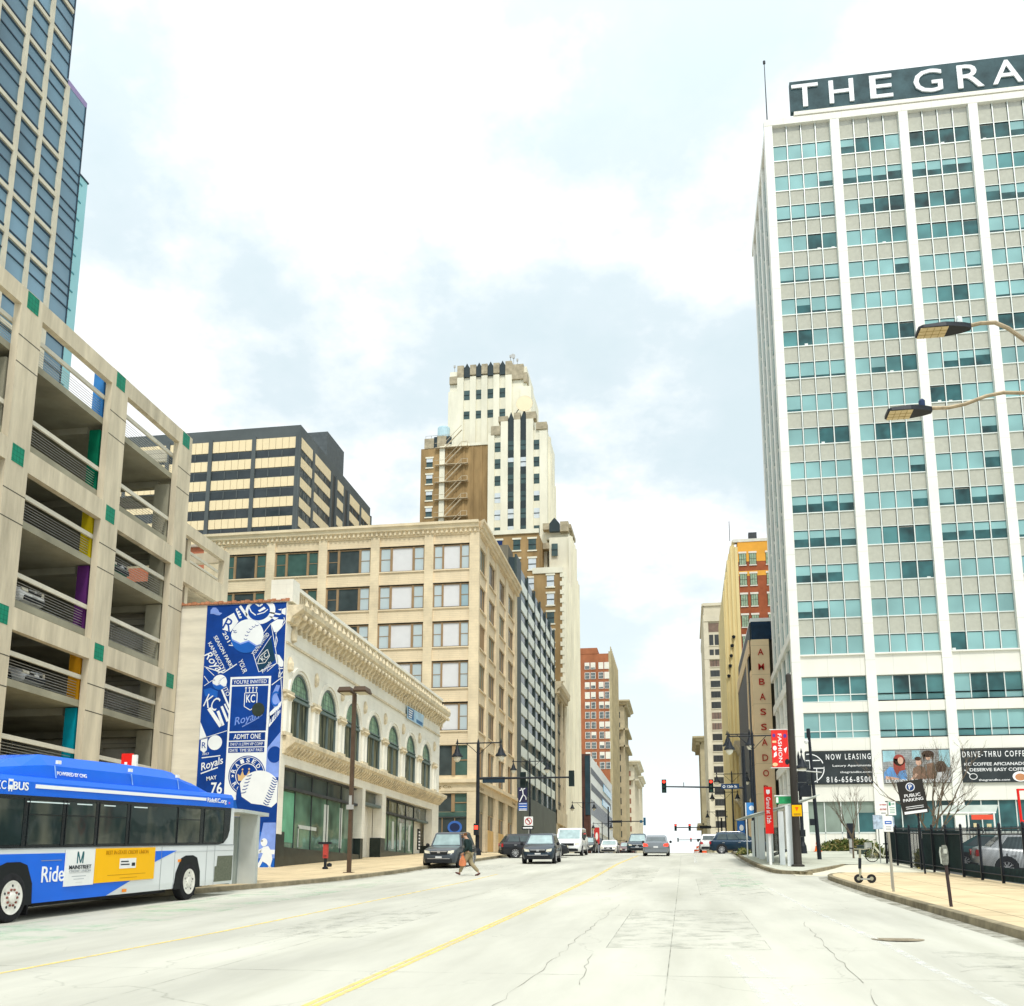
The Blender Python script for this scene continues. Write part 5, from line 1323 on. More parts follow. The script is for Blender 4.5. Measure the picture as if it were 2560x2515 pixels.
# ---- tan slab building with vertical lettering ----
am=T('tan_sign_building','dark building with a tan stone slab carrying vertical red lettering beside the white tower','building',(12,125,5))
tan=M('tan_stone_slab',(.78,.60,.38),.75,var=.07,scale=.5,joints=dict(w=30,h=3.3,m=.03,d=.75))
mb=MB(); mb.box(8.1,25,116.1,141,3,31.0); mb.build('wall',M('bronze_wall',(.10,.095,.07),.6,var=.2,scale=.3),am)
mb=MB(); mb.box(8.0,9.95,115.0,116.1,8,28.8); mb.box(7.9,8.12,116.1,141,3,25.5); mb.each('stone_slab',tan,am)
mb=MB(); mb.box(7.6,7.95,115.9,141,3,9.6); mb.box(7.3,9,116.0,117.5,9.6,11.2) ; mb.each('lower_wall',tan,am)
mb=MB(); mb.box(8.05,25,115.6,141,31.0,31.4); mb.build('roof_edge',white,am)
mb=MB(); mb.box(8.12,12,115.6,116.1,28.9,31.0); mb.build('dark_fascia',M('navy_fascia',(.01,.03,.06),.3,var=.3),am)
FAm=F('W',8.1); mb=MB(); FAm.box(mb,116.1,141,29.0,31.0,.0,.12); FAm.box(mb,117.6,141,9.7,27.4,.21,.26); mb.build('curtain_glass',M('dark_curtain_glass',(.02,.035,.045),.5,var=.3,scale=.3,spec=.3),am)
mb=MB(); FAm.box(mb,116.1,141,27.4,29.0,.2,.34); FAm.box(mb,119.5,121,9.7,27.4,.26,.34); mb.build('stone_band',tan,am)
mb=MB(); mb.box(10.5,14,112,116,31.4,33.2); mb.build('rooftop_box',wband,am)
ltr=M('dark_red_letter',(.42,.03,.02),.5,var=0); Fam=F('S',115.0)
for i,c in enumerate('AMBASSADOR'):
    txt(c,ltr,am,Fam,9.0,27.35-1.69*i,.72,.62,.02,name='letter',bold=.02,ex=.04)
# ---- cream and brick tower ----
yb=T('yellow_deco_tower','tall yellow terracotta tower with stepped piers and a red brick flank with small paned windows','building',(12,165,5))
yt=M('yellow_terracotta',(.74,.60,.30),.75,var=.08,scale=.4,stretch=(1,1,.4),blotch=.08)
mb=MB(); mb.box(9.05,30,150.05,175,3,52.0); mb.build('brick_wall',M('red_brown_brick',(.34,.10,.045),.85,var=.22,scale=.6,blotch=.3),yb)
mb=MB()
for i,(a,b,zt) in enumerate([(8.65,9.1,51.3),(8.3,8.65,52.3),(8.0,8.3,51.5),(7.72,8.0,50.3),(7.45,7.72,49.3),(7.2,7.45,47.5),(6.97,7.2,46.3),(6.75,6.97,44.6)]):
    mb.box(a,b,150.0+(.0 if i%2==0 else .18),172,3,zt)
mb.each('stepped_pier',yt,yb)
FY=F('S',150.05)
mb=MB(); FY.box(mb,9.1,30,48.95,52.0,.0,.03); FY.box(mb,9.1,30,46.75,47.5,.0,.03); mb.each('ochre_panel',M('ochre_stucco',(.78,.38,.06),.8,var=.1,scale=.5),yb)
mb=MB(); FY.box(mb,8.4,30,52.0,52.45,-1,.1); mb.build('parapet',M('pale_parapet',(.7,.68,.6)),yb)
it=[]; wf2=M('dark_green_sash',(.04,.05,.04),.5,var=0); pg=G('pale_green_glass',(.30,.40,.28),.1,.5,.3,3); sillm=M('white_sill',(.75,.70,.62),.6,var=.05)
for k in range(10):
    zt=50.45-0-3.0*k if k else 50.4
    zt=[50.4,46.2,42.95,39.8,36.6,33.5,30.3,27.2,24,21][k]; 
    zt=50.3-3.15*k
    for u in (9.25,10.72,13.1):
        def fn(mb,u=u,zt=zt):
            mb.mi=0; FY.box(mb,u,u+1.05,zt-1.85,zt-.1,.03,.06); mb.mi=1
            for i in range(3):
                for j in range(2): FY.box(mb,u+.07+i*.32,u+.34+i*.32,zt-1.8+j*.87,zt-1.0+j*.87,.06,.07)
            mb.mi=2; FY.box(mb,u-.06,u+1.1,zt-.1,zt+.18,.03,.12); FY.box(mb,u-.02,u+1.07,zt-2.0,zt-1.85,.03,.12)
        it.append((k,fn))
wins(yb,it,'window',100,[wf2,pg,sillm])
mb=MB()
for i,(x,y) in enumerate([(8.0,37.5),(7.75,36.2),(7.55,34.7),(7.35,33.2),(7.1,31.7)]): mb.lathe([(0,-.25),(.2,-.2),(.28,.15),(0,.3)],(x,149.8,y),7)
mb.each('wall_lamp',black,yb)
mb=MB(); mb.tube([(8.05,150.5,52.4),(8.05,150.5,55.5)],.05,5); mb.box(10.8,12,150.5,151.5,52.45,53.6); mb.build('roof_mast',dkgrey,yb)
# ornate base block of tan stone
tb=T('tan_corniced_building','low tan stone building with two projecting cornices beside the yellow tower','building',(10,145,5))
mb=MB(); mb.box(8.2,20,143.5,149.9,3,22); mb.build('wall',pst,tb)
mb=MB()
for z in (21,13.6): mb.loft([[(8.2-d,y,zz) for d,zz in ((0,z-1),(.3,z-.9),(.5,z-.4),(1.0,z),(1.0,z+.35),(0,z+.35))] for y in (143.2,149.9)])
for y in (144.2,146.2,148.2): mb.box(8.0,8.2,y,y+.7,3,20)
mb.build('cornice',stn,tb)
mb=MB(); 
for z in (15.5,8.5): 
    for y in (145,147): mb.box(8.15,8.2,y,y+1.1,z,z+3.2)
mb.each('window',G('far_window_glass',(.05,.06,.055)),tb)
# ---- cream stone tower further down on the right ----
cr_=T('cream_stone_tower','pale stone office tower with one column of paired windows, right of the open sky','office building',(12,262,3))
mb=MB(); mb.box(6.4,30,250.3,285,-3,69.8); mb.build('wall',pst,cr_)
FCr=F('S',250.3); FCw=F('W',6.4)
mb=MB(); FCr.box(mb,6.2,7.35,-3,65.6,.0,.3); FCr.box(mb,10.1,10.55,-3,65.6,.0,.3); FCr.box(mb,6.2,30,65.6,67.2,.0,.45); FCr.box(mb,6.2,30,69.6,70.3,-.3,.4); FCr.box(mb,6.2,30,57.0-.9,57.1,.0,.35); FCw.box(mb,250.3,285,65.6,67.2,.0,.3); FCw.box(mb,250,285,69.6,70.2,-.2,.5)
for y in range(252,284,4): FCw.box(mb,y,y+1.6,-3,65.6,.0,.25)
mb.each('pilaster',pst,cr_)
it=[]; dgl=G('cream_tower_glass',(.04,.045,.045),.08,.6); brw=M('rusty_window_panel',(.20,.14,.11),.7,var=.2)
zz0=[62.3,58.6,55.9]+[53.4-2.6*k for k in range(19)]
for k,z in enumerate(zz0):
    h=2.6 if k==0 else 1.5
    def fn(mb,z=z,h=h,k=k):
        mb.mi=1 if k in (2,7,8) else 0
        if k<2: FCr.box(mb,7.5,8.5,z-h,z,.0,.05); FCr.box(mb,8.8,9.8,z-h,z,.0,.05)
        else: FCr.box(mb,7.5,9.75,z-h-.1,z,.0,.05); mb.mi=2; FCr.box(mb,8.2,8.3,z-h-.1,z,.05,.1); FCr.box(mb,8.95,9.05,z-h-.1,z,.05,.1)
        mb.mi=0; FCr.box(mb,10.65,11.4,z-h,z,.0,.05); mb.mi=3; FCr.box(mb,7.4,9.9,z-h-.3,z-h-.1,.0,.15)
    it.append((k,fn))
wins(cr_,it,'window',100,[dgl,brw,dkgrey,pst])
mb=MB(); FCr.box(mb,7.4,9.9,66.9-3.9,65.2,.0,.06); mb.build('louvre',brw,cr_)
mb=MB(); mb.box(6.9,11,247.5,250,3,10.9); mb.build('porch_wall',pst,cr_)
mb=MB(); mb.loft([[(6.9-d,y,z) for d,z in ((0,10),(.3,10.1),(.7,10.7),(.7,11.2),(0,11.2))] for y in (247.2,250)]); mb.box(6.5,11,247.0,247.5,10.6,11.2); mb.build('porch_cornice',pst,cr_)
mb=MB(); mb.box(8,9.6,247.4,247.5,7.8,10.1); mb.build('porch_window',dgl,cr_)
simple('far_ornate_building','narrow ornate stone building with a big cornice at the right edge of the open sky',6.0,320,350,47,olive,2.6,sx=1,cz=[20])
# ================= STREET FURNITURE =================
FY0=lambda Y: F('S',Y)
globe=M('frosted_lamp_globe',(.78,.74,.62),.3,var=0)
def pendant(root,x,y,z,s=1.0):
    mb=MB(); mb.tube([(x,y,z),(x,y,z-.25*s)],.035*s,6); mb.lathe([(0,0),(.05,-.02),(.09,-.2),(.16,-.32),(.2,-.5),(.30,-.62),(.36,-.72),(.36,-.75),(0,-.72)],(x,y,z-.1*s),12) if s==1 else mb.lathe([(0,0),(.05*s,-.02*s),(.09*s,-.2*s),(.16*s,-.32*s),(.2*s,-.5*s),(.30*s,-.62*s),(.36*s,-.72*s),(.36*s,-.75*s),(0,-.72*s)],(x,y,z-.1*s),12)
    mb.lathe([(0,.0),(.07*s,.05*s),(.03*s,.2*s),(0,.32*s)],(x,y,z),6)
    o=mb.build('lamp_shade',black,root,True)
    mb=MB(); mb.lathe([(0,-1.08*s),(.1*s,-1.05*s),(.2*s,-.93*s),(.24*s,-.8*s),(.2*s,-.72*s)],(x,y,z-.1*s),10); mb.build('lamp_globe',globe,o,True)
def street_lamp(x,y,zb,h,arms,label,group='black double-arm pendant street lamps',r=.1,sag=1.6):
    t=T('street_lamp',label,'street lamp',(x,y,zb),group)
    mb=MB(); mb.lathe([(0,0),(.26,0),(.26,.25),(.18,.35),(.16,.9),(r,1.0),(r*.75,h),(0,h+.25)],(x,y,zb),10); mb.build('pole',black,t)
    za=zb+h-.15
    for a in arms:
        mb=MB(); mb.tube([(x,y,za),(x+a,y,za)],.045,6); 
        n=6; mb.tube([(x+a*.55*(1-math.cos(R(90*i/n))) ,y,za-.9*math.cos(R(90*i/n))*1.0) for i in range(n+1)],.02,5)
        mb.build('arm',black,t); pendant(t,x+a*.93,y,za)
    return t
def signal_head(root,x,y,z,facing=1,lit='red',s=1.0,name='signal_head'):
    """facing=+1 towards the camera (-Y)"""
    w,h,d=.19*s,.55*s,.2
    mb=MB(); mb.box(x-w,x+w,y-.05,y+d,z-h,z+h); mb.box(x-w-.1*s,x+w+.1*s,y+.06,y+.09,z-h-.1*s,z+h+.1*s) if 0 else None
    hd=mb.build(name,M('signal_housing',(.012,.022,.022),.5,var=.1),root)
    for i,(c,nm) in enumerate(((red_on if lit=='red' else off_l,'red'),(off_l,'amber'),(off_l,'green'))):
        zz=z+.36*s-.36*s*i
        if facing>0:
            mb=MB(); mb.lathe([(0,-.052),(.12*s,-.052),(.13*s,-.0)],(x,y,zz),14,1); mb.build('lens',c,hd)
            mb=MB(); n=10
            pts=[(x+.15*s*math.cos(R(200-220*k/n)),zz+.15*s*math.sin(R(200-220*k/n))) for k in range(n+1)]
            for a,b in zip(pts,pts[1:]): mb.poly([(a[0],y-.05,a[1]),(b[0],y-.05,b[1]),(b[0],y-.28,b[1]),(a[0],y-.28,a[1])])
            mb.build('visor',black,hd)
    return hd
red_on=M('lit_red_lens',(.9,.05,.03),.4,var=0,emis=(1,.04,.02),es=2.2); off_l=M('unlit_lens',(.05,.12,.10),.3,var=0)
# left corner signal and lamp post (Y 72)
t=T('signal_post','tall black post with pendant lamps and signals seen from behind, left of the crossing','traffic light',(-14.35,72,gz(72)+.15),'signal posts with mast arms')
mb=MB(); mb.lathe([(0,0),(.28,0),(.26,.3),(.15,.5),(.11,7.9),(0,8.3)],(-14.35,72,gz(72)+.15),10); mb.build('pole',black,t)
mb=MB(); mb.tube([(-14.3,72,9.2),(-7.8,72,9.2)],.09,8,.06); mb.build('mast_arm',black,t)
for a,xe in ((-1,-16.0),(1,-12.65)):
    mb=MB(); mb.tube([(-14.35,72,11.75),(xe,72,11.75)],.05,6); mb.tube([(-14.3,72,10.9),(-14.3+a*.4,72,11.3),(-14.3+a*.9,72,11.72)],.025,5); mb.build('arm',black,t)
    pendant(t,xe+(.12 if a<0 else -.05),72,11.75,1.15)
signal_head(t,-7.67,72,9.12,-1,'off',1.0); signal_head(t,-11.15,72.3,9.1,-1,'off',1.0)
mb=MB(); mb.box(-14.0,-12.4,71.95,72.0,8.88,9.3); mb.build('street_name_plate',M('dark_sign_back',(.02,.04,.06),.5,var=.1),t)
mb=MB(); mb.box(-14.55,-14.2,71.6,71.9,5.2,6.0) ; mb.build('pedestrian_signal',black,t)
mb=MB(); FY0(71.6).box(mb,-14.5,-14.25,5.6,5.85,.0,.02); mb.build('red_hand_light',red_on,t)
# second black lamp with banner and no-turn signs (Y 100)
t=street_lamp(-14.75,100,gz(100)+.1,9.0,(-1.75,1.85),'black double-arm lamp post with a dancer banner in front of the beige store',)
mb=MB(); mb.box(-15.9,-15.0,99.95,100.0,9.75,11.2); o=mb.build('banner',M('navy_banner',(.03,.03,.07),.7,var=.1),t)
FBn=F('S',99.95); mb=MB()
for p in path([(-15.75,10.9),(-15.45,11.0),(-15.2,11.1)],.08)+path([(-15.45,11.0),(-15.4,10.5),(-15.6,10.1),(-15.75,9.8)],.09)+path([(-15.4,10.5),(-15.15,10.3),(-15.1,10.0)],.07)+[ell(-15.55,11.05,.08,.08,8)]: FBn.shape(mb,p,.0,.02)
mb.build('dancer_figure',wht,o)
mb=MB(); mb.box(-15.85,-15.0,99.95,100.0,8.95,9.7); o=mb.build('banner_base',M('royal_blue_banner',(.02,.10,.42),.7,var=.1),t)
mb=MB(); 
for z in (9.6,9.35,9.1,8.98): FBn.box(mb,-15.8,-15.05,z-.03,z+.03,.0,.02)
mb.build('banner_lines',wht,o)
t=T('no_left_turn_sign','white no left turn sign above a one way arrow plate on a thin post','road sign',(-14.6,97,gz(97)))
mb=MB(); mb.tube([(-14.4,97,4.7),(-14.4,97,8.0)],.04,6); mb.each('post',galv,t)
Fq_=F('S',96.95); mb=MB(); Fq_.box(mb,-14.85,-14.0,7.3,8.15,.0,.02); p_=mb.build('plate',white,t)
mb=MB()
for k in range(20):
    Fq_.shape(mb,[(-14.42+rr_*math.cos(R(a)),7.72+rr_*math.sin(R(a))) for rr_,a in ((.26,k*18),(.33,k*18),(.33,k*18+18),(.26,k*18+18))],.02,.03)
for p in path([(-14.62,7.92),(-14.22,7.52)],.06): Fq_.shape(mb,p,.03,.035)
mb.build('red_ring',M('sign_red',(.5,.04,.05),.5,var=0),p_)
mb=MB()
for p in path([(-14.3,7.5),(-14.35,7.75),(-14.52,7.85)],.07)+[[(-14.62,7.86),(-14.45,7.98),(-14.45,7.72)]]: Fq_.shape(mb,p,.02,.028)
mb.build('arrow',black,p_)
mb=MB(); Fq_.box(mb,-15.05,-13.95,6.95,7.25,.0,.02); o=mb.build('one_way_plate',black,t); mb=MB(); Fq_.shape(mb,[(-14.95,7.04),(-14.2,7.04),(-14.2,6.99),(-14.0,7.1),(-14.2,7.21),(-14.2,7.16),(-14.95,7.16)],.02,.028); mb.build('arrow',wht,o)
# brown shoebox lamp on the left pavement
t=T('shoebox_lamp','brown square pole with two flat shoebox lamp heads in front of the arched building','street lamp',(-14.14,43,gz(43)+.15))
mb=MB(); mb.box(-14.22,-14.06,42.92,43.08,2.2,9.95); mb.box(-14.34,-13.94,42.8,43.2,2.1,2.25); mb.build('pole',bronze,t)
for a in (-1,1):
    mb=MB(); x=-14.14+a*.35; mb.prism([(-.3,-.12),(-.24,.12),(.24,.12),(.3,-.12)],0,0,0) if 0 else mb.loft([[(x+sx*.28+a*.02,43+sy*.42,10.0-a*.0) for sx,sy in ((-1,-1),(1,-1),(1,1),(-1,1))],[(x+sx*.30,43+sy*.46,10.06) for sx,sy in ((-1,-1),(1,-1),(1,1),(-1,1))],[(x+sx*.24,43+sy*.38,10.24) for sx,sy in ((-1,-1),(1,-1),(1,1),(-1,1))]])
    h=mb.build('lamp_head',bronze,t); mb=MB(); mb.box(x-.22,x+.22,42.65,43.35,9.985,9.998); mb.build('lens',M('lamp_lens',(.6,.55,.4),.3,var=0),h)
mb=MB(); mb.box(-14.3,-13.98,42.85,42.9,4.9,5.1); mb.box(-14.2,-14.08,42.86,42.92,5.1,5.5); mb.build('notice_plate',galv,t)
# red fire connection
t=T('standpipe','small red and black standpipe on the left pavement in front of the shop windows','standpipe',(-16.55,46.8,gz(46.8)+.15))
z=gz(46.8)+.15; mb=MB(); mb.lathe([(0,0),(.14,0),(.14,.08),(.07,.12),(.07,.55),(0,.6)],(-16.55,46.8,z),8); mb.box(-16.62,-16.48,46.7,46.9,.62+z,.6+z); mb.build('base',black,t)
mb=MB(); mb.box(-16.66,-16.44,46.72,46.88,z+.5,z+1.15); mb.build('body',M('dull_red',(.42,.06,.05),.6,var=.2),t)
mb=MB(); mb.box(-16.9,-16.3,46.7,46.9,z+1.15,z+1.25); mb.lathe([(0,0),(.12,.02),(.12,.15),(0,.2)],(-16.35,46.8,z+.1),8); mb.build('cap',black,t)
# left bus shelter
t=T('bus_shelter','grey metal bus shelter standing on the left pavement behind the bus','bus shelter',(-15.2,33,gz(33)+.15))
steel=M('brushed_shelter_steel',(.50,.53,.50),.5,metal=.2,var=.08,scale=1.5); z=gz(33)+.15
mb=MB(); mb.box(-14.86,-14.22,33.3,33.5,z-.1,4.02); mb.build('end_panel',steel,t)
mb=MB(); mb.box(-15.08,-14.864,33.2,33.45,z-.1,3.95); mb.box(-17.3,-17.1,31.5,31.7,z,3.95); mb.each('post',M('shelter_dark_steel',(.30,.35,.33),.5,metal=.3,var=.1),t)
mb=MB(); mb.loft([[(-17.6,32.0,4.05),(-14.2,32.0,4.02),(-14.2,32.0,4.12),(-17.6,32.0,4.35)],[(-17.6,34.2,4.05),(-14.2,34.2,4.02),(-14.2,34.2,4.14),(-17.6,34.2,4.35)]]); mb.build('roof',steel,t)
mb=MB(); mb.box(-17.2,-17.14,31.7,34.0,z+.3,3.9); mb.each('glass_panel',G('shelter_glass',(.25,.32,.32),.05,.8,.1),t)
t=T('transit_marker','tall red and white stop marker rising behind the bus roof','transit sign',(-18.9,32.8,gz(33)+.15),'red transit markers')
mb=MB(); mb.box(-19.15,-18.75,32.9,33.0,1.5,6.15); mb.build('red_blade',red,t); mb=MB(); mb.box(-18.75,-18.58,32.9,33.0,1.5,6.1); mb.build('white_edge',white,t)
FT_=F('S',32.9); mb=MB(); FT_.box(mb,-19.08,-18.85,5.55,5.75,.0,.01); FT_.box(mb,-19.02,-18.92,5.75,5.85,.0,.01); FT_.box(mb,-19.1,-18.8,5.3,5.42,.0,.01); mb.build('emblem',wht,t)
# ---- right side: transit platform with white panels ----
t=T('transit_shelter','white panelled tram style bus shelter with an angled glass canopy on the right island','bus shelter',(4.6,57,gz(57)+.15))
wp=M('white_enamel_panel',(.76,.80,.80),.35,var=.05,scale=.5)
for (x0,x1,y,zt) in ((4.69,4.98,49.75,5.4),(4.5,4.75,51.5,5.25),(4.19,4.55,55.5,5.6),(4.17,4.5,60.6,5.8),(4.2,4.35,63.5,5.8),(4.12,4.28,65.9,5.7)):
    mb=MB(); mb.box(x0,x1,y,y+.12,gz(y)+.15,zt); mb.each('panel',wp,t)
mb=MB()
for y0_,y1_ in ((54.2,55.4),): mb.box(4.62,4.66,y0_,y1_,gz(y0_)+.6,5.1)
mb.each('glass_panel',M('clear_shelter_glass',(.6,.7,.7),.05,var=0,spec=.5,alpha=.13),t)
mb=MB()
for y in (54,65): mb.box(4.68,4.72,y,y+.08,gz(y)+.15,5.6)
mb.each('post',dkgrey,t)
cano=M('frosted_canopy_glass',(.55,.60,.56),.3,var=.15,scale=1)
mb=MB(); mb.loft([[(3.2,y,5.0+(y-50)*.045),(4.6,y,5.35+(y-50)*.045),(6.5,y,5.95+(y-50)*.04),(6.5,y,6.0+(y-50)*.04),(4.6,y,5.42+(y-50)*.045),(3.2,y,5.05+(y-50)*.045)] for y in (51.5,66)]); mb.build('canopy',cano,t)
mb=MB()
for y in (52,56,60,64): mb.tube([(3.3,y,4.98+(y-50)*.045),(4.6,y,5.3+(y-50)*.045),(6.4,y,5.9+(y-50)*.04)],.05,5)
mb.each('rafter',steel,t)
mb=MB(); mb.box(4.75,5.1,52.5,63,gz(57)+.55,gz(57)+.62); mb.build('bench',dkgrey,t)
t=T('transit_marker','red blade sign with white vertical lettering on the right bus shelter','transit sign',(4.05,51.5,gz(51)+.15),'red transit markers')
mb=MB(); mb.box(3.88,4.26,51.3,51.4,4.18,6.42); mb.build('red_blade',red,t)
txt('Grand at 12th',wht,t,F('S',51.3),4.06,5.3,.2,1.25,.01,rot=-math.pi/2,bold=.02)
Fm=F('S',51.3); mb=MB(); Fm.shape(mb,[(3.98,6.12),(3.98,6.28),(4.15,6.28),(4.15,6.12),(4.06,6.05)],.01,.02); mb.build('emblem',wht,t)
mb=MB(); mb.box(4.0,4.12,51.42,51.5,gz(51)+.15,6.4); mb.each('post',white,t)
# small green sign and blue stop flag by the shelter
t=T('bus_stop_flag','blue and white bus stop flag at the far end of the right shelter','sign',(4.0,67,gz(67)+.15))
mb=MB(); mb.tube([(3.9,67,gz(67)+.1),(3.9,67,6.9)],.04,6); mb.each('post',white,t); mb=MB(); mb.box(3.95,4.55,66.95,67,6.0,6.9); mb.build('flag',M('sky_blue_flag',(.06,.25,.60),.5,var=0),t)
mb=MB(); F('S',66.95).shape(mb,ell(4.25,6.55,.16,.16,12),.0,.02); mb.build('flag_emblem',wht,t)
t=T('green_street_sign','green and white street name sign beside the big black pole','road sign',(4.8,50.2,6))
mb=MB(); mb.box(4.3,5.02,50,50.05,5.5,5.85); o=mb.build('plate',M('sign_green',(.03,.32,.12),.5,var=.3,scale=3),t); mb=MB(); FFn=F('S',50); FFn.box(mb,4.25,5.05,5.85,5.9,-.04,.01); FFn.box(mb,4.32,4.42,5.55,5.8,.0,.01); mb.build('white_edge',wht,o)
# big black pole with banner and yellow notice
t=T('signal_pole','thick black pole with a red banner and a yellow notice beside the right shelter','pole',(5.1,49.4,gz(49.4)+.15))
z=gz(49.4)+.15; mb=MB(); mb.lathe([(0,0),(.3,0),(.3,.12),(.19,.16),(.155,6),(.13,9.0),(0,9.1)],(5.1,49.4,z-.05),14); mb.build('pole',M('dark_weathered_pole',(.045,.04,.035),.5,var=.3,scale=2,stretch=(1,1,.2)),t)
mb=MB(); mb.box(4.18,4.93,49.38,49.42,7.15,8.9); ban=mb.build('banner',M('scarlet_banner',(.72,.035,.03),.6,var=.12,scale=3),t)
Fbn=F('S',49.38)
txt('FASHION',wht,ban,Fbn,4.56,8.05,.17,1.35,.005,rot=-math.pi/2,bold=.03)
for c,ps in ((wht,[ell(4.32,8.05,.09,.12,8),[(4.25,7.6),(4.4,7.7),(4.38,7.9),(4.27,7.8)],[(4.72,8.0),(4.88,8.1),(4.8,7.8)]]),(M('banner_purple',(.12,.05,.3),.6,var=0),[ell(4.8,8.62,.08,.1,8),ell(4.3,8.65,.07,.09,8)]),(black,[ell(4.85,7.4,.1,.14,10)]),(M('banner_cream',(.75,.55,.3),.6,var=0),[ell(4.3,7.28,.12,.09,10),[(4.22,8.4),(4.4,8.4),(4.4,8.3),(4.22,8.3)]])):
    mb=MB()
    for p in ps: Fbn.shape(mb,p,.001,.006)
    mb.build('banner_picture',c,ban)
mb=MB(); mb.tube([(5.05,49.4,8.92),(4.1,49.4,8.92)],.03,6); mb.tube([(5.05,49.4,7.12),(4.1,49.4,7.12)],.03,6); mb.tube([(5.15,49.4,7.0),(6.4,49.6,6.9)],.03,6); mb.build('bracket',galv,t)
mb=MB(); mb.box(4.94,5.37,49.2,49.24,4.86,5.46); nt_=mb.build('yellow_notice',M('notice_yellow',(.85,.45,.0),.5,var=0),t)
Fn_=F('S',49.2); mb=MB(); Fn_.box(mb,4.94,5.37,5.38,5.46,.0,.005); mb.build('header',black,nt_); mb=MB(); Fn_.shape(mb,[(5.07,5.28),(5.24,5.28),(5.155,5.08)],.0,.005); mb.build('triangle',M('orange_red',(.8,.12,.01),.5,var=0),nt_)
mb=MB(); Fn_.box(mb,5.0,5.31,4.96,4.98,.0,.005); Fn_.box(mb,5.0,5.31,4.91,4.93,.0,.005); mb.build('small_print',black,nt_)
mb=MB(); mb.box(5.3,5.7,49.45,49.7,6.45,6.95); mb.build('signal_box',black,t)
mb=MB(); mb.box(5.72,5.95,49.3,49.6,5.9,6.9) if 0 else mb.box(5.28,5.5,49.3,49.6,3.95,4.25); mb.build('control_box',black,t)
# signals over the junction, right
t=T('signal_post','black post with a mast arm carrying two red signals and a blue street sign','traffic light',(5.3,86,gz(86)+.15),'signal posts with mast arms')
mb=MB(); mb.tube([(5.02,86,gz(86)),(4.98,86,13.0)],.16,10,.12); mb.build('pole',black,t)
mb=MB(); mb.tube([(5.0,86,9.6),(-1.6,86,9.78)],.09,8,.05); mb.tube([(.1,86,9.75),(.1,86,10.1)],.03,5); mb.build('mast_arm',black,t)
signal_head(t,-1.5,85.8,9.8,1,'red',.98); signal_head(t,2.3,85.8,9.76,1,'red',.98)
mb=MB(); mb.box(3.1,4.55,85.8,85.85,9.5,9.92); o=mb.build('street_name_plate',M('navy_street_sign',(.01,.04,.10),.5,var=.05),t); txt('12th St',wht,o,F('S',85.8),3.98,9.7,.2,.8,.01,bold=.02)
mb=MB(); Fp_=F('S',85.8)
for k in range(12): Fp_.shape(mb,[(3.33+rr_*math.cos(R(a)),9.7+rr_*math.sin(R(a))) for rr_,a in ((.07,k*30),(.11,k*30),(.11,k*30+30),(.07,k*30+30))],.0,.01)
mb.build('emblem',wht,o)
# far signals
for (Y,xs,zz,xp,lab,lit,hs) in ((170,(-1.3,.94),11.1,6,'second pair of red signals on a mast arm, beyond the nearest pair','red',1),(290,(-1.65,1.85),14.4,7,'small far pair of signals on a mast arm down the hill','red',1.0)):
    t=T('signal_post',lab,'traffic light',(xp,Y,gz(Y)),'signal posts with mast arms')
    mb=MB(); mb.tube([(xp,Y,gz(Y)-1),(xp,Y,zz+1.5)],.14,6); mb.build('pole',black,t); mb=MB(); mb.tube([(xp,Y,zz),(xs[0],Y,zz)],.08,5); mb.box(xs[1]+1.6,xs[1]+3.4,Y-.1,Y,zz-.2,zz+.25); mb.build('mast_arm',black,t)
    for x in xs: signal_head(t,x,Y-.2,zz,1,lit if x>-1.5 or Y<200 else 'off',hs)
t=T('signal_post','far left signal mast with blank blue signal backs beyond the cream tower','traffic light',(-14.6,205,gz(205)),'signal posts with mast arms')
mb=MB(); mb.tube([(-14.6,205,gz(205)),(-14.6,205,17.2)],.16,6); mb.build('pole',black,t); mb=MB(); mb.tube([(-14.6,205,14.3),(-7.5,205,14.3)],.1,5); mb.box(-14,-12,204.9,205,14.05,14.5); mb.build('mast_arm',black,t)
mb=MB(); mb.box(-8.45,-7.95,204.8,205,14.0,14.5); mb.box(-7.75,-7.3,204.8,205,13.5,15.0); mb.build('signal_head',M('blue_signal_back',(.02,.09,.17),.5,var=0),t)
# black pendant lamps: right row and left far row
street_lamp(4.9,76,gz(76)+.15,8.7,(-1.7,.0001),'black pendant lamp with one arm reaching left, in front of the tan slab building')
street_lamp(4.45,66.5,gz(66.5)+.15,7.7,(-1.55,1.6),'black double-arm pendant lamp rising from the right shelter island')
for (x,y,lab) in ((5.2,112,'third black pendant lamp of the right row, before the yellow tower'),(5.3,135,'fourth black pendant lamp of the right row'),(5.3,165,'fifth and smallest black pendant lamp of the right row')):
    street_lamp(x,y,gz(y),8.6,(-1.7,1.7),lab)
for (x,y,lab) in ((-14.3,150,'black pendant lamp in front of the striped office building'),(-14.3,185,'black pendant lamp in front of the cream deco tower base'),(-14.3,225,'black pendant lamp before the low white building'),(-14.2,262,'farther black pendant lamp before the low white building')):
    street_lamp(x,y,gz(y),8.8,(-1.7,1.7),lab)
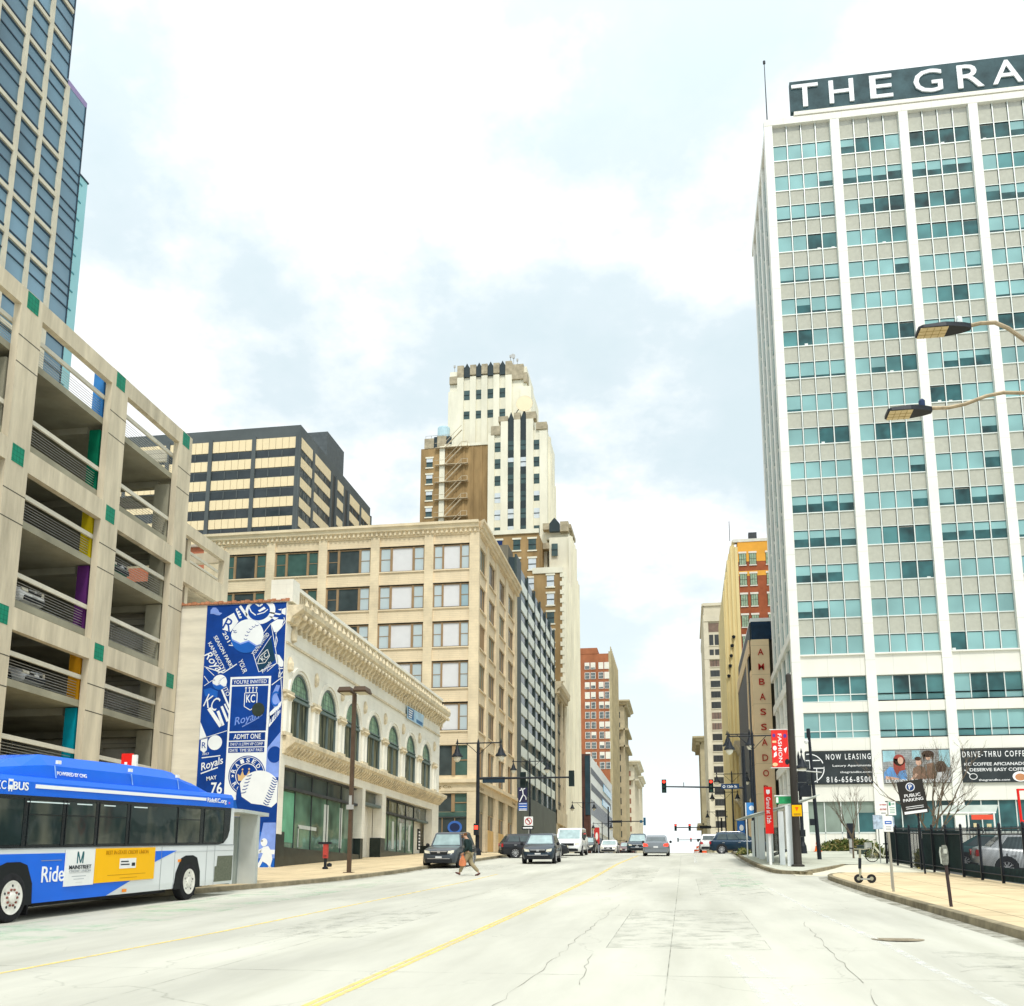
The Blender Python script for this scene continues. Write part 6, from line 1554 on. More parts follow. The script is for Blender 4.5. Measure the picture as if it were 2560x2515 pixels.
for (x,y,w_,z0,z1,c,lab,cat) in ((-16.2,190,1.0,9.2,12.3,(.55,.05,.05),'red street banner hanging beside the brown end wall','banner'),(-13.4,224,1.1,8.3,10.3,(.12,.12,.32),'purple blue street banner near the low white building','banner'),(5.6,113,.9,7.1,8.6,(.03,.14,.42),'blue and white hanging banner with a swoosh at the foot of the cream stone tower','banner')):
    o=T('street_banner',lab,cat,(x,y,z0),'banners hung on street poles'); mb=MB(); mb.box(x,x+w_,y,y+.06,z0,z1); mb.build('cloth',M('banner_cloth_%d'%int(y),c,.7,var=.15),o)
    mb=MB(); ff=F('S',y); ff.shape(mb,ell(x+w_/2,(z0+z1)/2,w_*.25,(z1-z0)*.22,12),.0,.02); mb.build('banner_picture',wht,o)
    mb=MB(); mb.tube([(x-.3,y+.1,gz(y)),(x-.3,y+.1,z1+.2)],.07,6); mb.tube([(x-.3,y+.1,z1),(x+w_,y+.1,z1)],.03,5); mb.each('post',black,o)
# thin lamps by the Grand corner
t=T('street_lamp','black single pendant lamp just right of the big signal pole','street lamp',(8.1,75,gz(75)+.15),'black double-arm pendant street lamps')
mb=MB(); mb.lathe([(0,0),(.28,0),(.24,.5),(.13,.8),(.09,6.8),(0,7.2)],(8.15,75,gz(75)+.15),10); mb.build('pole',black,t); pendant(t,8.35,74.9,10.95,1.25)
mb=MB(); mb.box(7.7,8.7,74.8,75.2,8.3,8.9); mb.box(8.1,8.9,74.74,75.26,7.9,8.7); mb.build('signal_head',black,t)
t=T('camera_pole','black pole with a small white dome camera and a crossing signal','pole',(7.35,60,gz(60)+.15))
mb=MB(); mb.tube([(7.38,60,gz(60)+.1),(7.15,60,10.5)],.12,10,.075); mb.lathe([(0,0),(.12,0),(.1,.5),(0,.5)],(7.14,60,10.0),8); mb.build('pole',black,t)
mb=MB(); mb.lathe([(0,-.14),(.1,-.08),(.13,.03),(.1,.1),(0,.12)],(6.98,59.9,9.75),10); mb.build('dome_camera',white,t)
mb=MB(); mb.box(6.95,7.22,59.8,60,5.05,5.4); mb.tube([(7.0,60,7.9),(6.3,60,8.15)],.03,5); mb.tube([(7.2,60,7.7),(6.6,60,7.2)],.03,5); mb.build('crossing_signal',black,t)
t=T('traffic_cone','orange traffic cone at the foot of the white tower','traffic cone',(11.0,90.3,gz(90.3)+.15))
mb=MB(); mb.lathe([(0,0),(.33,0),(.33,.06),(.24,.07),(.05,1.15),(0,1.15)],(10.3,84.5,gz(84.5)+.15),14); mb.build('cone_body',M('safety_orange',(.85,.17,.02),.5,var=.05),t)
mb=MB(); mb.lathe([(.175,.45),(.13,.68)],(10.3,84.5,gz(84.5)+.15),14); mb.build('white_band',white,t)
t['label']='orange traffic cone at the foot of the camera pole'
# cobra head LED luminaires from a pole outside the frame on the right
t=T('led_street_light','pair of black LED street light heads on curved bronze arms reaching in from the right','street lamp',(7.1,16.3,gz(16)+.15))
arm=M('bronze_arm',(.34,.28,.19),.5,metal=.3,var=.3,scale=8)
mb=MB(); mb.tube([(7.1,16.3,gz(16)),(7.1,16.3,9.6)],.11,10,.08); mb.build('pole',arm,t)
mb=MB(); mb.tube([(7.1,16.3,8.6),(6.3,16.2,9.4),(5.51,16,10.12),(5.3,16,10.33),(5.11,16,10.45),(4.89,16,10.46),(4.72,16,10.43)],.034,8); mb.build('arm',arm,t)
mb=MB(); mb.tube([(7.1,16.3,8.2),(6.2,16.1,8.95),(5.7,16,9.15),(5.43,16,9.22),(5.13,16,9.25),(4.87,16,9.21),(4.55,16,9.10),(4.3,16,9.06),(4.03,16,9.07)],.031,8); mb.build('arm',arm,t)
for (x0,x1,z,zc_) in ((3.92,4.74,10.40,1),(3.36,4.05,9.03,0)):
    L_=x1-x0; n=8
    prof=[(0,.15),(.08,.2),(.5,.205),(.62,.18),(.85,.12),(1,.05)]
    mb=MB(); mb.loft([[(x0+L_*a,16-w_*.9,z-.03),(x0+L_*a,16+w_*.9,z-.03),(x0+L_*a,16+w_*.8,z+.05*min(1,3*a+.3)),(x0+L_*a,16-w_*.8,z+.05*min(1,3*a+.3))] for a,w_ in prof])
    h=mb.build('lamp_head',black,t); 
    mb=MB(); mb.box(x0+.03,x0+L_*.55,15.84,16.16,z-.042,z-.032); lens=mb.build('led_panel',M('led_panel_cream',(.62,.50,.28),.4,var=.12,scale=20),h)
    mb=MB(); 
    for i in range(1,4): mb.box(x0+.03+(L_*.55-.03)*i/4-.004,x0+.03+(L_*.55-.03)*i/4+.004,15.84,16.16,z-.046,z-.043)
    for i in range(1,3): mb.box(x0+.03,x0+L_*.55,15.84+.32*i/3-.004,15.84+.32*i/3+.004,z-.046,z-.0431)
    mb.build('led_grid',M('led_grid',(.35,.25,.1),.5,var=0),lens)
    mb=MB(); mb.lathe([(0,0),(.045,0),(.05,.05),(.05,.12),(.03,.15),(0,.15)],(x0+L_*.80,16,z+.05),12); mb.build('photocell',M('photocell_pale' if zc_ else 'photocell_blue',(.7,.78,.78) if zc_ else (.03,.05,.11),.3,var=0),h)
# ---- right pavement: sign post, meter, scooter, bicycle, trees, fence ----
z=gz(29.4)+.15
t=T('no_parking_signpost','leaning galvanised post with a blue and white permit sign on the right pavement','road sign',(5.46,29.4,z))
mb=MB(); mb.tube([(5.48,29.4,z),(5.44,29.4,3.6)],.035,6); mb.each('post',M('dull_steel_post',(.36,.34,.28),.6,metal=.3,var=.2),t)
Fs_=F('S',29.36); mb=MB(); Fs_.box(mb,5.33,5.57,3.13,3.55,.0,.01); o=mb.build('plate',white,t); mb=MB(); Fs_.box(mb,5.36,5.54,3.33,3.42,.01,.013); mb.build('blue_band',blu,o); mb=MB(); Fs_.box(mb,5.39,5.51,3.365,3.385,.013,.015); mb.build('white_print',wht,o)
mb=MB()
for k in range(3): Fs_.box(mb,5.38,5.52,3.18+.04*k,3.19+.04*k,.01,.012)
mb.build('small_print',dkgrey,o)
t=T('parking_rule_signs','pair of red and green parking rule plates mounted above the permit sign','road sign',(5.75,31,gz(31)+.15))
mb=MB(); mb.tube([(5.76,31.05,gz(31)+.1),(5.76,31.05,4.05)],.03,6); mb.each('post',galv,t)
Fs_=F('S',31); mb=MB(); Fs_.box(mb,5.54,5.75,3.68,4.05,.0,.01); o=mb.build('plate',white,t); txt('NO PARKING',M('sign_red',(.5,.04,.05),.5,var=0),o,Fs_,5.645,3.98,.035,.18,.011); txt('BUS STAND',M('sign_red2',(.5,.08,.08),.5,var=0),o,Fs_,5.645,3.85,.05,.17,.011); mb=MB(); Fs_.box(mb,5.58,5.71,3.73,3.75,.01,.012); mb.build('arrow',black,o)
mb=MB(); Fs_.box(mb,5.78,5.99,3.68,4.07,.0,.01); o=mb.build('plate',white,t); sgn_g=M('sign_green_small',(.03,.25,.15),.5,var=0); mb=MB(); Fs_.box(mb,5.8,5.86,3.95,4.05,.01,.012); 
for k in range(4): Fs_.box(mb,5.82,5.96,3.74+.05*k,3.755+.05*k,.01,.012)
mb.build('green_print',sgn_g,o); txt('2HR',sgn_g,o,Fs_,5.92,4.0,.05,.08,.011)
z=gz(23.4)+.15
t=T('parking_meter','leaning black parking meter post with a worn meter head on the right pavement','parking meter',(5.48,23.4,z))
mb=MB(); mb.tube([(5.5,23.4,z-.02),(5.455,23.4,2.15)],.035,8); mb.each('post',M('dark_purple_post',(.05,.035,.035),.5,var=.2),t)
mb=MB(); mb.loft([[(5.445+a*w_,23.4+b*.06,z_) for a,b in ((-1,-1),(1,-1),(1,1),(-1,1))] for z_,w_ in ((2.12,.035),(2.18,.06),(2.38,.065),(2.48,.055),(2.54,.03))]); mb.build('meter_head',M('worn_meter_metal',(.22,.23,.20),.4,metal=.6,var=.5,scale=12),t)
mb=MB(); mb.tube([(5.37,23.38,2.15),(5.35,23.38,2.4),(5.37,23.38,2.5)],.018,6); mb.box(5.41,5.48,23.325,23.34,2.36,2.46); mb.build('meter_window',M('pale_meter_window',(.5,.52,.46),.2,var=.2),t)
z=gz(34.5)+.15
t=T('electric_scooter','white and black rental electric scooter parked on the right pavement','scooter',(5.6,34.5,z))
mb=MB(); mb.tube([(5.43,34.5,z+.2),(5.46,34.5,z+.3),(5.49,34.5,z+1.08)],.038,8); mb.build('stem',M('scooter_cream',(.34,.33,.24),.4,var=.1),t)
mb=MB(); mb.tube([(5.455,34.5,z+.45),(5.475,34.5,z+.78)],.048,8); mb.build('stem_grip',black,t)
mb=MB(); mb.tube([(5.22,34.55,z+1.09),(5.36,34.5,z+1.06),(5.62,34.5,z+1.05),(5.8,34.45,z+1.08)],.018,6); mb.build('handlebar',M('scooter_cream',(.6,.6,.45)),t)
for xx in (5.24,5.78): 
    mb=MB(); mb.tube([(xx-.06,34.5,z+1.085),(xx+.06,34.5,z+1.085)],.026,6); mb.each('grip',black,t)
mb=MB(); mb.box(5.44,5.74,34.42,34.58,z+.10,z+.15); mb.build('deck',M('scooter_grey',(.35,.36,.32),.5,var=.1),t)
for xx in (5.4,5.79):
    mb=MB(); mb.lathe([(.05,-.03),(.12,-.03),(.14,-.02),(.14,.02),(.12,.03),(.05,.03)],(xx,34.5,z+.14),18,1); w_=mb.build('wheel',rubber,t)
    mb=MB(); mb.lathe([(0,-.035),(.06,-.033),(.06,.033),(0,.035)],(xx,34.5,z+.14),12,1); mb.build('hub',M('scooter_cream',(.6,.6,.45)),w_)
z=gz(55)+.15
t=T('rental_bicycle','white rental bicycle with a front basket standing against the fence','bicycle',(9.4,55,z))
for xx in (9.33,10.4):
    mb=MB(); n=24; mb.loft([[(xx+(.33+q*.02)*math.cos(2*math.pi*k/n),55+s_*.02,z+.35+(.33+q*.02)*math.sin(2*math.pi*k/n)) for q,s_ in ((-1,-1),(1,-1),(1,1),(-1,1))] for k in range(n+1)],False); w_=mb.build('wheel',rubber,t)
    mb=MB()
    for k in range(8): a=math.pi*k/8; mb.tube([(xx+.31*math.cos(a),55,z+.35+.31*math.sin(a)),(xx-.31*math.cos(a),55,z+.35-.31*math.sin(a))],.006,4)
    mb.build('spokes',galv,w_)
bcm=M('bicycle_cream',(.68,.66,.52),.4,var=.05)
mb=MB()
for a,b in (((9.33,.35),(9.48,.95)),((9.48,.95),(9.55,1.1)),((9.46,.8),(9.85,.3)),((9.85,.3),(10.0,.85)),((9.85,.3),(10.4,.35)),((10.4,.35),(9.98,.75)),((9.47,.72),(9.75,.35))): mb.tube([(a[0],55,z+a[1]),(b[0],55,z+b[1])],.03,6)
mb.build('frame',bcm,t)
mb=MB(); mb.tube([(9.5,54.75,z+1.12),(9.46,55,z+1.1),(9.5,55.25,z+1.12)],.018,6); mb.build('handlebar',black,t)
mb=MB(); mb.box(9.9,10.15,54.92,55.08,z+.88,z+.94); mb.build('saddle',black,t)
mb=MB(); mb.box(9.0,9.32,54.8,55.2,z+.65,z+.98); mb.build('basket',M('basket_grey',(.5,.5,.45),.6,var=.2),t)
# fence along the parking lot
t=T('black_railing_fence','long black metal picket fence with dark windscreen cloth along the right pavement','fence',(9.7,40,gz(40)+.15))
def zf(y): return gz(y)+.15
posts=[53.2,50.6,47.7,45.7,43.5,41.3,39.1,36.8,34.5,32.2,29.9,27.6,25.3]
for y in posts:
    mb=MB(); mb.box(9.66,9.74,y-.04,y+.04,zf(y),zf(y)+1.78); mb.lathe([(0,0),(.05,0),(.05,.05),(0,.1)],(9.7,y,zf(y)+1.78),6); mb.each('post',black,t)
mb=MB()
for zz_ in (.25,1.5,1.68): mb.tube([(9.7,y,zf(y)+zz_) for y in posts],.022,4)
mb.build('rail',black,t)
mb=MB()
for y0,y1 in zip(posts,posts[1:]):
    n=int(abs(y0-y1)/.125)
    for k in range(1,n):
        y=y0+(y1-y0)*k/n; mb.tube([(9.7,y,zf(y)+.08),(9.7,y,zf(y)+1.74)],.009,4)
o=mb.build('pickets',black,t); o['kind']='stuff'
cloth=M('dark_green_windscreen_cloth',(.03,.07,.07),.8,var=.3,scale=1.2)
for y0,y1 in ((53.1,47.8),(45.6,39.3)):
    mb=MB(); mb.box(9.76,9.78,y0,y1,zf(y0),zf(y0)+.0); 
    mb=MB(); mb.grid(lambda a,b:(9.775,y0+(y1-y0)*a,zf(y0+(y1-y0)*a)+.12+1.5*b),8,2); mb.build('windscreen',cloth,t)
mb=MB(); mb.grid(lambda a,b:(9.775,39.2+(25.3-39.2)*a,zf(39.2+(25.3-39.2)*a)+.06+.42*b),12,2); mb.build('windscreen',cloth,t)
t=T('lot_back_fence','black picket fence closing the far end of the parking lot','fence',(14,53.4,gz(53)+.15))
mb=MB(); 
for zz_ in (.25,1.55): mb.tube([(9.7,53.5,zf(53.5)+zz_),(26,53.5,zf(53.5)+zz_)],.02,4)
for k in range(110): x=9.9+.146*k; mb.tube([(x,53.5,zf(53.5)+.1),(x,53.5,zf(53.5)+1.75)],.009,4)
o=mb.build('pickets',black,t)
# shrubs / grass
def shrub(name,label,cat,cx,cy,cz,rx,ry,rz,n,leaf,cols,seed,kind=None):
    r=random.Random(seed); mb=MB()
    for i in range(n):
        while 1:
            a,b,c=r.uniform(-1,1),r.uniform(-1,1),r.uniform(0,1)
            if a*a+b*b+c*c<1: break
        p=Vector((cx+a*rx,cy+b*ry,cz+c*rz)); d=Vector((r.uniform(-1,1),r.uniform(-1,1),r.uniform(-.2,1))).normalized(); e_=d.cross(Vector((r.uniform(-1,1),r.uniform(-1,1),r.uniform(-1,1)))).normalized(); s=leaf*r.uniform(.6,1.4)
        mb.mi=r.randrange(len(cols)); mb.poly([p,p+d*s*.5+e_*s*.22,p+d*s,p+d*s*.5-e_*s*.22])
    o=mb.build(name,cols,None); tag(o,label,cat)
    if kind: o['kind']=kind
    return o
gcol=[M('leaf_olive',(.10,.13,.03),.7,var=.3),M('leaf_dark',(.05,.08,.02),.7,var=.3),M('leaf_dry',(.26,.22,.08),.8,var=.3)]
shrub('juniper_shrub','low spreading green juniper bed at the foot of the white tower','shrub',13.3,88.5,gz(88)+.15,2.6,1.5,.95,2600,.28,gcol,1)
shrub('juniper_shrub','small dark green shrub between the fence and the doorway','shrub',10.9,62,gz(62)+.15,.8,1.0,.55,600,.2,gcol,2)
shrub('hedge_patch','tall dry yellow green grass clump inside the gap of the dark fence cloth','grass',10.3,47.0,gz(47)+.15,.5,1.2,1.0,1500,.2,[M('leaf_yellow',(.25,.24,.06),.8,var=.3),gcol[0],gcol[2]],3)
shrub('hedge_patch','low grass patch at the far tip of the shelter island','grass',3.9,72,gz(72)+.15,.35,3.0,.35,900,.2,gcol,4)
# bare winter trees
barkm=M('winter_bark',(.15,.115,.08),.85,var=.25,scale=6)
def bare_tree(x,y,zb,h,seed,label,spread=.5,r0=.09,depth=5,fork=.25,guard=False,n0=4):
    t=T('bare_tree',label,'tree',(x,y,zb),'bare trees before the white tower'); r=random.Random(seed)
    tr=MB(); lean=Vector((r.uniform(-.05,.05),r.uniform(-.05,.05),1)).normalized()
    top=Vector((x,y,zb))+lean*h*fork; tr.tube([(x,y,zb),tuple(top)],r0,8,r0*.75); tr.build('trunk',barkm,t)
    br=MB()
    def grow(p,d,L_,rad,dep):
        pts=[p]; q=p; dd=d
        for i in range(3):
            dd=(dd+Vector((r.uniform(-1,1),r.uniform(-1,1),r.uniform(-.3,.8)))*.16).normalized(); q=q+dd*L_/3; pts.append(q)
        br.tube([tuple(a) for a in pts],rad,5 if dep>2 else 3,rad*.6)
        if dep<=0: return
        for k in range(r.choice([2,3,3]) if dep>1 else 3):
            t0=r.uniform(.45,1); b=pts[0].lerp(pts[-1],t0) if t0<.95 else pts[-1]
            nd=(dd+Vector((r.uniform(-1,1),r.uniform(-1,1),r.uniform(-.35,.6)))*spread*1.1).normalized()
            grow(b,nd,L_*r.uniform(.58,.8),rad*.58,dep-1)
    for k in range(n0):
        a=2*math.pi*k/n0+r.random(); d=(lean+Vector((math.cos(a),math.sin(a),0))*spread*1.1).normalized(); grow(top-lean*h*.03*k,d,h*.30,r0*.55,depth)
    br.build('branches',barkm,t)
    return t
bare_tree(9.5,62,gz(62)+.15,4.4,5,'slim young bare tree standing on the right pavement before the white tower',.42,.055,4,.3)
bare_tree(13.4,60,gz(60)+.15,7.4,8,'spreading bare tree behind the public parking sign',.62,.11,5,.22,n0=6)
# banner sign Public parking
t=T('public_parking_sign','tilted black public parking signboard with a round blue emblem behind the fence','sign',(8.76,42,gz(42)))
Yp=42.0
def PS(u,z,d):     # tilted board frame
    c,s=math.cos(.06+.10),math.sin(.10)
    return (u,Yp-d,z)
class TF:
    def p(s,u,z,d):
        a=.13; return (8.76+u*math.cos(a)-z*math.sin(a),Yp-d,5.08+u*math.sin(a)+z*math.cos(a))
tf=TF()
def tbox(mb,u0,u1,z0,z1,d0,d1): mb.loft([[tf.p(u,z,d0) for u,z in ((u0,z0),(u1,z0),(u1,z1),(u0,z1))],[tf.p(u,z,d1) for u,z in ((u0,z0),(u1,z0),(u1,z1),(u0,z1))]])
mb=MB(); tbox(mb,-.48,.48,-.65,.65,.0,.06); o=mb.build('board',M('black_sign_board',(.03,.028,.025),.5,var=.2),t)
mb=MB(); mb.loft([[tf.p(u,z,.06) for u,z in ell(-.02,.40,.17,.17,20)],[tf.p(u,z,.07) for u,z in ell(-.02,.40,.17,.17,20)]]); mb.build('emblem_ring',wht,o)
mb=MB(); mb.loft([[tf.p(u,z,.07) for u,z in ell(-.02,.40,.14,.14,20)],[tf.p(u,z,.08) for u,z in ell(-.02,.40,.14,.14,20)]]); mb.build('emblem',M('navy_sign2',(.02,.06,.2),.5,var=0),o)
txt('P',wht,o,tf,-.02,.40,.18,.12,.085,bold=.03); txt('PUBLIC',wht,o,tf,.0,.08,.12,.6,.065,bold=.03); txt('PARKING',wht,o,tf,.0,-.09,.12,.74,.065,bold=.03)
mb=MB(); tbox(mb,-.42,.42,-.62,-.52,.06,.07); tbox(mb,-.33,.33,-.43,-.41,.06,.065); tbox(mb,-.33,.33,-.36,-.34,.06,.065); mb.build('white_strip',wht,o)
mb=MB(); mb.tube([(9.05,Yp+.08,gz(42)),(8.9,Yp+.08,5.2)],.04,6); mb.each('post',black,t)
# kiosk, bin, planters, glass canopy stand and red marker behind the lot
t=T('parking_kiosk','black pay station on a grey pedestal near the juniper bed','kiosk',(11.35,75,gz(75)+.15))
z=gz(75)+.15; mb=MB(); mb.box(11.15,11.65,74.8,75.1,z+1.0,z+2.05); mb.build('cabinet',black,t); mb=MB(); mb.box(11.25,11.45,74.85,75.05,z,z+1.0); mb.build('pedestal',galv,t)
t=T('utility_cabinet','low dark utility boxes beside the pay station','utility box',(12,72,gz(72)+.15)); z=gz(72)+.15
mb=MB(); mb.box(11.3,12.0,71.8,72.2,z,z+.55); mb.box(12.1,12.5,71.8,72.2,z,z+.4); mb.build('cabinet',M('dark_green_box',(.04,.06,.05),.5,var=.2),t); mb=MB(); mb.box(11.25,12.05,71.75,72.25,z+.55,z+.6); mb.build('lid',dkgrey,t)
t=T('glass_canopy_stand','white framed glass canopy kiosk with a red sign band behind the parking lot','shelter',(21,80,gz(80)))
mb=MB(); mb.loft([[(18.3,79,6.95),(22.1,79,6.95),(22.3,79,7.5),(18.5,79,7.5)],[(18.3,81.5,6.95),(22.1,81.5,6.95),(22.3,81.5,7.5),(18.5,81.5,7.5)]]); mb.build('canopy',cano,t)
mb=MB(); 
for x in (18.4,20.2,21.95): mb.tube([(x,79,gz(79)),(x,79,7.0)],.06,6)
mb.box(18.2,22.1,78.95,79.05,6.9,7.0); mb.build('frame',white,t)
mb=MB(); mb.box(20.4,21.85,78.9,78.95,6.45,6.8); mb.build('red_band',M('coral_red',(.72,.09,.05),.5,var=0),t)
mb=MB(); mb.box(20.5,20.7,78.9,78.95,5.9,6.2); mb.box(21.4,21.7,78.9,78.95,5.9,6.15); mb.build('notice',M('notice_mix',(.6,.5,.3),.5),t)
t=T('red_frame_sign','tall narrow red framed sign standing behind the lot at the right edge','sign',(18.1,60,gz(60)))
mb=MB(); mb.tube([(18.0,60,6.95),(18.1,60,gz(60))],.07,6); mb.tube([(18.6,60,6.95),(18.65,60,gz(60))],.07,6); mb.tube([(18.0,60,6.9),(18.6,60,6.9)],.06,6); mb.tube([(18.05,60,5.2),(18.6,60,5.2)],.06,6); mb.build('red_frame',red,t)
t=T('notice_board','small notice board with pictures standing behind the dark fence','notice board',(9.9,50,gz(50)))
mb=MB(); mb.box(9.3,9.75,53.9,54.0,4.5,5.2); mb.box(10.0,10.3,53.9,54,4.6,5.1); mb.build('board',M('notice_photo',(.35,.42,.5),.5,var=.6,scale=5),t); mb=MB(); mb.tube([(9.55,54,gz(54)),(9.55,54,4.6)],.03,5); mb.tube([(10.15,54,gz(54)),(10.15,54,4.7)],.03,5); mb.each('post',galv,t)
t=T('entrance_door','dark recessed entrance panel between the juniper bed and the fence','door',(14,92,gz(92))) if 0 else None

# construction barrels past the crossing
bl_=M('barrel_orange',(.80,.12,.03),.5,var=.1)
br=T('traffic_barrel','orange and white striped traffic barrel standing past the crossing before the cream tower','traffic barrel',(0,0,0),'traffic barrels past the crossing')
mb=MB(); mb.lathe([(0,0),(.34,0),(.34,.08),(.28,.1),(.24,1.0),(.1,1.02),(0,1.05)],(0,0,0),12); mb.build('barrel_body',bl_,br)
for za in (.3,.62): mb=MB(); mb.lathe([(.283,za),(.27,za+.16)],(0,0,0),12); mb.build('white_band',white,br)
spots=[(1.75,112),(1.55,118),(1.9,124),(1.4,130),(1.95,107)]
for i,(x,y) in enumerate(spots):
    o=br if i==0 else copytree(br)
    o.location=(x,y,gz(y)); 
# ================= BUS =================
class BFace(F):
    def __init__(s,c): s.k='E'; s.c=c
    def p(s,u,z,d): return (s.c+d,u,z+gz(u))
    def box(s,mb,u0,u1,z0,z1,d0,d1):
        n=max(1,int((u1-u0)/3)); rings=[]
        for i in range(n+1):
            u=u0+(u1-u0)*i/n; rings.append([(s.c+d,u,z+gz(u)) for d,z in ((d0,z0),(d1,z0),(d1,z1),(d0,z1))])
        mb.loft(rings)
bus=T('city_bus','blue and white city bus with a blue roof fairing and a yellow side advert','bus',(-14.7,23.5,gz(23.5)))
bw_=M('bus_white',(.70,.72,.72),.3,var=.04,scale=.5,coat=.5,blotch=.05); bb=M('bus_blue',(.004,.13,.70),.35,var=.08,scale=.5,coat=.12)
BF=BFace(-13.4)
def bloft(mb,prof,y0,y1,n=8):   # prof: (x,h)
    mb.loft([[(x,y0+(y1-y0)*i/n,h+gz(y0+(y1-y0)*i/n)) for x,h in prof] for i in range(n+1)])
mb=MB(); bloft(mb,[(-13.42,.34),(-13.40,.5),(-13.40,1.5),(-13.43,2.56),(-15.92,2.56),(-15.95,1.5),(-15.95,.34)],17.3,29.65)
bloft(mb,[(-13.46,.30),(-13.46,1.45),(-15.9,1.45),(-15.9,.3)],29.65,29.82,1)
mb.build('body',bw_,bus,False)
mb=MB(); bloft(mb,[(-13.39,2.56),(-13.40,2.85),(-13.47,2.95),(-13.8,3.0),(-15.55,3.0),(-15.88,2.95),(-15.95,2.56)],17.3,29.5); mb.build('roof_band',bb,bus)
# CNG fairing: faceted hump
mb=MB()
def hump(y,h,x0=-13.62,x1=-15.7): return [(x0,y,2.97+gz(y)),(x0-.05,y,2.97+(h-2.97)*.55+gz(y)),(x0-.28,y,h+gz(y)),(x1+.28,y,h+gz(y)),(x1+.05,y,2.97+(h-2.97)*.55+gz(y)),(x1,y,2.97+gz(y))]
mb.loft([hump(18.0,3.06),hump(18.7,3.2),hump(19.6,3.36),hump(20.5,3.50),hump(22,3.50),hump(24,3.52),hump(26.0,3.50),hump(26.5,3.46),hump(27.1,3.30),hump(27.7,3.22),hump(28.2,3.03)]); f_=mb.build('roof_fairing',bb,bus)
mb=MB()
for y in (20.75,23.98,26.4): mb.loft([[(-13.617,yy,2.99+gz(yy)),(-13.60,yy,2.99+gz(yy)),(-13.655,yy,3.27+gz(yy)),(-13.67,yy,3.27+gz(yy))] for yy in (y,y+.03)])
mb.build('panel_joint',M('pale_blue_joint',(.25,.45,.8),.5,var=0),f_)
BFf=BFace(-13.62)
class Slant(BFace):
    def p(s,u,z,d): return (-13.63-(z-2.97)*.16+d,u,z+gz(u))
SF=Slant(-13.6)
mb=MB()
for y,h in ((20.72,3.30),(23.75,3.31),(26.2,3.3)): SF.box(mb,y,y+.14,h,h+.08,-.02,.03)
mb.each('latch',white,f_)
txt('POWERED BY CNG',wht,f_,SF,21.4,3.10,.085,1.15,.02,bold=.03)
# white line, writing
mb=MB(); BF.box(mb,19.75,27.65,2.72,2.80,.005,.02); mb.build('white_line',wht,bus)
BFu=BFace(-13.39)
txt('KC',wht,bus,BFu,18.62,2.74,.17,.3,.006,bold=.0); txt('BUS',wht,bus,BFu,19.25,2.74,.17,.5,.006,bold=.05); txt('RideKC.org',wht,bus,BFu,28.35,2.73,.17,1.25,.006,bold=.03)
mb=MB(); BFu.box(mb,18.84,18.99,2.66,2.87,.006,.012); BFu.box(mb,18.86,18.89,2.62,2.66,.006,.012); BFu.box(mb,18.94,18.97,2.62,2.66,.006,.012); mb.build('bus_symbol',wht,bus)
mb=MB(); BFu.box(mb,18.86,18.97,2.75,2.82,.012,.014); mb.build('symbol_window',bb,bus)
# glazing
bg1=G('bus_dark_glass',(.022,.038,.038),.04,.9,.9,.9,.35,.35)
ns=[q for q in bg1.node_tree.nodes if q.type=='TEX_NOISE'][0]; mp=[q for q in bg1.node_tree.nodes if q.type=='MAPPING'][0]; mp.inputs['Scale'].default_value=(1,1.2,.5)
rp=[q for q in bg1.node_tree.nodes if q.type=='VALTORGB'][0]; rp.color_ramp.elements[0].color=(.008,.02,.02,1); rp.color_ramp.elements[1].color=(.12,.12,.085,1); rp.color_ramp.elements[0].position=.45; rp.color_ramp.elements[1].position=.75
mb=MB(); BF.shape(mb,[(17.3,1.48),(28.6,1.48),(28.95,1.52),(29.2,1.68),(29.32,1.9),(29.35,2.3),(29.36,2.555),(17.3,2.555)],.0,.012) if 0 else mb.loft([[BF.p(u,z,d) for u,z in [(17.3,1.48),(20,1.48),(23,1.48),(26,1.48),(28.6,1.48),(28.95,1.52),(29.2,1.68),(29.32,1.9),(29.35,2.3),(29.36,2.555),(26,2.555),(23,2.555),(20,2.555),(17.3,2.555)]] for d in (-.02,.012)])
mb.build('window_surround',M('bus_black_gloss',(.01,.014,.016),.25,var=.2,coat=.15),bus)
we=[(17.4,18.2),(18.28,19.44),(19.58,20.8),(20.92,22.1),(22.22,23.46),(23.6,26.0),(26.05,27.38),(27.6,28.9)]
for i,(a,b) in enumerate(we):
    mb=MB(); BF.box(mb,a+.03,b-.03,1.55,2.47,.013,.018); p_=mb.build('window',bg1,bus)
    mb=MB(); 
    for u in (a,b-.025): BF.box(mb,u,u+.025,1.52,2.5,.0185,.026)
    if i in (2,3,4,6): BF.box(mb,a,b,2.16,2.18,.0185,.024)
    mb.build('window_frame',M('bus_black_gloss',(.01,.014,.016)),p_)
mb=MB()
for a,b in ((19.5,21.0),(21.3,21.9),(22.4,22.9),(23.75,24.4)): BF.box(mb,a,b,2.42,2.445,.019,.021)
mb.build('painted_light_reflection',M('painted_reflection_strip',(.7,.8,.8),.4,var=0),bus)  # pale strips painted on the panes as a reflection of light
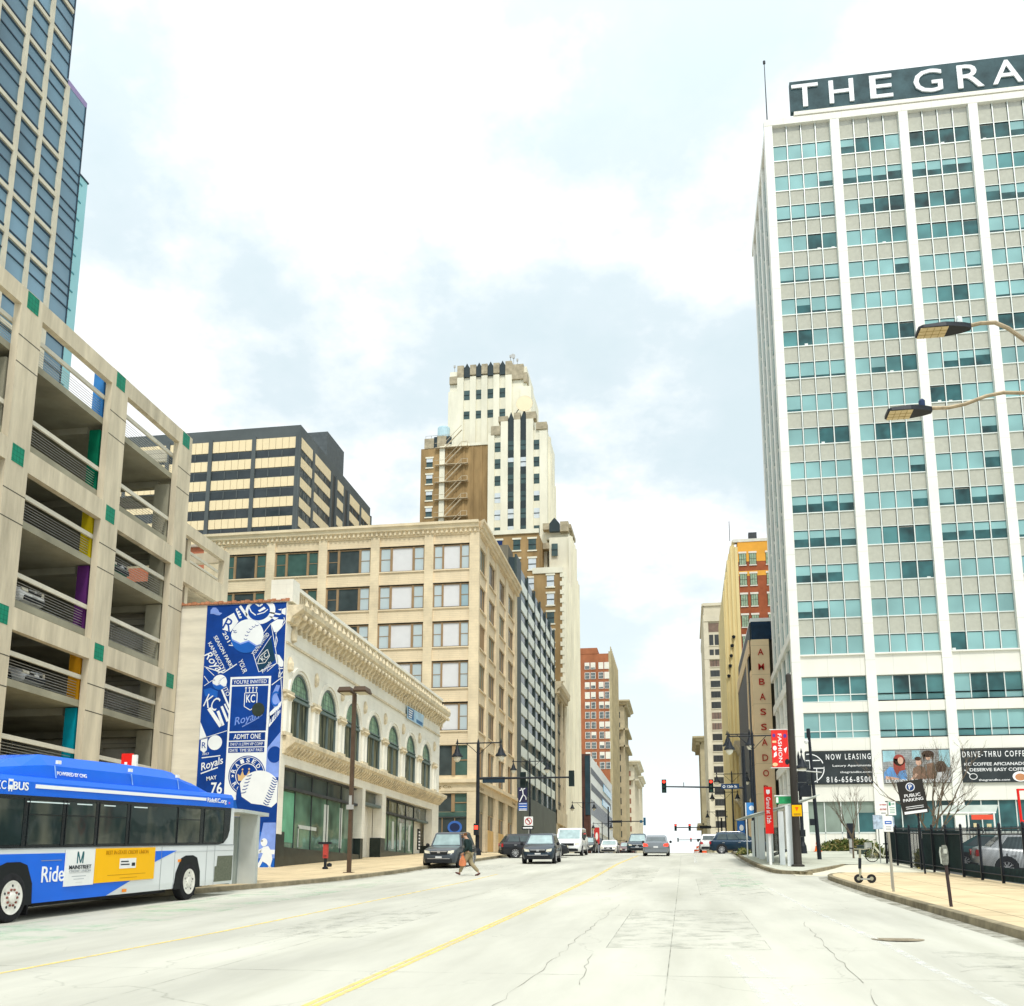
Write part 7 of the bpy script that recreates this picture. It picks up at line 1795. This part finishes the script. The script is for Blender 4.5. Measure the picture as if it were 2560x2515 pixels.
# blue lower panel with the diagonal cut
mb=MB(); mb.loft([[BF.p(u,z,d) for u,z in [(17.3,.36),(20,.34),(22.78,.34),(23.84,.64),(24.91,1.05),(26.12,1.34),(23,1.35),(20,1.36),(17.3,1.37)]] for d in (-.01,.006)]); mb.build('blue_panel',bb,bus)
mb=MB(); BF.box(mb,17.3,29.7,1.455,1.475,.0,.01); BF.box(mb,26.0,29.7,1.3,1.307,.0,.006); BF.box(mb,26.03,26.04,.36,1.3,.0,.006); BF.box(mb,20.18,20.9,1.2,1.215,.006,.012)
for y in (25.3,27.9,28.4): BF.box(mb,y,y+.012,.34,1.45,.006,.009)
mb.build('body_seam',M('grey_seam',(.25,.27,.28),.5,var=0),bus)
txt('RideKC',wht,bus,BF,20.95,.92,.34,1.45,.008,bold=.02)
mb=MB(); BF.box(mb,21.02,22.17,.63,1.43,.014,.03); ad=mb.build('white_advert',white,bus)
txt('MAINSTREET',M('ad_dark_grey',(.04,.05,.06),.5,var=0),ad,BF,21.6,1.04,.085,.86,.032,bold=.03); txt('CREDIT UNION',M('ad_light_grey',(.45,.47,.48),.5,var=0),ad,BF,21.6,.955,.05,.84,.032)
mb=MB()
for p in [[(21.45,1.12),(21.49,1.12),(21.49,1.38),(21.45,1.35)],[(21.45,1.38),(21.5,1.38),(21.6,1.16),(21.58,1.12)],[(21.58,1.12),(21.62,1.14),(21.72,1.38),(21.66,1.38)],[(21.66,1.12),(21.7,1.12),(21.72,1.35),(21.67,1.3)]]: BF.shape(mb,p,.03,.034)
mb.build('advert_logo',M('ad_teal',(.02,.12,.14),.5,var=0),ad)
mb=MB(); BF.box(mb,21.2,22.0,.91,.915,.03,.033); BF.box(mb,21.3,21.85,.83,.85,.03,.033); BF.box(mb,21.38,21.78,.77,.785,.03,.033); BF.box(mb,21.46,21.72,.7,.705,.03,.033); mb.build('small_print',M('ad_light_grey',(.45,.47,.48)),ad)
mb=MB(); BF.box(mb,22.19,24.93,.65,1.44,.014,.028); ad=mb.build('yellow_advert',M('ad_yellow',(.92,.48,.0),.4,var=.03),bus)
am_=M('ad_amber_print',(.55,.27,.0),.5,var=0); txt('BEST IN-STATE CREDIT UNION',am_,ad,BF,23.6,1.34,.095,1.95,.03,bold=.01); 
mb=MB(); BF.box(mb,22.75,24.5,.80,.815,.028,.03); BF.box(mb,23.3,24.1,.72,.735,.028,.03); mb.build('small_print',am_,ad)
mb=MB(); BF.box(mb,23.25,24.0,.95,1.19,.028,.034); o=mb.build('white_box',white,ad); mb=MB(); BF.box(mb,23.3,23.65,1.1,1.13,.034,.036); BF.box(mb,23.3,23.7,1.03,1.06,.034,.036); BF.box(mb,23.8,23.96,1.0,1.08,.034,.036); mb.build('black_print',black,o)
mb=MB(); BF.shape(mb,[(28.46,.42),(29.62,.42),(29.63,1.15),(28.62,1.15),(28.58,.87),(28.46,.85)],-.01,.012); mb.build('engine_grille',M('olive_grille',(.13,.14,.10),.7,var=.25,scale=20),bus)
om=M('amber_marker',(.8,.25,.02),.4,var=.1)
for u,h in ((26.22,1.07),(23.5,.42),(17.7,1.1)): mb=MB(); BF.box(mb,u,u+.17,h-.035,h+.035,.0,.02); mb.build('marker_light',om,bus)
mb=MB(); BF.shape(mb,ell(29.2,2.70,.035,.03,10),.0,.012); mb.build('red_dot',M('pink_red_dot',(.8,.05,.2),.4,var=0),bus)
# skirt underside and wheels
mb=MB(); bloft(mb,[(-13.6,.25),(-13.6,.36),(-15.8,.36),(-15.8,.25)],20.3,26); mb.build('underframe',rubber,bus)
for yc in (19.25,26.85):
    arc=[(yc-.80,.32),(yc-.72,.75),(yc-.45,1.13),(yc-.2,1.2),(yc+.2,1.2),(yc+.45,1.13),(yc+.66,.75),(yc+.70,.32)]
    mb=MB(); BF.shape(mb,arc,-.02,.022); mb.build('wheel_arch',M('arch_trim',(.012,.014,.015),.6,var=.1),bus)
    zc_=gz(yc)+.5
    for xs,o_ in ((-13.5,1),(-15.85,-1)):
        mb=MB(); mb.lathe([(.28,-.13*o_),(.42,-.14*o_),(.49,-.11*o_),(.5,0),(.5,.08*o_),(.485,.12*o_),(.42,.145*o_),(.30,.13*o_)],(xs,yc,zc_),36,0); tw=mb.build('wheel',rubber,bus,True)
        if o_<0: continue
        dd=.12
        mb=MB(); mb.lathe([(.31,.10),(.34,.148),(.30,.145),(.285,.14),(.22,.14 if yc<20 else .133),(.12,.145 if yc<20 else .133),(.11,.17 if yc<20 else .15),(.06,.19 if yc<20 else .16),(0,.19 if yc<20 else .16)],(xs,yc,zc_),32,0); rim=mb.build('rim',M('bus_alloy_rim',(.80,.77,.70),.4,metal=.15,var=.12,scale=8,blotch=.15),tw,True)
        mb=MB()
        for k in range(10):
            a=2*math.pi*k/10; mb.lathe([(0,.06),(.026,.06),(.024,.17),(0,.175)] if yc<20 else [(0,.1),(.014,.1),(.014,.15),(0,.15)],(xs,yc+.16*math.cos(a),zc_+.16*math.sin(a)),8,0)
        mb.build('wheel_nuts',M('rusty_nuts',(.22,.08,.06),.6,var=.2) if yc<20 else galv,rim)
        mb=MB()
        for k in range(5):
            a=2*math.pi*k/5+.3; mb.lathe([(0,.085),(.028,.085),(.028,.144 if yc<20 else .137),(0,.145 if yc<20 else .138)],(xs,yc+.235*math.cos(a),zc_+.235*math.sin(a)),10,0)
        mb.build('rim_holes',black,rim)
mb=MB(); mb.box(-13.55,-13.7,27.55,27.6,gz(27.5)+.1,gz(27.5)+.5); mb.box(-13.55,-13.7,20.05,20.1,gz(20)+.1,gz(20)+.5); mb.build('mud_flap',rubber,bus)
# ================= CARS =================
glassC=G('car_glass',(.06,.085,.09),.03,1,.3,2,.05,.8); glassW=G('windscreen_painted_reflection',(.26,.36,.36),.03,1,.25,1.5,.05,1); lampw=G('headlamp',(.72,.68,.55),.1,1,.2,10,0); tail=M('tail_lamp',(.45,.015,.02),.25,var=.1,coat=.5); tail_on=M('lit_tail_lamp',(.8,.03,.02),.25,var=0,emis=(1,.06,.03),es=1.2)  # windscreens: reflected sky put into a pale base colour
plate=M('licence_plate',(.65,.66,.66),.5,var=.05); trim=M('black_trim',(.02,.022,.024),.6,var=.1)
def paint(n,c): return M('paint_'+n,c,.3,metal=.25,var=.03,scale=1,coat=.5)
def car(name,label,cat,col,pos,rz,L=4.6,W=1.85,H=1.65,belt=1.0,hood=1.0,deck=.98,yA=.95,yB=.35,yC=-1.7,yD=-2.15,clear=.24,r=.35,wb=None,lit=False,nwin=3,tum=.78,group=None,spokes=10,bodylabel=None,tailw=.34,grille=1,roofrails=False,chromebar=True):
    t=T(name,label,cat,(0,0,0),group)
    hw=W/2; f,b=L/2,-L/2
    hf=hood-.12
    st_=[(b,clear+.18,deck-.25,.84),(b+.06,clear+.08,deck-.06,.93),(b+.25,clear,deck,.98),(yD,clear,max(deck,belt-.02),1.0),(-.5,clear,belt,1.0),(yA,clear,belt-.01,1.0),(yA+.25,clear,hood,.995),(f-.55,clear,hf,.975),(f-.20,clear+.02,hf-.10,.91),(f-.06,clear+.06,hf-.22,.82),(f,clear+.14,hf-.36,.70)]
    mb=MB(); rings=[]
    for y,zl,zt,wf in st_:
        w=hw*wf; zm=zl+(zt-zl)*.55
        half=[(w*.90,zl),(w*.985,zl+.12),(w,zm),(w*.975,zt-.10),(w*.91,zt-.02),(w*.6,zt+.015)]
        rings.append([(x,y,z) for x,z in half]+[(-x,y,z) for x,z in reversed(half)])
    mb.loft(rings); mb.build('body',col,t,True)
    # greenhouse
    wb_=hw*.90; wt=hw*tum
    def ring(z,y0,y1,w): return [(-w,y0,z),(w,y0,z),(w,y1,z),(-w,y1,z)]
    A=(belt-.03); mb=MB(); mb.loft([ring(A,yD,yA,wb_),ring(H-.07,yC,yB,wt),ring(H,yC+.12,yB-.15,wt*.86)]); mb.build('roof',col,t,True)
    def pane(c00,c10,c11,c01,name,n=(0,0,0),s0=.06,s1=.94,t0=.10,t1=.92,mat=glassC):
        c=[Vector(q) for q in (c00,c10,c11,c01)]; nn=(c[1]-c[0]).cross(c[3]-c[0]).normalized()*.012
        ctr=Vector((0,0,H*.6)); 
        if nn.dot(c[0]+c[2]-2*Vector((0,(yA+yD)/2,(A+H)/2)))<0: nn=-nn
        def bi(s,q): return (c[0]*(1-s)+c[1]*s)*(1-q)+(c[3]*(1-s)+c[2]*s)*q+nn
        mb=MB(); mb.poly([bi(s0,t0),bi(s1,t0),bi(s1,t1),bi(s0,t1)]); return mb.build(name,mat,t)
    zt=H-.07
    pane((-wb_,yA,A),(wb_,yA,A),(wt,yB,zt),(-wt,yB,zt),'windscreen',mat=glassW)
    pane((-wb_,yD,A),(wb_,yD,A),(wt,yC,zt),(-wt,yC,zt),'rear_window',t0=.16,t1=.86)
    for sx in (-1,1):
        q=[(sx*wb_,yD,A),(sx*wb_,yA,A),(sx*wt,yB,zt),(sx*wt,yC,zt)]
        cuts=[.06,.34,.62,.90] if nwin==3 else [.10,.50,.88]
        for i in range(len(cuts)-1): pane(*q,'side_window',s0=cuts[i]+.012,s1=cuts[i+1]-.012,t0=.14,t1=.90)
        mb=MB(); mb.lathe([(0,-.1),(.09,-.07),(.1,.03),(0,.07)],(sx*(hw+.09),yA-.12,belt+.03),8,1); mb.build('wing_mirror',col if not trim else trim,t)
        mb=MB(); mb.box(sx*(hw*.995),sx*(hw+.006),yD+.45,yA-.1,clear+.02,clear+.14); mb.build('sill',trim,t)
        mb=MB()
        for y in (yA-.05,(yA+yD)/2+.15,yD+.62): mb.box(sx*hw*.98,sx*(hw+.003),y-.008,y+.008,clear+.2,belt-.12)
        mb.build('door_seam',trim,t)
        mb=MB()
        for y in ((yA+yD)/2+.28,yD+.75): mb.box(sx*hw*.97,sx*(hw+.02),y,y+.18,belt-.2,belt-.165)
        mb.build('door_handle',chrome,t)
    wfy=f-.88 if wb is None else wb/2+.05; wry=-(f-.92) if wb is None else -wb/2+.05
    for y in (wfy,wry):
        for sx in (-1,1):
            mb=MB(); mb.lathe([(0,-.1*sx),(r+.06,-.1*sx),(r+.06,.004*sx),(0,.004*sx)],(sx*hw,y,r+.02),22,0); mb.build('wheel_arch',trim,t)
            xs=sx*(hw-.10)
            mb=MB(); mb.lathe([(r*.6,-.1*sx),(r*.93,-.1*sx),(r,-.07*sx),(r,.07*sx),(r*.93,.105*sx),(r*.66,.112*sx)],(xs,y,r),26,0); w_=mb.build('wheel',rubber,t,True)
            mb=MB(); mb.lathe([(r*.68,.10*sx),(r*.66,.118*sx),(r*.58,.10*sx),(r*.55,.06*sx)],(xs,y,r),24,0)
            for k in range(spokes):
                a=2*math.pi*k/spokes; c_,s_=math.cos(a),math.sin(a); px_,pz_=-s_*.022,c_*.022
                mb.loft([[(xs+.085*sx,y+c_*q+px_*m_,r+s_*q+pz_*m_),(xs+.115*sx,y+c_*q+px_*m_*.7,r+s_*q+pz_*m_*.7),(xs+.115*sx,y+c_*q-px_*m_*.7,r+s_*q-pz_*m_*.7),(xs+.085*sx,y+c_*q-px_*m_,r+s_*q-pz_*m_)] for q,m_ in ((.03,1),(r*.62,1.5))])
            mb.lathe([(0,.12*sx),(.05,.118*sx),(.06,.08*sx)],(xs,y,r),10,0); mb.build('rim',chrome,w_)
    # face
    hz=hf-.22
    for sx in (-1,1):
        mb=MB(); mb.loft([[(sx*hw*a,y,z) for a,y,z in ((.50,f-.055,hz-.02),(.80,f-.13,hz-.0),(.82,f-.15,hz+.15),(.52,f-.09,hz+.10))],[(sx*hw*a,y,z) for a,y,z in ((.50,f+.012,hz-.02),(.78,f-.06,hz+.0),(.84,f-.12,hz+.15),(.52,f-.0,hz+.10))]]); mb.build('headlight',lampw,t)
        mb=MB(); tz=deck-.30; mb.loft([[(sx*hw*a,b+.10,z) for a,z in ((1-tailw,tz),(.955,tz-.02),(.955,tz+.2),(1-tailw+.05,tz+.14))],[(sx*hw*a,b-.015,z) for a,z in ((1-tailw,tz),(.88,tz-.02),(.90,tz+.2),(1-tailw+.05,tz+.14))]]); mb.build('tail_light',tail_on if lit else tail,t)
    mb=MB(); mb.box(-hw*.46,hw*.46,f-.1,f+.008,hz-.06,hz+.11); g_=mb.build('grille',trim,t)
    if chromebar: mb=MB(); mb.box(-hw*.45,hw*.45,f,f+.02,hz+.06,hz+.10); mb.box(-.07,.07,f,f+.03,hz-.0,hz+.11); mb.build('grille_bar',chrome,g_)
    mb=MB(); mb.box(-hw*.74,hw*.74,f-.1,f+.012,clear+.06,clear+.24); mb.build('front_bumper',trim,t)
    mb=MB(); mb.box(-hw*.62,hw*.62,f,f+.028,clear+.235,clear+.26); mb.build('bumper_trim',chrome if chromebar else trim,t)
    mb=MB(); mb.box(-hw*.86,hw*.86,b-.03,b+.1,clear+.08,clear+.30); mb.build('rear_bumper',trim if lit is False else col,t)
    mb=MB(); mb.box(-.16,.16,b-.04 if 0 else b-.012,b+.02,deck-.42,deck-.30); mb.build('licence_plate',plate,t)
    mb=MB(); mb.box(-.16,.16,f+.0,f+.035,clear+.28,clear+.36) if bodylabel!='noplate' else mb.box(-.01,.01,f-.01,f,clear+.2,clear+.21); mb.build('front_plate',plate,t)
    if roofrails:
        mb=MB()
        for sx in (-1,1): mb.tube([(sx*wt*.9,yB-.2,H-.04),(sx*wt*.9,yB-.3,H+.03),(sx*wt*.9,yC+.3,H+.03),(sx*wt*.9,yC+.15,H-.04)],.02,6)
        mb.build('roof_rail',chrome,t)
    x,y,z=pos
    # sit on the slope
    dy=math.cos(rz)*.6; sl_=(gz(y+1)-gz(y-1))/2
    t.rotation_mode='XYZ'
    fwd=Vector((-math.sin(rz),math.cos(rz),0)); fwd.z=sl_*fwd.y; fwd.normalize()
    rt=Vector((math.cos(rz),math.sin(rz),0)); rt.z=sl_*rt.y; rt.normalize(); up=rt.cross(fwd).normalized()
    t.matrix_world=Matrix(((rt.x,fwd.x,up.x,x),(rt.y,fwd.y,up.y,y),(rt.z,fwd.z,up.z,z),(0,0,0,1)))
    return t
PI=math.pi
SUV=dict(L=4.65,W=1.86,H=1.66,belt=1.06,hood=1.03,deck=1.08,yA=1.2,yB=.25,yC=-1.85,yD=-2.22,r=.36,clear=.24,tum=.72)
SED=dict(L=4.75,W=1.82,H=1.45,belt=.94,hood=.90,deck=1.0,yA=.95,yB=.25,yC=-1.0,yD=-1.75,r=.33,clear=.2,nwin=2)
def at(x,y,off=0): return (x,y,gz(y)+.006+off)
car('sport_utility_vehicle','charcoal older sport utility vehicle parked at the left kerb behind the crossing man','suv',paint('charcoal',(.05,.06,.07)),at(-12.05,53.2),PI-.02,**{**SUV,'H':1.78,'W':1.85,'hood':1.1,'belt':1.1,'yA':.75,'yB':.35},group=None)
car('crossover_car','dark navy crossover driving towards the camera in the middle left lane','car',paint('navy_black',(.02,.035,.05)),at(-8.05,59.4),PI+.03,**SUV,roofrails=False)
car('delivery_van','white passenger van driving behind the dark navy crossover','van',paint('white',(.78,.78,.76)),at(-8.35,78),PI,L=5.4,W=2.05,H=2.02,belt=1.18,hood=1.15,deck=1.4,yA=1.75,yB=.85,yC=-2.5,yD=-2.65,r=.36,clear=.28,chromebar=False,tum=.84)
car('dark_crossover','black crossover turning left across the junction, seen from the side','car',paint('black',(.018,.02,.024)),(-10.2,71,gz(71)),-PI/2+.35-0.05,**{**SUV,'H':1.62})
car('silver_sedan','grey sedan with lit brake lights driving away in the centre of the street','car',paint('steel_grey',(.20,.22,.24)),at(-1.98,76.3),.0,**{**SED},lit=True,tailw=.42)
car('dark_suv','dark suv coming over the crest behind the grey sedan','suv',paint('dark_teal',(.02,.04,.06)),at(-4.35,100.5),PI,**{**SUV,'H':1.85,'W':1.95})
car('white_sedan','white sedan coming over the crest left of the dark suv','car',paint('pearl_white',(.78,.77,.73)),at(-7.6,108),PI,**SED)
car('black_sedan','black sedan waiting left of the white sedan beyond the crossing','car',paint('black',(.018,.02,.024)),at(-8.7,94),PI,**SED)
car('maroon_sedan','maroon sedan half hidden between the white sedan and the dark suv','car',paint('maroon',(.16,.05,.05)),at(-6.2,116),PI,**SED)
car('parked_sedan','pale silver car at the far left kerb beside the cream tower base','car',paint('silver',(.55,.56,.56)),at(-11.3,106),PI,**SED)
car('blue_suv','dark blue suv crossing to the right in front of the cream stone tower','suv',paint('deep_blue',(.003,.022,.045)),(4.45,85.2,gz(85.2)),-PI/2+.0,**{**SUV,'L':4.9,'H':1.70,'tailw':.30},roofrails=True)
car('white_wagon','small white car seen from behind, half hidden by the dark blue suv','car',paint('white',(.78,.78,.76)),at(2.3,97),.0,**SUV)
# behind the fence
car('silver_hatchback','silver hatchback parked behind the fence, its tail towards the junction','car',paint('silver_grey',(.52,.54,.55)),(12.35,38.6,gz(38.6)+.17),-PI/2-.12,**{**SED,'H':1.5,'deck':1.05,'yC':-1.5,'yD':-2.05},tailw=.45)
car('teal_sedan','dark teal sedan parked behind the silver hatchback and the fence','car',paint('teal',(.03,.09,.09)),(12.9,45.5,gz(45.5)+.17),-PI/2-.3,**SED)
# inside the garage
car('garage_suv','white suv with a chrome grille parked on the fourth garage deck behind the railing','suv',paint('white',(.78,.78,.76)),(-28.7,37.6,12.86),-PI/2,**{**SUV,'L':4.8})
car('garage_sedan','pale car parked on the third garage deck behind the railing','car',paint('silver',(.55,.56,.56)),(-28.7,38.2,9.66),-PI/2,**SED)
car('garage_wagon','green and white car parked on the upper garage deck near the far pillar','car',paint('garage_green',(.08,.3,.2)),(-28.7,44.0,16.16),-PI/2,**SED)
# ================= PEOPLE =================
def skinmesh(name,pts,edges,rads,mat,parent,root_i=0,sub=2):
    me=bpy.data.meshes.new(name); o=OFF(parent); me.from_pydata([(a-o[0],b-o[1],c-o[2]) for a,b,c in pts],edges,[]); me.materials.append(mat)
    ob=bpy.data.objects.new(name,me); S.collection.objects.link(ob); ob.parent=parent
    bpy.context.view_layer.objects.active=ob
    sk=ob.modifiers.new('skin','SKIN'); sk.use_smooth_shade=True
    if not me.skin_vertices: 
        bpy.ops.object.select_all(action='DESELECT'); ob.select_set(True)
    sv=me.skin_vertices[0].data
    for i,r_ in enumerate(rads): sv[i].radius=r_ if isinstance(r_,tuple) else (r_,r_)
    sv[root_i].use_root=True
    s=ob.modifiers.new('sub','SUBSURF'); s.levels=sub; s.render_levels=sub
    return ob
def person(label,x,y,rz,h,coat,trousers,hair,stride=.32,bag=None,hunch=.08,group=None,armf=.0):
    z0=gz(y)+.01 if bag else gz(y)+.16
    t=T('person',label,'person',(x,y,z0),group); k=h/1.8; c_,s_=math.cos(rz),math.sin(rz)
    def Q(fx,sy,z): return (x+(fx*c_-sy*s_)*k,y+(fx*s_+sy*c_)*k,z0+z*k)      # fx forward, sy to the person's left
    skin_=M('skin_tone',(.50,.30,.20),.6,var=.05)
    st=stride
    hip=(0,.1); kneeF=(st*.55,.1,.52); footF=(st*1.15,.1,.09); kneeB=(-st*.15,-.1,.50); footB=(-st*1.15,-.1,.12)
    # body: torso, neck, head, arms and legs in one continuous skinned mesh
    P=[Q(0,0,.95),Q(hunch*.4,0,1.15),Q(hunch,0,1.38),Q(hunch*1.5,0,1.50),Q(hunch*2.3,0,1.58),Q(hunch*2.8,0,1.70),
       Q(hunch,.18,1.42),Q(hunch*.5-.06,.24,1.15),Q(hunch+.10+armf,.22,.92),Q(hunch,-.18,1.42),Q(hunch*.5+.02,-.24,1.15),Q(hunch+.18+armf,-.2,.95),
       Q(0,.09,.88),Q(*kneeF),Q(*footF),Q(0,-.09,.88),Q(*kneeB),Q(*footB)]
    E=[(0,1),(1,2),(2,3),(3,4),(4,5),(2,6),(6,7),(7,8),(2,9),(9,10),(10,11),(0,12),(12,13),(13,14),(0,15),(15,16),(16,17)]
    Rr=[.13,.13,.14,.06,.075,.085,.06,.045,.032,.06,.045,.032,.085,.06,.04,.085,.06,.04]
    skinmesh('body',P,E,[q*k for q in Rr],skin_,t)
    Pc=[Q(0,0,.86),Q(hunch*.4,0,1.12),Q(hunch,0,1.36),Q(hunch*1.3,0,1.46),P[6],P[7],tuple(Vector(P[8])*.96+Vector(P[7])*.04),P[9],P[10],tuple(Vector(P[11])*.96+Vector(P[10])*.04)]
    skinmesh('jacket',Pc,[(0,1),(1,2),(2,3),(2,4),(4,5),(5,6),(2,7),(7,8),(8,9)],[q*k for q in (.17,.175,.17,.10,.085,.07,.055,.085,.07,.055)],coat,t)
    Pt=[Q(0,0,.93),Q(0,.09,.86),Q(*kneeF),Q(footF[0]-.02,.1,.13),Q(0,-.09,.86),Q(*kneeB),Q(footB[0]+.02,-.1,.16)]
    skinmesh('trousers',Pt,[(0,1),(1,2),(2,3),(0,4),(4,5),(5,6)],[q*k for q in (.14,.11,.09,.075,.11,.09,.075)],trousers,t)
    shoe=M('dark_red_shoe',(.10,.035,.03),.5,var=.2)
    for (fx,sy,zz_),tilt in ((footF,.35),(footB,-.3)):
        a=Q(fx-.07,sy,.05 if tilt>0 else .11); b_=Q(fx+.07,sy,.05+(.05 if tilt>0 else -.02)); d_=Q(fx+.17,sy,.05+(.08 if tilt>0 else -.03))
        skinmesh('shoe',[a,b_,d_],[(0,1),(1,2)],[(.05*k,.045*k),(.052*k,.045*k),(.04*k,.03*k)],shoe,t,0,1)
    # hands with five fingers
    for s,(w0,w1) in ((1,(7,8)),(-1,(10,11))):
        wv=Vector(P[w1]); d=(wv-Vector(P[w0])).normalized(); f_=Vector((c_,s_,0)); sd_=d.cross(f_).normalized()
        pts=[tuple(wv),tuple(wv+d*.05*k),tuple(wv+d*.09*k)]; ed=[(0,1),(1,2)]; rd_=[.024*k,.034*k,.032*k]
        skinmesh('hand',pts,ed,[(q,q*.6) for q in rd_],skin_,t,0,1)
        mb=MB()
        for i,l_ in enumerate((.07,.08,.075,.06)):
            b0=wv+d*.09*k+f_*(.027-.018*i)*k; mb.tube([tuple(b0),tuple(b0+d*l_*.55*k),tuple(b0+d*l_*.85*k+sd_*.018*s*k)],.0095*k,6,.007*k)
        b0=wv+d*.04*k+f_*.032*k; mb.tube([tuple(b0),tuple(b0+d*.03*k+f_*.02*k),tuple(b0+d*.055*k+f_*.022*k)],.011*k,6,.008*k)
        mb.build('fingers',skin_,t,True)
    hd=Vector(Q(hunch*2.8+.01,0,1.66))
    # face
    f_=Vector((c_,s_,0)); lf=Vector((-s_,c_,0))
    mb=MB(); mb.tube([tuple(hd+f_*.09*k+Vector((0,0,.03*k))),tuple(hd+f_*.125*k+Vector((0,0,-.005*k)))],.012*k,6,.018*k); mb.build('nose',skin_,t,True)
    mb=MB()
    for s in (-1,1): mb.lathe([(0,-.01),(.012,0),(0,.01)],tuple(hd+f_*.095*k+lf*.035*s*k+Vector((0,0,.035*k))),8)
    mb.build('eyes',M('dark_eye',(.02,.015,.01),.3,var=0),t)
    mb=MB(); mb.tube([tuple(hd+f_*.1*k-lf*.025*k+Vector((0,0,-.045*k))),tuple(hd+f_*.1*k+lf*.025*k+Vector((0,0,-.045*k)))],.006*k,5); mb.build('mouth',M('lip',(.35,.13,.1),.5,var=0),t)
    mb=MB()
    for s in (-1,1): mb.lathe([(0,-.03*k),(.015*k,-.02*k),(.02*k,.01*k),(0,.03*k)],tuple(hd+lf*.095*s*k),7)
    mb.build('ears',skin_,t,True)
    hp=[tuple(hd-f_*.015*k+Vector((0,0,.06*k))),tuple(hd-f_*.06*k+Vector((0,0,.0))),tuple(hd-f_*.06*k+Vector((0,0,-.08*k)))]
    skinmesh('hair',hp,[(0,1),(1,2)],[.108*k,.10*k,.07*k],hair,t)
    mb=MB(); mb.tube([tuple(hd+f_*.05*k+Vector((0,0,-.11*k))),tuple(hd+f_*.085*k+Vector((0,0,-.075*k)))],.05*k,8,.035*k); mb.build('beard',hair,t,True)
    return t,P,k
coatg=M('dark_green_jacket',(.015,.03,.028),.85,var=.25,scale=5); khaki=M('khaki_trousers',(.30,.25,.15),.85,var=.2,scale=5); brownh=M('brown_hair',(.14,.065,.03),.9,var=.4,scale=20)
pt,PP,kk=person('person in a dark green jacket and khaki trousers walking across the street to the left',-9.0,43.4,PI-.12,1.86,coatg,khaki,brownh,stride=.34,bag=True)
bag=T('carrier_bag','orange carrier bag hanging from the hand of the crossing person','bag',(PP[8][0],PP[8][1],PP[8][2]-.55))
mb=MB(); bx,by,bz=PP[8][0]-.02,PP[8][1],PP[8][2]-.10
mb.loft([[(bx+a*w_,by+b_*.09,bz+zz_) for a,b_ in ((-1,-1),(-.3,-1.3),(.4,-1.2),(1,-1),(1.1,0),(1,1),(.3,1.3),(-1,1))] for zz_,w_ in ((-.46,.09),(-.41,.14),(-.25,.13),(-.1,.06),(-.02,.03))]); mb.build('bag_body',M('orange_plastic',(.58,.20,.09),.6,var=.2,scale=6),bag,True)
mb=MB(); mb.tube([(bx-.03,by,bz-.03),(bx,by,bz+.06),(bx+.03,by,bz-.03)],.008,5); mb.build('handle',M('orange_plastic',(.8,.24,.09)),bag)
person('person in a brown coat standing behind the rear corner of the bus',-15.02,31.2,-.6,1.74,M('brown_coat',(.12,.05,.025),.85,var=.3,scale=6),M('blue_jeans',(.06,.09,.15),.85,var=.2),brownh,stride=.12)
